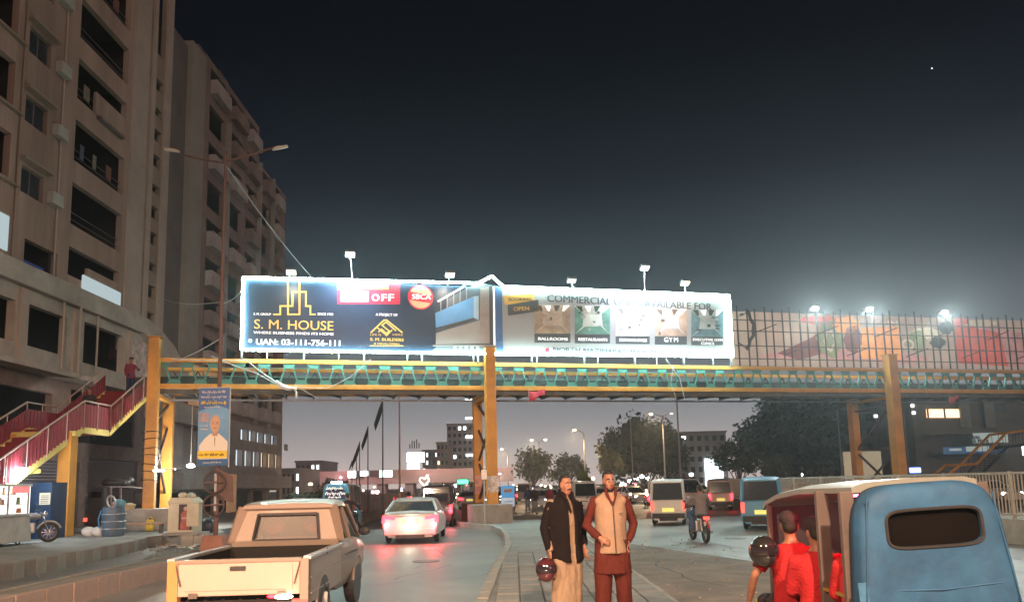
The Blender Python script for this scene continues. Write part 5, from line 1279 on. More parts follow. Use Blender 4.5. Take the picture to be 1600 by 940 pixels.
# ---- motorcyclist in the right carriageway
mc = motorcycle('dark red motorcycle ridden away from the viewer on the right carriageway', (5.45,23.0,0), R(4), p_red)
jR = seat(.80, .30, .2); jR.update(e0=(-.36,-.12,1.18), e1=(.36,-.12,1.18), w0=(-.33,-.36,1.05), w1=(.33,-.36,1.05), a0=(-.2,-.12,.32), a1=(.2,-.12,.32), t0=(-.22,-.28,.26), t1=(.22,-.28,.26))
human('person', 'motorcyclist in grey jacket seen from behind on the right carriageway', (5.47,22.85,0), R(184), jR, 1.7, .022, top=c_grey, bottom=c_jean, faced=False, hem=.98)
mc2 = motorcycle('motorcycle with green and violet lights beside the pale blue rickshaw', (-6.15,28.6,0), R(-12), p_black)
MB().ball((0,-.8,.86),(.16,.04,.1),10,6).build('green_lamp', glow('green_lamp',(.55,1,.75),4), mc2); MB().ball((0,-.82,.62),(.2,.04,.06),10,6).build('violet_lamp', glow('violet_lamp',(.8,.2,1),4), mc2)
human('person', 'motorcyclist in dark clothes beside the pale blue rickshaw', (-6.15,28.5,0), R(168), jR, 1.68, .022, top=c_dark, bottom=c_dark, faced=False, hem=.98)
# ---- two people on the stair
p = prof
human('person', 'man in dark red jacket near the top of the bridge stair, arm on the rail', (-16.7,33.0,6.0), R(60), dict(e1=(.34,-.05,1.2), w1=(.2,-.28,1.25)), 1.72, .024, top=c_maroon, bottom=c_navy, faced=False, cap=c_dark)
human('person', 'person in dark clothes walking down the bridge stair below the man in dark red', (-16.9,30.2,4.35), R(10), dict(k0=(-.1,-.14,.55), a0=(-.1,.05,.16), t0=(-.1,-.1,.08)), 1.66, .024, top=c_dark, bottom=c_jean, faced=False)
# ---- small figures farther off
pf, _ = human('person', 'standing figure in dark clothes beyond the median, left of the man in the black jacket', (1.2,47,0), R(20), None, 1.7, .03, top=c_dark, bottom=c_grey, faced=False, group='people standing far off on the road')
def far_p(lab, loc, rz, newc):
    o = copy_tree(pf, lab, loc, R(rz)); recolor(o, c_dark, newc); return o
far_p('distant figure in maroon beside the dark one, beyond the median', (2.15,47.8,0), -30, c_maroon)
far_p('distant figure in grey walking near the far plinth of the bridge', (-.1,49,0), 60, c_grey)
far_p('distant figure in red among the traffic right of the black van', (-1.6,52,0), 160, c_red)
far_p('distant figure in blue by the small white and blue sign', (.9,53,0), 200, c_navy)
# ================================================================== STREET FURNITURE, STALLS, POLES
# ---- brown street light pole with banner on the divider
PX, PY_ = -7.83, 20.2
pl = thing('street_lamp', 'tall brown street light pole with two unlit arms and round frames, on the road divider', 'street lamp', (PX,PY_,.3))
MB().box((0,0,.19), (.62,.55,.38), taper=.82).build('footing', mat('red_footing',(.26,.13,.10),.85,.3,2,.4,dirt=.5), pl, bevel=.02)
ht_ = 10.9
MB().cyl((0,0,.38),(0,0,ht_),.065,.035,12).build('pole', m_brown, pl, smooth=True)
MB().tube([(0,0,ht_-.30),(.6,0,ht_-.15),(1.35,-.05,ht_+.05)], .03, 8).build('arm', m_brown, pl, smooth=True); MB().tube([(0,0,ht_-.35),(-.6,.1,ht_-.2),(-1.25,.2,ht_+.0)], .03, 8).build('arm', m_brown, pl, smooth=True)
for s_ in (-1, 1):
    MB().rings([((s_*1.3,0,ht_+.02),(0,.05,0),(0,0,.03)),((s_*1.45,0,ht_+.06),(0,.09,0),(0,0,.045)),((s_*1.72,0,ht_+.10),(0,.07,0),(0,0,.03))],10).build('lamp_head', mat('lamp_head_grey',(.5,.48,.42),.5,.1,4,.05), pl, smooth=True)
for z in (1.15, 1.74):
    MB().torus((-.02,-.13,z),(0,1,.05),.27,.028,26,6).build('round_frame', mat('dark_iron',(.05,.035,.035),.6,.2,6,.15), pl)
    MB().bar((-.28,-.13,z),(.25,-.13,z+.02),.04).build('frame_bar', m_brown, pl)
MB().add([(.05,-.05,1.3),(.42,.1,1.2),(.38,.1,1.9),(.05,-.05,2.1)],[(0,1,2,3)]).build('bent_plate', m_brown, pl)
MB().b2((-.03,-.1,1.0),(.03,-.075,2.0)).build('white_strip', m_galv, pl)
# banner
bz1 = atY(335,606,PY_-.12).z; bz0 = atY(335,727,PY_-.12).z; bx0 = atY(310,660,PY_-.12).x; bx1 = atY(358,660,PY_-.12).x
bn = thing('banner', 'blue political banner with portrait of a man in white on the brown pole', 'banner', (bx0,PY_-.13,bz0))
bw2, bh = bx1-bx0, bz1-bz0
m_bn = mat('banner_blue', (.04,.10,.26), .55, .15, 1, .05, em=(.2,.4,1), es=.02)
MB().b2((0,0,0),(bw2,.012,bh)).build('cloth', m_bn, bn)
MB().bar((bw2+.02,-.0,-.05),(bw2+.02,0,bh+.03),.02).build('edge_rod', m_galv, bn)
MB().bar((-.02,0,bh+.01),(bw2+.02,0,bh+.01),.02).build('top_rod', m_galv, bn)
def bq(pts, m, lay, name='print'): return MB().prism([(a*bw2, b*bh) for a, b in pts], 'y', -.004*lay-.002, -.004*lay).build(name, m, bn)
m_bw = mat('banner_white', (.62,.6,.55), .6, .05, 2, 0); m_by = mat('banner_yellow', (.65,.5,.04), .6, .08, 2, 0); m_bl = mat('banner_light_blue', (.12,.28,.5), .6, .15, 2, 0)
bq([(0,.0),(1,.0),(1,.72),(.6,.78),(0,.70)], m_bl, 1)
bq([(.06,.0),(.94,.0),(.98,.30),(.80,.37),(.68,.41),(.42,.41),(.25,.36),(.05,.26)], m_bw, 2, 'portrait_shirt')
f_ = MB(); cx, cz = .56*bw2, .53*bh
f_.add([(cx+math.cos(2*math.pi*k/24)*.135*bw2*1.15, -.016, cz+math.sin(2*math.pi*k/24)*.105*bh*1.05) for k in range(24)], [tuple(range(24))]); f_.build('portrait_face', mat('print_skin',(.45,.28,.19),.6,.15,6,0), bn)
bq([(.47,.38),(.65,.38),(.63,.46),(.49,.46)], mat('print_skin2',(.38,.22,.15),.6,.15,6,0), 3, 'portrait_neck')
MB().add([(cx+math.cos(math.pi*k/12)*.16*bw2*(1.05), -.014, cz+.02*bh+math.sin(math.pi*k/12)*.105*bh) for k in range(13)], [tuple(range(13))]).build('portrait_hair', mat('print_greyhair',(.3,.29,.28),.6,.2,9,0), bn)
m_pd = mat('print_dark_brown', (.08,.05,.04), .6, .1, 3, 0)  # dark brown ink for the facial features and script
for a in (.49, .63): bq([(a-.035,.548),(a+.035,.548),(a+.035,.555),(a-.035,.555)], m_pd, 5, 'portrait_brow'); bq([(a-.025,.533),(a+.025,.533),(a+.025,.54),(a-.025,.54)], m_pd, 5, 'portrait_eye')
bq([(.555,.50),(.575,.50),(.57,.535),(.56,.535)], mat('print_skin2',(.38,.22,.15),.6,.15,6,0), 5, 'portrait_nose'); bq([(.51,.478),(.61,.478),(.61,.484),(.51,.484)], m_pd, 5, 'portrait_mouth')
bq([(.55,.36),(.575,.36),(.57,.25),(.56,.25)], m_pd, 5, 'shirt_placket')
bq([(.03,.10),(.97,.10),(.97,.19),(.03,.19)], m_by, 6, 'yellow_strip'); bq([(.0,.0),(1,.0),(1,.085),(0,.085)], mat('banner_deep',(.03,.10,.25),.6,.1,2,0), 6, 'blue_strip')
bq([(.06,.56),(.35,.56),(.35,.68),(.06,.68)], mat('print_badge',(.3,.25,.3),.6,.3,5,0), 6, 'print_badge')
def ur(s, a, b, h, m, wd):
    scrawl(bn, a*bw2, (a+wd)*bw2, b*bh, h*bh*.8, m, -.034, len(s)+int(b*50), h*bh*.09, 'script_line')
for (a_, b_, h_, m_, w_) in ((.12,.93,.045,m_bw,.75),(.08,.865,.055,m_bw,.84),(.1,.785,.06,m_by,.8),(.2,.74,.03,m_bw,.5),(.06,.12,.055,m_pd,.86),(.1,.505,.03,m_bw,.22),(.1,.455,.03,m_bw,.22),(.2,.03,.03,m_bw,.6)):
    ur('x'*int(a_*100), a_, b_, h_, m_, w_)
# ---- food stall with lit glass case
m_cloth = mat('stall_cloth', (.33,.32,.30), .9, .2, 2, .4)
fs_ = thing('food_stall', 'street food cart with lit glass case and grey cloth skirt at far left', 'food stall', (-15.3,22.6,.35), R(4))
MB().prism([(-1.2,.1),(1.15,.1),(1.0,.88),(-1.2,.88)], 'x', -.55, .5).build('cloth_skirt', m_cloth, fs_, bevel=.03)
MB().b2((-.6,-1.2,.88),(.55,1.15,.93)).build('counter', m_galv, fs_)
g_case = mat('lit_case', (.6,.6,.58), .5, .25, 4, 0, em=(1,.95,.9), es=1.1)
MB().b2((-.45,-1.1,.93),(-.4,1.0,1.75)).build('case_back', g_case, fs_)
MB().b2((-.45,1.0,.93),(.45,1.04,1.75)).build('case_end', g_case, fs_)
for y in (-1.1, -.1, .95): MB().b2((.42,y,.93),(.46,y+.04,1.75)).build('case_post', m_galv, fs_)
for z in (1.2,1.5): MB().b2((-.4,-1.1,z),(.44,1.0,z+.02)).build('shelf', m_galv, fs_)
MB().b2((-.5,-1.15,1.75),(.5,1.05,1.82)).build('case_roof', m_galv, fs_)
MB().b2((.44,.1,1.55),(.47,.95,1.80)).build('red_sign', mat('stall_red',(.5,.06,.06),.5,.2,4,0,em=(1,.2,.2),es=.5), fs_)
random.seed(2)
for k in range(14):
    y = random.uniform(-1,.9); z = random.choice((.95,1.22,1.52)); r = random.uniform(.04,.08)
    MB().cyl((.25,y,z),(.25,y,z+random.uniform(.1,.22)), r, r*.8, 10).build('jar', mat('jar_%d' % (k % 4), ((.5,.2,.1),(.6,.5,.3),(.2,.3,.2),(.5,.5,.5))[k % 4], .3, .2, 5, 0), fs_)
for y in (-.8,.7): MB().torus((.35,y,.14),(1,0,0),.12,.02,16,6).build('wheel', m_tyre, fs_)
lamp('POINT', (.1,0,1.68), 22, (1,.96,.9), .1, parent=fs_)
mcs = motorcycle('parked motorcycle with its front wheel showing beside the grey stall cloth', (-15.3,24.15,.35), R(-60), p_grey)
hl = thing('hanging_lamp', 'glaring bluish white lamp hanging under the red stair above the food cart', 'lamp', (-15.75,24.6,2.62))
MB().cyl((0,0,.05),(0,0,.9),.012,n=6).build('flex', m_trim, hl); MB().ball((0,0,0),(.12,.12,.1),12,8).build('bulb', glow('bulb_blue',(.8,.93,1),45), hl, smooth=True); MB().cyl((0,0,.06),(0,0,.14),.05,.03,10).build('socket', m_trim, hl)
lamp('POINT', (.12,-.12,-.15), 130, (.8,.92,1), .1, parent=hl)
tp = thing('tarpaulin_stall', 'blue tarpaulin booth with a paper notice, under the red stair', 'stall', (-16.6,26.3,.35))
MB().b2((-1.2,0,0),(.75,.06,1.9)).build('tarpaulin', mat('blue_tarpaulin',(.012,.035,.085),.5,.3,1.5,.5,bscale=5), tp); MB().b2((.70,.06,0),(.75,.9,1.9)).build('side_tarpaulin', mat('blue_tarpaulin',(0,0,0)), tp)
MB().b2((.35,-.02,1.15),(.72,-.005,1.55)).build('paper_notice', mat('paper',(.55,.53,.42),.7,.1,4,0), tp)
for k in range(5): MB().b2((.40,-.026,1.2+k*.06),(.67,-.022,1.22+k*.06)).build('notice_line', m_pdk, tp)
MB().cyl((-1.1,-.4,2.15),(.6,-.5,2.28),.08,n=10).build('rolled_awning', mat('yellow_cloth',(.65,.55,.12),.7,.2,3,.2,em=(1,.9,.3),es=.12), tp)
MB().cyl((-1.1,-.8,1.05),(-.1,-.45,2.2),.025,n=6).build('prop_pole', m_galv, tp)
rk3 = copy_tree(rk, 'dark parked auto rickshaw with a black bundle on its roof, behind the yellow stair column', (-16.2,29.8,.35), R(-25))
for c_ in kids(rk3):
    if c_.type == 'LIGHT' or c_.name.startswith('red_tube'): bpy.data.objects.remove(c_)
recolor(rk3, m_canv, mat('dark_canvas', (.03,.03,.035), .7, .3, 2, .3)); recolor(rk3, bpy.data.materials['rickshaw_roof'], mat('dull_roof', (.10,.095,.09), .7, .3, 2, .3))
bd_ = MB(); bd_.ball((0,0,.12),(.55,.5,.2),14,8); bd_.ball((.3,.2,.2),(.3,.3,.15),10,8)
o = remeshed(bd_, 'bundle', m_black, None, .04, 3, wr=.03, wscale=4); o.location = (-15.9,30.6,2.13); o['label'] = 'black tarpaulin bundle lying on the roof of the dark parked rickshaw'; o['category'] = 'bundle'
# drum wrapped with rope, with wheel and cloths on top
dr = thing('drum', 'large blue rope-wrapped drum standing on the sidewalk right of the yellow stair column', 'drum', (-14.05,27.0,.35))
MB().rings([((0,0,z),(r,0,0),(0,r,0)) for z,r in ((0,.33),(.05,.36),(.25,.38),(.27,.36),(.5,.39),(.52,.37),(.75,.38),(.77,.36),(.98,.36),(1.0,.32))],22).build('barrel', mat('drum_blue',(.07,.11,.16),.5,.3,2,.25,dirt=.5), dr, smooth=True)
for z in (.26,.51,.76): MB().torus((0,0,z),(0,0,1),.385,.018,24,6).build('hoop', m_galv, dr)
MB().torus((-.05,-.1,1.18),(.5,1,.2),.22,.03,20,6).build('steel_ring', m_galv, dr)
MB().ball((.15,.05,1.12),(.22,.2,.16),10,8).build('cloth_heap', mat('teal_cloth',(.1,.25,.33),.9,.4,4,.5), dr)
MB().tube([(-.33,-.2,.9),(-.4,-.25,.6),(-.37,-.22,.3)],.03,6).build('hose', mat('hose_blue',(.03,.15,.3),.5,.1,4,0), dr)
for i, (x, y) in enumerate(((-14.95,27.1),(-14.55,27.0))):
    o = remeshed(MB().ball((0,0,.16),(.24,.2,.19),12,8), 'sack', mat('sack_white',(.5,.5,.49),.9,.15,5,.3), None, .03, 2, wr=.02, wscale=6)
    o.location = (x,y,.35); o['label'] = ('small white sack at the foot of the yellow stair column', 'white sack between the first sack and the blue drum')[i]; o['category'] = 'sack'; o['group'] = 'white sacks on the sidewalk'
ca = thing('canister', 'yellow plastic canister beside the grey plinth of the left bridge pier', 'canister', (-14.0,29.6,.35))
MB().box((0,0,.24),(.26,.2,.44),taper=.85).build('can', mat('yellow_plastic',(.6,.42,.03),.4,.1,3,0), ca, bevel=.04); MB().cyl((0,0,.46),(0,0,.52),.04,n=10).build('cap', m_trim, ca); MB().tube([(-.09,0,.45),(-.05,0,.53),(.06,0,.53),(.1,0,.45)],.015,6).build('handle', mat('yellow_plastic',(0,0,0)), ca)
MB().b2((0,0,0),(0,0,0))
tb = thing('bench', 'low wooden plank bench between the drum and the pier plinth', 'bench', (-13.6,28.3,.35), R(10))
MB().b2((-.9,-.2,.32),(.7,.2,.38)).build('plank', mat('plank_wood',(.35,.24,.15),.8,.25,4,.2,stretch=(1,8,8)), tb)
for x in (-.8,.6):
    MB().b2((x-.04,-.16,0),(x+.04,.16,.32)).build('leg', m_steel, tb)
# cabinet with a printed seated figure
cb = thing('kiosk_cabinet', 'cream street cabinet with open door and printed seated figure in red', 'cabinet', (-11.45,26.75,.35), R(-6))
m_cream = mat('cream_metal', (.52,.48,.36), .6, .15, 2, .1, dirt=.35)
MB().b2((-.45,-.3,.1),(.45,.35,1.1)).build('box', m_cream, cb, bevel=.02)
MB().prism([(-.5,1.1),(.5,1.1),(.3,1.28),(-.3,1.28)],'y',-.34,.38).build('top', m_cream, cb, bevel=.01)
MB().b2((-.05,-.312,.18),(.42,-.302,1.05)).build('poster', mat('poster_dark',(.05,.03,.03),.5,.2,4,0), cb)
m_ps = mat('poster_red', (.42,.12,.09), .5, .25, 5, 0); m_pf = mat('poster_skin', (.5,.33,.25), .5, .1, 5, 0)
MB().b2((.02,-.318,.2),(.36,-.314,.45)).build('poster_lap', m_ps, cb); MB().prism([(.06,.42),(.32,.42),(.36,.72),(.25,.82),(.13,.82),(.03,.72)],'y',-.322,-.316).build('poster_robe', m_ps, cb)
MB().cyl((.19,-.324,.9),(.19,-.316,.9),.07,n=14).build('poster_head', m_pf, cb); MB().b2((.05,-.326,.55),(.33,-.320,.61)).build('poster_hands', m_pf, cb)
MB().b2((.48,-.75,.32),(.9,-.72,1.08)).build('door', m_cream, cb, bevel=.01); MB().b2((-.6,-.4,0),(.7,.45,.1)).build('plinth', m_conc, cb, bevel=.02)
for k,(x,y,s_) in enumerate(((-.1,0,.15),(.15,.05,.13),(.32,-.05,.09))): MB().ball((x,y,1.28+s_*.5),(s_,s_,s_*.7),10,6).build('cloth_heap', mat('heap_%d' % (k % 2),((.55,.5,.4),(.3,.35,.3))[k % 2],.9,.3,6,.4), cb)
bgk = thing('rubbish_bag', 'dark rubbish bag beside the open door of the cream cabinet', 'rubbish bag', (-10.85,27.35,.35))
remeshed(MB().ball((0,0,.25),(.3,.25,.28),12,8).ball((.1,0,.5),(.08,.08,.08),8,6), 'bag', mat('bag_black',(.03,.04,.06),.35,.2,5,.3), bgk, .03, 2, wr=.03, wscale=7)
# objects on the left plinth and lamps by the pier
bs_ = thing('basket', 'straw basket on top of the left pier plinth', 'basket', bw(SL-.6,-.8,1.2))
MB().rings([((0,0,0),(.16,0,0),(0,.16,0)),((0,0,.18),(.24,0,0),(0,.24,0)),((0,0,.2),(.22,0,0),(0,.22,0)),((0,0,.06),(.12,0,0),(0,.12,0))],16).build('weave', mat('straw',(.45,.35,.2),.8,.3,12,.4), bs_)
MB().ball((0,0,.18),(.18,.18,.08),10,6).build('contents', mat('heap_0',(0,0,0)), bs_)
p0 = bw(SL+.35, -.7, 0); 
tl_ = thing('tube_lamp', 'white fluorescent tube lamp fixed low on the left yellow pier', 'lamp', bw(SL+.25,-.75,3.0-.35), BA)
MB().b2((-.1,-.03,.05),(.75,.03,.10)).build('batten', m_galv, tl_); MB().cyl((-.05,-.02,.02),(.35,-.02,.02),.03,n=8).build('tube', glow('tube_white',(1,.95,.9),8), tl_)
for k in range(3): MB().tube([(.0,-.02,-.1-.1*k),(.12,-.05,-.18-.12*k),(.05,-.02,-.3-.12*k)],.012,5).build('loose_wire', m_galv, tl_)
hl2 = thing('hanging_lamp', 'bright round lamp hanging between the left pier and the banner', 'lamp', atY(298,727,32.5))
MB().cyl((0,0,.06),(0,0,2.6),.01,n=5).build('flex', m_galv, hl2); MB().ball((0,0,0),(.16,.16,.08),12,8).build('bulb', glow('bulb_white',(.95,1,.95),35), hl2); MB().cyl((0,0,.05),(0,0,.16),.1,.03,10).build('shade', m_galv, hl2)
lamp('POINT', (0,-.2,-.12), 420, (1,.96,.88), .1, parent=hl2)
# ---- small sign by the centre pier
sg = thing('street_sign', 'small white and blue standing sign right of the centre bridge pier', 'sign', atY(794,800,48.5)*1 - V((0,0,0)) )
sg.location.z = 0
MB().b2((-.42,0,.45),(.42,.04,1.75)).build('board', mat('sign_white',(.6,.6,.6),.5,.1,3,0,em=(.6,.8,1),es=.25), sg)
MB().b2((-.42,-.006,1.0),(.42,-.002,1.75)).build('blue_field', mat('sign_blue',(.05,.28,.55),.5,.15,3,0,em=(.1,.5,1),es=.25), sg)
MB().b2((-.28,-.012,1.3),(.28,-.008,1.58)).build('badge', mat('sign_pale',(.55,.5,.55),.5,.1,3,0), sg)
scrawl(sg, -.22, .24, 1.38, .12, mat('sign_red',(.5,.03,.05),.5,.1,3,0), -.018, 5, .018, 'sign_script'); scrawl(sg, -.28, .28, .72, .09, mat('sign_navy',(.03,.1,.3),.5,.1,3,0), -.01, 6, .014, 'sign_script')
for x in (-.35,.35): MB().cyl((x,.02,0),(x,.02,.45),.03,n=6).build('leg', mat('sign_leg',(.6,.35,.05),.5,.1,3,0), sg)
# ---- thin pole beside centre pier
sp = thing('signal_pole', 'thin grey pole standing just left of the front column of the centre pier', 'pole', bw(-.55,-1.4,.15))
MB().cyl((0,0,0),(0,0,2.3),.04,n=8).build('shaft', m_galv, sp); MB().b2((-.12,-.08,1.9),(.12,.06,2.3)).build('box', m_galv, sp)
# ---- wires and rag on the bridge
def wire(label, pts, r=.012, sag=.0, m=None):
    out = []
    for i in range(len(pts)-1):
        a, b = V(pts[i]), V(pts[i+1])
        for k in range(8): t_ = k/8; out.append(a.lerp(b, t_) - V((0,0,sag*4*t_*(1-t_))))
    out.append(V(pts[-1])); o = MB().tube(out, r, 5).build('wire', m or m_wire); o['label'] = label; o['category'] = 'wire'
m_wire = mat('pale_wire', (.45,.47,.47), .6, .1, 4, 0)
m_wired = mat('dark_wire', (.06,.06,.06), .6, .1, 4, 0)
pt = V((PX,PY_,ht_-.1))
e1 = bw(bl(492,432,-.45)[0], -.45, zt(bl(492,432,-.45)[0]))
wire('thin pale wire slanting from the brown lamp pole down to the billboard top', [pt, e1], .014, .15)
wire('wire from the brown pole back to the recessed edge of the apartment block', [V((PX,PY_,6.9)), atX(250,464,-20.9)], .011, .2)
wire('short wire from the brown pole to the left edge of the billboard', [V((PX,PY_,6.9-.05)), bw(bl(377,454,-.45)[0],-.45,bl(377,454,-.45)[1])], .012, .1)
def bwp(px, py, t=-.5): s_, z_ = bl(px, py, t); return bw(s_, t, z_)
wire('white cable drooping from left of the billboard across the truss to the rag', [bwp(268,560), bwp(385,562), bwp(437,600)], .022, .05)
wire('second white cable crossing the truss toward the rag', [bwp(330,556,-.55), bwp(400,582,-.55), bwp(455,610,-.55)], .018, .03)
wire('thin white cable looping under the billboard to the truss', [bwp(440,602,-.6), bwp(510,606,-.6), bwp(545,590,-.6), bwp(580,560,-.6)], .014, .02)
wire('thin cable drooping below the bridge right of the rag', [bwp(460,600,-.52), bwp(497,622,-.52)], .012, .02)
wire('pale cable from the left pier top up to the brown pole', [bwp(262,566,-.4), V((PX,PY_,5.9))], .014, .1)
wire('cable hanging in a loop over the right truss below the warm lamp', [bwp(1040,560,-.5), bwp(1062,590,-.5), bwp(1070,625,-.5)], .02, .0)
wire('short white cable end dangling under the right truss', [bwp(1052,570,-.6), bwp(1048,600,-.6), bwp(1057,622,-.6)], .014, .0)
rg = remeshed(MB().tube([(-.35,0,.18),(-.1,-.02,-.02),(.15,0,-.12),(.5,0,-.14)],[.08,.12,.09,.05],8).tube([(.45,0,-.14),(.5,0,-.3),(.5,0,-.55)],[.05,.035,.04],6), 'rag', mat('white_rag',(.6,.6,.6),.9,.15,5,.3), None, .035, 1, wr=.03, wscale=5)
rg.location = bwp(444,602,-.6); rg['label'] = 'knotted white rag caught on the bottom chord of the footbridge, left half'; rg['category'] = 'rag'
def flag(label, px, py, c, s_=1.):
    t = thing('flag', label, 'flag', bwp(px, py, -.5), BA)
    vs = []; n = 6
    for i in range(n+1):
        for k in range(3): x = i/n; vs.append((x*.75*s_-.35*s_, .05*math.sin(x*7+k), -.05-(k/2)*.5*s_*(1-.75*x if k == 2 else 1)-.06*math.sin(x*5)))
    fs = [(i*3+k, i*3+k+1, (i+1)*3+k+1, (i+1)*3+k) for i in range(n) for k in range(2)]
    o = MB().add(vs, fs).build('cloth', c, t, smooth=True); sd_ = o.modifiers.new('s','SOLIDIFY'); sd_.thickness = .01
    MB().cyl((-.36*s_,0,.1),(-.36*s_,0,-.62*s_),.012,n=5).build('stick', m_galv, t)
m_flag = mat('flag_red', (.5,.04,.07), .8, .15, 5, .2)
flag('small torn red flag hanging under the footbridge right of the centre pier', 838, 608, m_flag)
flag('small red and white flag hanging under the right end of the footbridge', 1490, 617, mat('flag_pink', (.45,.08,.09), .8, .3, 5, .2), .8)

# ---- right side railing on a low wall
fw = [V((12.95,14,0)),V((12.9,20,0)),V((12.8,38,0)),V((13.6,46,0)),V((14.4,53,0)),V((15.6,62,0))]
fn = thing('railing', 'long pale metal railing with close vertical bars on a low concrete wall, right side', 'railing', (0,0,0))
m_fn = mat('railing_paint', (.40,.37,.31), .6, .2, 3, .1, dirt=.35)
bar_ = MB().b2((-.012,-.012,0),(.012,.012,1.13)).mesh('bar'); bar_.materials.append(m_fn)
post_ = MB().b2((-.035,-.035,0),(.035,.035,1.25)).mesh('post'); post_.materials.append(m_fn)
far_bars = MB(); nb = 0
for i in range(len(fw)-1):
    a, b = fw[i], fw[i+1]; d = (b-a); L_ = d.length; an = math.atan2(d.y,d.x); nrm = V((-d.y,d.x,0)).normalized()
    w0 = MB()
    for (t_, z0_, z1_) in ((.14,-.02,.5),(.11,.5,.62)):
        q = [a+nrm*t_, b+nrm*t_, b-nrm*t_, a-nrm*t_]; w0.prism([(v.x,v.y) for v in q],'z',z0_,z1_)
    w0.build('base_wall', m_kerb, fn)
    for z_ in (.72, 1.80): MB().bar(a+V((0,0,z_)), b+V((0,0,z_)), .05,.06).build('rail', m_fn, fn)
    n = int(L_/.145)
    for k in range(n):
        p_ = a+d*(k/n)
        if k % 21 == 0: link('post', post_, fn, loc=p_+V((0,0,.6)), rot=(0,0,an))
        elif nb < 285: link('bar', bar_, fn, loc=p_+V((0,0,.7)), rot=(0,0,an)); nb += 1
        else: far_bars.box(p_+V((0,0,1.25)),(.024,.024,1.1))
if far_bars.v: far_bars.build('far_bars', m_fn, fn, kind='stuff')

# ---- right stair of the footbridge
rs = thing('bridge_stair', 'distant footbridge staircase with yellow rails and grey treads, right edge', 'staircase', (0,0,0))
YR = 52.0
pr_ = [atY(1480,742,YR), atY(1500,726,YR), atY(1526,724,YR), atY(1572,676,YR), atY(1640,668,YR)]
for off in (0, 1.8):
    pp = [p_+V((0,off,0)) for p_ in pr_]
    MB().tube(pp, .1, 6).build('handrail', m_yel, rs)
    MB().tube([p_-V((0,0,.95)) for p_ in pp], .09, 6).build('stringer', m_jaded, rs)
    for k in range(26):
        t_ = k/25*4; i = min(3, int(t_)); p_ = pp[i].lerp(pp[i+1], t_-i); MB().cyl(p_, p_-V((0,0,.95)), .02, n=5).build('baluster', m_steel, rs)
for i, n in ((2, 13),(0,3)):
    for k in range(n):
        p_ = pr_[i].lerp(pr_[i+1], k/n)-V((0,0,.9)); MB().b2((p_.x-.05,YR,p_.z-.03),(p_.x+.28,YR+1.8,p_.z+.03)).build('tread', m_deck, rs)
for q in (pr_[2], pr_[4]): MB().b2((q.x-.15,YR+.6,0),(q.x+.15,YR+.9,q.z-.95)).build('support_column', m_yel, rs)
# ================================================================== BACKGROUND
def bld(name, label, cat, x0, x1, ytop, Y, depth, m, wins=None, base=0.0, roof=True):
    """box building standing at distance Y; edges read off the photograph"""
    a = atY(x0, ytop, Y); b = atY(x1, ytop, Y); zt_ = (a.z+b.z)/2
    t = thing(name, label, cat, (a.x, Y, 0)); wd = b.x-a.x
    ops = []
    if wins:
        nx, nz, fill = wins; cw_, ch = wd/nx, (zt_-1)/nz
        for i in range(nx):
            for k in range(nz): ops.append((i*cw_+cw_*.22, i*cw_+cw_*.78, 1+k*ch+ch*.25, 1+k*ch+ch*.75))
    wall_mb(0, wd, base, zt_, ops, .4, lambda u, v, w_: (u, w_, v)).build('wall', m, t)
    MB().b2((0,.42,base),(wd,depth,zt_)).build('rear_block', m, t)
    if roof: MB().b2((-.15,-.15,zt_),(wd+.15,depth,zt_+.3)).build('parapet', m, t)
    return t, wd, zt_, ops
def windows(t, ops, lit, sd=0, prob=.25):
    random.seed(sd)
    for o_ in ops:
        g = lit if random.random() < prob else m_glass
        MB().b2((o_[0],.2,o_[2]),(o_[1],.25,o_[3])).build('window', g, t)
m_f1 = mat('far_render', (.22,.20,.20), .95, .2, .2, 0); m_f2 = mat('far_render_dark', (.10,.095,.10), .95, .2, .2, 0); m_f3 = mat('far_render_tan', (.30,.25,.20), .95, .2, .2, 0)
g_w1 = glow('far_window_warm', (1,.62,.35), 1.6); g_w2 = glow('far_window_white', (.9,.95,1), 2.2); g_sign = glow('far_sign_white', (.92,1,1), 3.2); g_pink = glow('far_sign_pink', (1,.5,.6), 1.4)
m_f1b = mat('far_render_hazy', (.34,.31,.30), .95, .2, .2, 0)  # haze over the far slab put into a lighter render colour
t, wd, z_, ops = bld('office_block', 'tall grey slab block left of the centre pier, far off', 'building', 698, 746, 663, 190, 20, m_f1b, (6,9,0)); windows(t, ops, g_w2, 1, .06)
for k in range(4): MB().b2((wd-3,-.3,9+k*4.6),(wd-.3,-.1,9.6+k*4.6)).build('lit_strip', g_w2, t)
t, wd, z_, ops = bld('office_block', 'lower tan block just left of the tall grey slab', 'building', 682, 700, 692, 170, 14, m_f3, (3,6,0)); windows(t, ops, g_w1, 2, .1)
t, wd, z_, ops = bld('apartment_building', 'low block with scattered white lights beside the bright distant billboard', 'building', 660, 684, 704, 180, 14, m_f2, (5,5,0)); windows(t, ops, g_w2, 3, .45)
t, wd, z_, ops = bld('apartment_building', 'small dark block with rooftop sign frame at the end of the left road', 'building', 462, 500, 722, 120, 12, m_f2, (5,3,0)); windows(t, ops, g_w2, 4, .3)
t, wd, z_, ops = bld('shop_building', 'low pale building with bright cold shop light at the end of the lit facade', 'building', 440, 468, 735, 86, 9, m_f1, (4,2,0)); windows(t, ops, g_sign, 5, .5)
t, wd, z_, ops = bld('apartment_building', 'pale building with bluish light behind the dome-shaped tree', 'building', 1062, 1134, 676, 125, 14, m_f1, (6,5,0)); windows(t, ops, g_w2, 6, .08)
MB().b2((wd*.50,-.4,z_-9.2),(wd*.88,-.1,z_-4.2)).build('lit_doorway', glow('far_glare',(.8,.95,1),2.5), t)
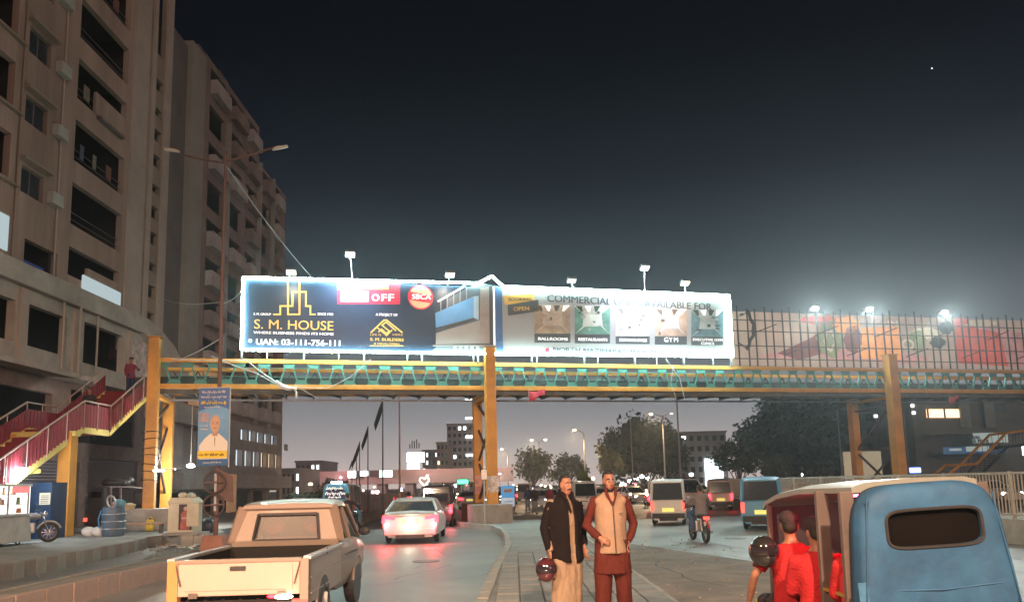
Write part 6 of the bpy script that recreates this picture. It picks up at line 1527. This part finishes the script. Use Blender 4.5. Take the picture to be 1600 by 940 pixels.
t, wd, z_, ops = bld('apartment_building', 'dark building with grey balconies behind the right pier', 'building', 1252, 1420, 618, 88, 14, mat('right_render',(.13,.12,.11),.95,.25,.3,.1,dirt=.4), (9,6,0)); windows(t, ops, g_w2, 8, .06)
t, wd, z_, ops = bld('apartment_building', 'dark building with one row of warm orange lit windows and shop signs at right', 'building', 1422, 1640, 610, 80, 14, mat('right_render2',(.17,.165,.155),.95,.25,.3,.1,dirt=.4), None)
def onb(t, Y, x0, y0, x1, y1, m, name, pr=.1, th=.08):
    a, b = atY(x0,y1,Y), atY(x1,y0,Y); ox = t.location.x; return MB().b2((a.x-ox,-pr-th,a.z),(b.x-ox,-pr,b.z)).build(name, m, t)
g_or = glow('window_orange', (1,.55,.28), 2.0, True)
for k in range(6):
    onb(t, 80, 1448+k*8.7, 639, 1448+k*8.7+7.2, 652, g_or, 'window', .02)
for xx in (1448,1474): onb(t, 80, xx, 638, xx+1.2, 653, m_frame, 'mullion', .12)
for x0 in (1500,1538): onb(t, 80, x0, 620, x0+10, 668, mat('pale_pilaster',(.24,.24,.22),.9,.2,1,0), 'pilaster', .1, .3)
onb(t, 80, 1552, 630, 1570, 645, m_glass, 'window', .05); onb(t, 80, 1440, 676, 1600, 679, m_f1, 'canopy', .1, 1.2)
m_sg = mat('shop_sign_white', (.4,.45,.43), .5, .2, 2, 0, em=(.8,1,.95), es=.16); m_sgb = mat('shop_sign_blue', (.03,.10,.2), .5, .2, 2, 0, em=(.2,.5,1), es=.06)
s1 = onb(t, 80, 1508, 676.5, 1560, 693, m_sg, 'shop_sign', 1.4)
a = atY(1511,685,78.3); text('Cakes', m_pdk, t, (a.x-t.location.x,-1.55,a.z), RX, size=.6, fit=1.4, offset=.02); a = atY(1522,691,78.3); text('& More', m_pdk, t, (a.x-t.location.x,-1.55,a.z), RX, size=.6, fit=1.6, offset=.02)
onb(t, 80, 1462, 697, 1560, 710, m_sgb, 'shop_sign', 1.4); onb(t, 80, 1470, 701, 1488, 705, m_sg, 'sign_text', 1.55); onb(t, 80, 1496, 697.5, 1530, 706, m_sg, 'sign_patch', 1.55)
onb(t, 80, 1462, 712, 1540, 715, m_f1, 'shop_shutter', .2); onb(t, 80, 1583, 695, 1586, 712, g_w2, 'lit_strip', 1.5)
for (x, y) in ((1423,634),(1425,645),(1366,650)): onb(t, 80, x-2.5, y-2.5, x+2.5, y+2.5, glow('small_white_sign',(1,.95,.95),1.3), 'lit_window', .3)
# yellow wall & low shops behind railing
hd_ = thing('wall_panel', 'cream lit hoarding behind the railing between the two right pier columns', 'hoarding', (0,0,0))
a, b = atY(1320,728,60), atY(1376,704,60); MB().b2((a.x,60,a.z-1.0),(b.x,60.2,b.z)).build('board', mat('cream_hoarding',(.5,.46,.32),.8,.15,1,.1,em=(1,.9,.6),es=.12), hd_)
for x in (a.x+.3,b.x-.3): MB().b2((x-.06,60.2,0),(x+.06,60.35,a.z)).build('post', m_steel, hd_)
# heart of neon, green sign, bright billboard
def lit_sign(label, px0, py0, px1, py1, Y, m, cat='lit sign', post=True, name='lit_sign'):
    a, b = atY(px0,py1,Y), atY(px1,py0,Y); t = thing(name, label, cat, ((a.x+b.x)/2, Y, 0))
    w_ = (b.x-a.x)/2; MB().b2((-w_,-.2,a.z),(w_,.1,b.z)).build('face', m, t, bevel=.05)
    MB().b2((-w_-.1,.1,a.z-.1),(w_+.1,.3,b.z+.1)).build('housing', m_steel, t)
    if post: MB().cyl((0,.2,0),(0,.2,a.z),.12,n=8).build('post', m_steel, t)
    return t
for x_, c_ in ((-24,(1,.5,.5)),(-12,(1,.62,.5)),(-2,(1,.7,.6))):  # added lamps that wash the flyover in pink
    q = thing('added_pink_lamp', 'added pinkish lamp on a post under the %s of the flyover' % ({-24:'left end',-12:'middle',-2:'right end'}[x_]), 'lamp', (x_,106,0)); MB().cyl((0,0,0),(0,0,3.2),.05,n=6).build('post', m_steel, q); MB().ball((0,0,3.3),(.25,.2,.15),8,6).build('bulb', g_pink, q); lamp('POINT', (0,-.2,3.6), 1100, c_, .2, parent=q)
lb = lit_sign('glaring white distant billboard above the flyover', 636, 706, 663, 722, 150, g_sign, 'billboard', name='distant_billboard'); a = atY(636,734,150); b = atY(656,723,150)
MB().b2((a.x-lb.location.x,-.2,a.z),(b.x-lb.location.x,.1,b.z)).build('lower_face', glow('far_sign_dim',(.85,.95,.95),1.2), lb)
random.seed(14)
for k in range(5): MB().b2((-1.2+k*.45,-.3,lb.location.z+9.3),(-1.0+k*.45,-.22,9.9+random.uniform(.2,1.2))).build('printed_figure', m_f2, lb)
lit_sign('green glowing oval sign right of the black van', 715, 749, 731, 755, 75, glow('neon_green',(.05,1,.5),5))
lit_sign('long white lit shop sign on the flyover, left end', 544, 735, 556, 746, 110, g_sign, post=False); lit_sign('middle white lit sign on the flyover', 563, 735, 576, 743, 110, g_sign, post=False)
lit_sign('wide pale green lit sign on the flyover behind the flag poles', 593, 734, 613, 745, 110, glow('far_sign_mint',(.75,1,.92),2.6), post=False)
lit_sign('pink lit sign under the flyover', 580, 765, 592, 771, 100, g_pink); lit_sign('blue neon sign behind the railing right of the pier', 1421, 730, 1437, 738, 70, glow('neon_blue',(.15,.3,1),5))
ht__ = thing('neon_heart', 'heart shaped neon sign above the black van', 'neon sign', atY(663,751,90)); ht__.location.z = atY(663,751,90).z
pts = [(.55*(16*math.sin(t_)**3)/16, 0, .55*(13*math.cos(t_)-5*math.cos(2*t_)-2*math.cos(3*t_)-math.cos(4*t_))/16) for t_ in [2*math.pi*k/24 for k in range(25)]]
MB().tube(pts, .09, 6).build('neon_tube', glow('neon_cream',(1,.9,.7),2.5), ht__); MB().cyl((0,.1,-.5),(0,.1,-ht__.location.z),.06,n=6).build('post', m_steel, ht__)
# flyover across the far junction
fo = thing('flyover', 'long low flyover crossing behind the traffic, washed in pink light', 'flyover', (0,0,0))
a, b = atY(505,748,112), atY(770,745,112)
MB().b2((a.x-6,112,a.z-.9),(b.x+3,118,a.z+.2)).build('deck', mat('flyover_concrete',(.30,.25,.24),.9,.15,.3,.1), fo); MB().b2((a.x-6,111.8,a.z+.2),(b.x+3,112,a.z+1.1)).build('parapet', mat('flyover_parapet',(.33,.24,.23),.9,.15,.3,.1), fo)
for k in range(7): x = a.x+k*(b.x-a.x)/6; MB().b2((x-.6,113,0),(x+.6,116,a.z-.9)).build('pier', m_f1, fo)
# brown hoarding / barrier in the middle distance
br = thing('barrier_fence', 'low brown boarding fence in front of the far traffic, left of the white saloon', 'fence', (0,0,0))
a, b = G(560,800), G(640,790)
n = 14
for k in range(n):
    p0_, p1_ = a.lerp(b, k/n), a.lerp(b, (k+.92)/n); q = MB(); q.prism([(p0_.x,p0_.y),(p1_.x,p1_.y),(p1_.x,p1_.y+.08),(p0_.x,p0_.y+.08)],'z',0,1.25); q.build('board', mat('brown_board',(.13,.09,.08),.85,.35,1.5,.2,dirt=.4), br)
MB().bar(a+V((0,.1,1.27)), b+V((0,.1,1.27)), .08).build('rail', m_brown, br)
# ---- thin poles and flag poles
def pole(label, px, pytop, Y, m, r=.07, X=None, group=None, flagm=None, head=None, arm=0, col=(1,.7,.4), pw=0, name='flag_pole', cat='flag pole', base=0.):
    a = atY(px, pytop, Y); t = thing(name, label, cat, (a.x, Y, base), 0, group)
    MB().cyl((0,0,0),(0,0,a.z-base),r,r*.6,8).build('pole', m, t)
    if flagm:
        vs = [(0,0,a.z-base),(-.5,.1,a.z-1.2-base),(-.9,.0,a.z-2.6-base),(-.75,.0,a.z-3.3-base),(-.25,.05,a.z-2.0-base),(-.05,0,a.z-1.3-base)]
        vs = [(x*flagm[1], y, a.z-base-(a.z-base-z)*flagm[1]) for x, y, z in vs]
        MB().add(vs+[(x,y+.02,z) for x,y,z in vs], [tuple(range(6)), tuple(range(6,12))]+[(i,(i+1)%6,6+(i+1)%6,6+i) for i in range(6)]).build('flag', flagm[0], t)
    if head is not None:
        for (dx, g) in head:
            MB().tube([(0,0,a.z-.1),(dx*.6,0,a.z+.25),(dx,0,a.z+.35)], .045, 6).build('arm', m, t)
            MB().box((dx,-.0,a.z+.36),(.5,.24,.10)).build('lamp_head', m, t)
            if g is not None:
                MB().ball((dx,-.12,a.z+.27),(.20,.14,.10),10,8).build('lens', g, t)
        if pw: lamp('SPOT', (head[0][0],-.5,a.z-.05), pw, col, .2, (head[0][0],-4,0), 140, .5, t)
    return t
m_pd2 = mat('flag_dark', (.02,.03,.025), .9, .2, 4, .1); m_pole = mat('pole_grey', (.25,.23,.22), .6, .15, 3, 0); m_pold = mat('pole_dark', (.05,.04,.04), .6, .15, 3, 0); m_polo = mat('pole_orange', (.45,.27,.18), .6, .15, 3, 0)
pole('tallest, nearest dark flag pole of the row left of the white saloon', 598, 622, 46, m_pold, .055, flagm=(m_pd2,.6), group='flag poles along the left road')
pole('second dark flag pole with limp flag, counted from the white saloon', 575, 665, 56, m_pold, .055, flagm=(m_pd2,.55), group='flag poles along the left road')
pole('third flag pole in the row left of the white saloon, flag hanging low', 562, 689, 68, m_pold, .06, flagm=(m_pd2,.6), group='flag poles along the left road')
pole('fourth flag pole in the row left of the white saloon', 557, 702, 80, m_pold, .06, flagm=(m_pd2,.6), group='flag poles along the left road')
pole('smallest and farthest flag pole of the row left of the white saloon', 550, 718, 95, m_pold, .06, flagm=(m_pd2,.4), group='flag poles along the left road')
pole('tall thin orange pole rising behind the white saloon', 624, 617, 60, m_polo, .09, name='lamp_pole', cat='pole')
pole('tall grey pole leaning slightly, right of the dome-shaped tree', 1057, 618, 70, m_pole, .10, name='lamp_pole', cat='pole')
pole('thin pole with small box in front of the dome-shaped tree', 985, 655, 75, m_pole, .06, name='lamp_pole', cat='pole'); 
pole('thin grey pole right of the right bridge pier', 1410, 622, 62, m_pole, .06, name='lamp_pole', cat='pole')
pole('pale pole carrying a narrow banner left of the right bridge pier', 1308, 640, 58, m_pole, .08, name='lamp_pole', cat='pole')
gO = glow('sodium_lens', (1,.62,.32), 14); gW = glow('led_lens', (.9,.95,1), 9)
G_ = 'street lamps in the middle distance'
pole('street lamp with big orange lamp over the dome-shaped tree', 1035, 650, 85, m_pole, .1, head=[(-1.3,gO),(1.0,glow('sodium_dim',(1,.5,.4),2))], pw=2600, name='street_lamp', cat='street lamp', group=G_)
pole('street lamp with warm lamp above the head of the man in the black jacket', 912, 675, 90, m_pole, .1, head=[(-1.1,gO)], pw=3000, name='street_lamp', cat='street lamp', group=G_)
pole('double street lamp, third from the right of the warm row', 842, 690, 105, m_pole, .1, head=[(-1.0,gO),(.9,gW)], pw=3000, name='street_lamp', cat='street lamp', group=G_)
pole('street lamp just right of the centre pier top, last of the warm row', 793, 704, 120, m_pole, .1, head=[(-.9,gO)], pw=2600, name='street_lamp', cat='street lamp', group=G_)
pole('short orange street lamp at the end of the left road by the dark hedge', 489, 760, 75, m_pold, .06, head=[(-.2,glow('sodium_strong',(1,.55,.2),25))], pw=400, name='street_lamp', cat='street lamp', group=G_)
# ---- row of far lamps low on the horizon
random.seed(33)
spots = [(973,755),(984,751),(994,747),(1003,744),(1012,747),(1036,750),(1116,744),(1251,741),(1294,737),(1552,737),(1594,669),(1590,696),(926,747),(770+40,764),(875,764),(1080,741)]
where = ['over the far traffic, leftmost of the cold row','second of the cold row beside the man in the waistcoat','third of the cold row','fourth and highest of the cold row','fifth of the cold row','above the cabin of the white microvan','between motorcyclist and blue van','behind the railing above the blue van','behind the railing left of the right pier','behind the railing near the right stair','at the top of the right stair, frame edge','below the landing of the right stair','above the traffic between the two standing men','left of the man in the black jacket, low','just behind the head of the man in black','right of the big white cabin']
for (px, py), wh in zip(spots, where):
    Y = random.uniform(75, 110); p_ = atY(px, py, Y); t = thing('market_lamp', 'small bright lamp '+wh, 'lamp', (p_.x, Y, 0), 0, 'small bright lamps along the horizon')
    warm = py > 757 or px in (926,); s_ = Y/90
    MB().cyl((0,0,0),(0,0,p_.z),.04,n=5).build('post', m_pold, t); MB().ball((0,-.05,p_.z),(.24*s_,.2,.18*s_),8,6).build('bulb', gO if warm else glow('cold_bulb',(.85,.97,1),22), t)

random.seed(71)
pw_, gs_ = [], [gO, glow('tiny_warm',(1,.72,.5),8), glow('tiny_white',(1,.93,.85),9), glow('tiny_pink',(1,.45,.5),5), glow('tiny_red',(1,.12,.1),6), glow('tiny_blue',(.35,.45,1),5)]
for k in range(105):
    px = random.choice((random.uniform(556,760), random.uniform(782,1130), random.uniform(800,1000))); py = random.uniform(757,782) if px < 780 else random.uniform(754,776)
    Y = random.uniform(62, 100); p_ = atY(px, py, Y)
    if p_.z < .4: continue
    t = thing('market_lamp', 'one of the many tiny coloured lamps glittering along the far side of the junction', 'lamp', (p_.x, Y, 0), 0, 'tiny lamps along the far side of the junction')
    s_ = Y/90*random.uniform(.5,1.1); MB().cyl((0,0,0),(0,0,p_.z),.03,n=4).build('post', m_pold, t); MB().ball((0,-.05,p_.z),(.17*s_,.14*s_,.15*s_),7,5).build('bulb', random.choice(gs_[:3]*3+gs_), t)
# ================================================================== TREES AND HEDGE
m_leaf = mat('foliage', (.03,.042,.026), .85, .35, .6, 0); m_leafw = mat('foliage_lit', (.08,.08,.035), .85, .35, .6, 0); m_bark = mat('bark', (.09,.065,.045), .9, .3, 4, .4)  # lit foliage: light put into a paler leaf colour
def tree(label, px0, px1, pytop, Y, m, trunk=1.6, n=2600, leaf=.34, clumps=16, seed=1, name='tree', flat=1.0):
    a, b = atY(px0, pytop, Y), atY(px1, pytop, Y); cx = (a.x+b.x)/2; W_ = (b.x-a.x)/2; zt_ = (a.z+b.z)/2
    t = thing(name, label, 'tree', (cx, Y, 0)); random.seed(seed)
    cz = (zt_+trunk)/2; hz_ = (zt_-trunk)/2
    cl = []
    for k in range(clumps):
        th = random.uniform(0,2*math.pi); ph = random.uniform(-.6,1.35); rr_ = random.uniform(.2,.80)**.8
        c_ = V((math.cos(th)*math.cos(ph)*W_*rr_, math.sin(th)*math.cos(ph)*W_*rr_, cz+math.sin(ph)*hz_*rr_*flat)); cl.append((c_, random.uniform(.26,.42)*min(W_,hz_*1.4)))
    tr = MB(); top_ = V((0,0,cz)); tr.tube([(0,0,0),(.1*W_*.3,0,trunk*.6),(0,0,trunk+.3),top_], [.09*W_**.6+.08,.07*W_**.6+.06,.055*W_**.6+.05,.03*W_**.5], 8)
    for c_, r_ in cl[:9]: tr.tube([V((0,0,trunk*.9)), V((0,0,trunk)).lerp(c_,.5)+V((0,0,.1)), c_], [.05*W_**.5,.035*W_**.5,.015], 5)
    tr.build('trunk', m_bark, t)
    mb = MB()
    for k in range(n):
        c_, r_ = random.choice(cl); d = V((random.gauss(0,1),random.gauss(0,1),random.gauss(0,1))).normalized()*r_*random.uniform(.35,1.12)
        p_ = c_+d
        if p_.z < trunk*.6: continue
        s_ = leaf*random.uniform(.5,1.3); u = V((random.gauss(0,1),random.gauss(0,1),random.gauss(0,1))).normalized(); v = u.orthogonal().normalized()
        mb.add([p_-u*s_*.5, p_+v*s_*.36, p_+u*s_*.5, p_-v*s_*.36], [(0,1,2,3)])
    mb.build('crown', m, t); return t
tree('broad dome-shaped dark tree right of the man in the waistcoat', 938, 1066, 655, 95, m_leaf, .6, 16000, .6, 80, 2)
tree('huge dark tree mass left of the right pier', 1150, 1330, 607, 74, m_leaf, .5, 17000, .55, 90, 3)
tree('dark bushy tree between the pale building and the huge tree', 1112, 1188, 672, 84, m_leaf, .8, 3000, .42, 20, 4)
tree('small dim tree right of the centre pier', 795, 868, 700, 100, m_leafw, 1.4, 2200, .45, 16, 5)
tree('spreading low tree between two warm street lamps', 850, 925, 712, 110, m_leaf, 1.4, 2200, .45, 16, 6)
tree('small round yellow-green tree lit from below between the two men', 895, 925, 731, 60, mat('foliage_yellow_lit',(.14,.15,.05),.85,.3,.8,0), 1.6, 1100, .22, 10, 7)  # light on this small tree put into its yellow-green
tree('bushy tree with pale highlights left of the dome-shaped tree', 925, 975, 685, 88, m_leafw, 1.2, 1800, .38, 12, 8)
tree('dark tree at the end of the left road behind the orange lamp', 495, 545, 745, 95, m_leaf, .6, 1500, .35, 12, 9)
tree('dark treetop beside the small block with the sign frame', 466, 500, 735, 105, m_leaf, .6, 1200, .35, 10, 10)
tree('low dark tree under the bridge right of the huge tree', 1300, 1360, 700, 66, m_leaf, .5, 1200, .3, 10, 12)
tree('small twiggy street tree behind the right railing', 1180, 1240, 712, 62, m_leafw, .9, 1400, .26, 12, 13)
hg = thing('hedge', 'dark clipped hedge along the divider behind the pickup truck', 'hedge', (0,0,0)); mb = MB(); random.seed(6)
ha, hb2 = V((-8.6,30,0)), V((-14.5,68,0))
for k in range(5200):
    t_ = random.random(); p_ = ha.lerp(hb2, t_)+V((random.uniform(-.45,.45),0,.3+random.random()**.8*1.25+.12*math.sin(t_*40)))
    s_ = random.uniform(.12,.26); u = V((random.gauss(0,1),random.gauss(0,1),random.gauss(0,1))).normalized(); v = u.orthogonal().normalized(); mb.add([p_-u*s_*.5,p_+v*s_*.3,p_+u*s_*.5,p_-v*s_*.3],[(0,1,2,3)])
mb.build('leaves', m_leaf, hg)
MB().prism([(-8.75,30),(-8.45,30),(-14.35,68),(-14.65,68)],'z',.0,1.2).build('hedge_core', m_leaf, hg)
# ================================================================== FAR TRAFFIC (each vehicle of its own)
fc = car('distant_car', 'distant white car with its headlights on, left of the man in the black jacket', 'car', (2.3,62,0), R(172), p_white, 1.75, 4.2, 1.42, group='distant cars in the far traffic')
fr = [(-.6,70,0,p_red,'distant red car beyond the plinth of the centre pier'),(4.9,74,174,p_silver,'distant silver car facing the viewer between the two standing men'),(7.6,66,176,p_white,'distant white car facing the viewer, right of the man in the waistcoat'),
      (10.4,78,178,p_grey,'distant grey car facing the viewer left of the white microvan'),(13.2,70,184,p_white,'distant white car behind the motorcyclist'),(17.5,84,186,p_blue,'distant blue car behind the railing'),
      (-6.5,62,4,p_red,'distant red-tailed car behind the brown boarding fence'),(-10.5,72,6,p_grey,'distant grey car farther left behind the brown boarding fence'),(-3.4,58,2,p_grey,'distant car between the black van and the centre pier'),
      (22,62,190,p_red,'distant red car seen through the railing under the right pier'),(26,58,188,p_silver,'distant silver car seen through the railing near the right stair'),(29,50,190,p_white,'distant white car seen through the railing at the right edge')]
for x, y, a, p_, lab in fr:
    o = copy_tree(fc, lab, (x,y,0), R(a)); 
    if p_ is not p_white: recolor(o, p_white, p_)
for k in range(14):
    x, y = random.uniform(-9,24), random.uniform(60,96); copy_tree(fc, 'one of several half-hidden distant cars with lit headlights in the far traffic', (x+y*.02,y,0), R(random.uniform(160,200)), group='half-hidden cars in the far traffic')
fv = car('distant_van', 'big white microvan facing the viewer beside the man in the waistcoat', 'van', (4.6,52,0), R(178), p_white, 1.5, 3.5, 1.9, 'van', group='distant vans in the far traffic')
for x, y, a, p_, lab in [(8.6,47,-60,p_white,'pale microvan lit brightly behind the white microvan'),(1.2,88,176,p_cream,'distant cream van facing the viewer near the small street sign'),(15.8,60,182,p_white,'distant white van behind the motorcyclist and the red tail lamps')]:
    o = copy_tree(fv, lab, (x,y,0), R(a)); 
    if p_ is not p_white: recolor(o, p_white, p_)
random.seed(8)
fm_ = motorcycle('distant motorcycle with its headlight on, behind the shoulder of the man in tan waistcoat', (2.9,34,0), R(170), p_black, group='distant motorcycles in the far traffic')
for x, y, a, lab in [(-1.9,48,5,'distant motorcycle right of the black van'),(3.9,58,176,'distant motorcycle between the two standing men'),(6.4,44,172,'distant motorcycle left of the white microvan'),(9.4,55,178,'distant motorcycle right of the white microvan'),(-1.0,58,8,'distant motorcycle beside the far side of the centre plinth')]:
    copy_tree(fm_, lab, (x,y,0), R(a))
for k in range(16):
    x, y = random.uniform(-8,18), random.uniform(54,88); copy_tree(fm_, 'one of several tiny motorcycles with lit headlight in the far traffic', (x+y*.03,y,0), R(random.uniform(165,190)), group='tiny motorcycles in the far traffic')
# ---- vehicles and lamps behind the camera: the headlights and street lamps that light the scene
hc = car('waiting_car', 'grey car waiting behind the viewer with its headlights on', 'car', (-1.75,-7.6,0), R(2), p_grey, 1.75, 4.4, 1.42)
for s_ in (-1, 1): lamp('SPOT', (s_*.62,4.5,.64), 2800, (1,.56,.38), .08, (s_*.62-1.0,24,.6), 46, .8, hc)
for (x, y, pw_, lab) in ((.9,-7,7600,'tall street lamp on the median behind the viewer'),(-8,-4,4200,'tall street lamp on the divider behind the viewer')):
    t = thing('street_lamp', lab, 'street lamp', (x,y,.17)); MB().cyl((0,0,0),(0,0,9.2),.1,.06,10).build('pole', m_brown, t); MB().tube([(0,0,9.1),(.5,.5,9.4),(.9,1.1,9.45)],.04,6).build('arm', m_brown, t)
    MB().box((1.0,1.2,9.45),(.3,.7,.12)).build('lamp_head', m_galv, t); MB().box((1.0,1.25,9.37),(.22,.5,.04)).build('lens', gO, t)
    lamp('SPOT', (1.0,1.25,9.2), pw_*1.6, (1,.62,.38), .25, (1.0,9.5,0), 128, .6, t)
# ---- the bright planet in the sky
d = ray(1456,107).normalized(); o = MB().ball(CP+d*1500, .9, 8, 6).build('star', glow('star_white',(1,1,1),3)); o['kind'] = 'structure'
# ================================================================== HAZE
hb3 = MB().b2((-90,-40,-1.4),(110,260,36.2)).build('haze', None)
mh = bpy.data.materials.new('haze_air'); mh.use_nodes = True; n_ = mh.node_tree; n_.nodes.clear()
oo = n_.nodes.new('ShaderNodeOutputMaterial'); pv = n_.nodes.new('ShaderNodeVolumePrincipled'); pv.inputs['Density'].default_value = .0009
pv.inputs['Color'].default_value = (.80,.88,.92,1); pv.inputs['Anisotropy'].default_value = .80
n_.links.new(pv.outputs[0], oo.inputs['Volume']); hb3.data.materials.append(mh); hb3['kind'] = 'stuff'
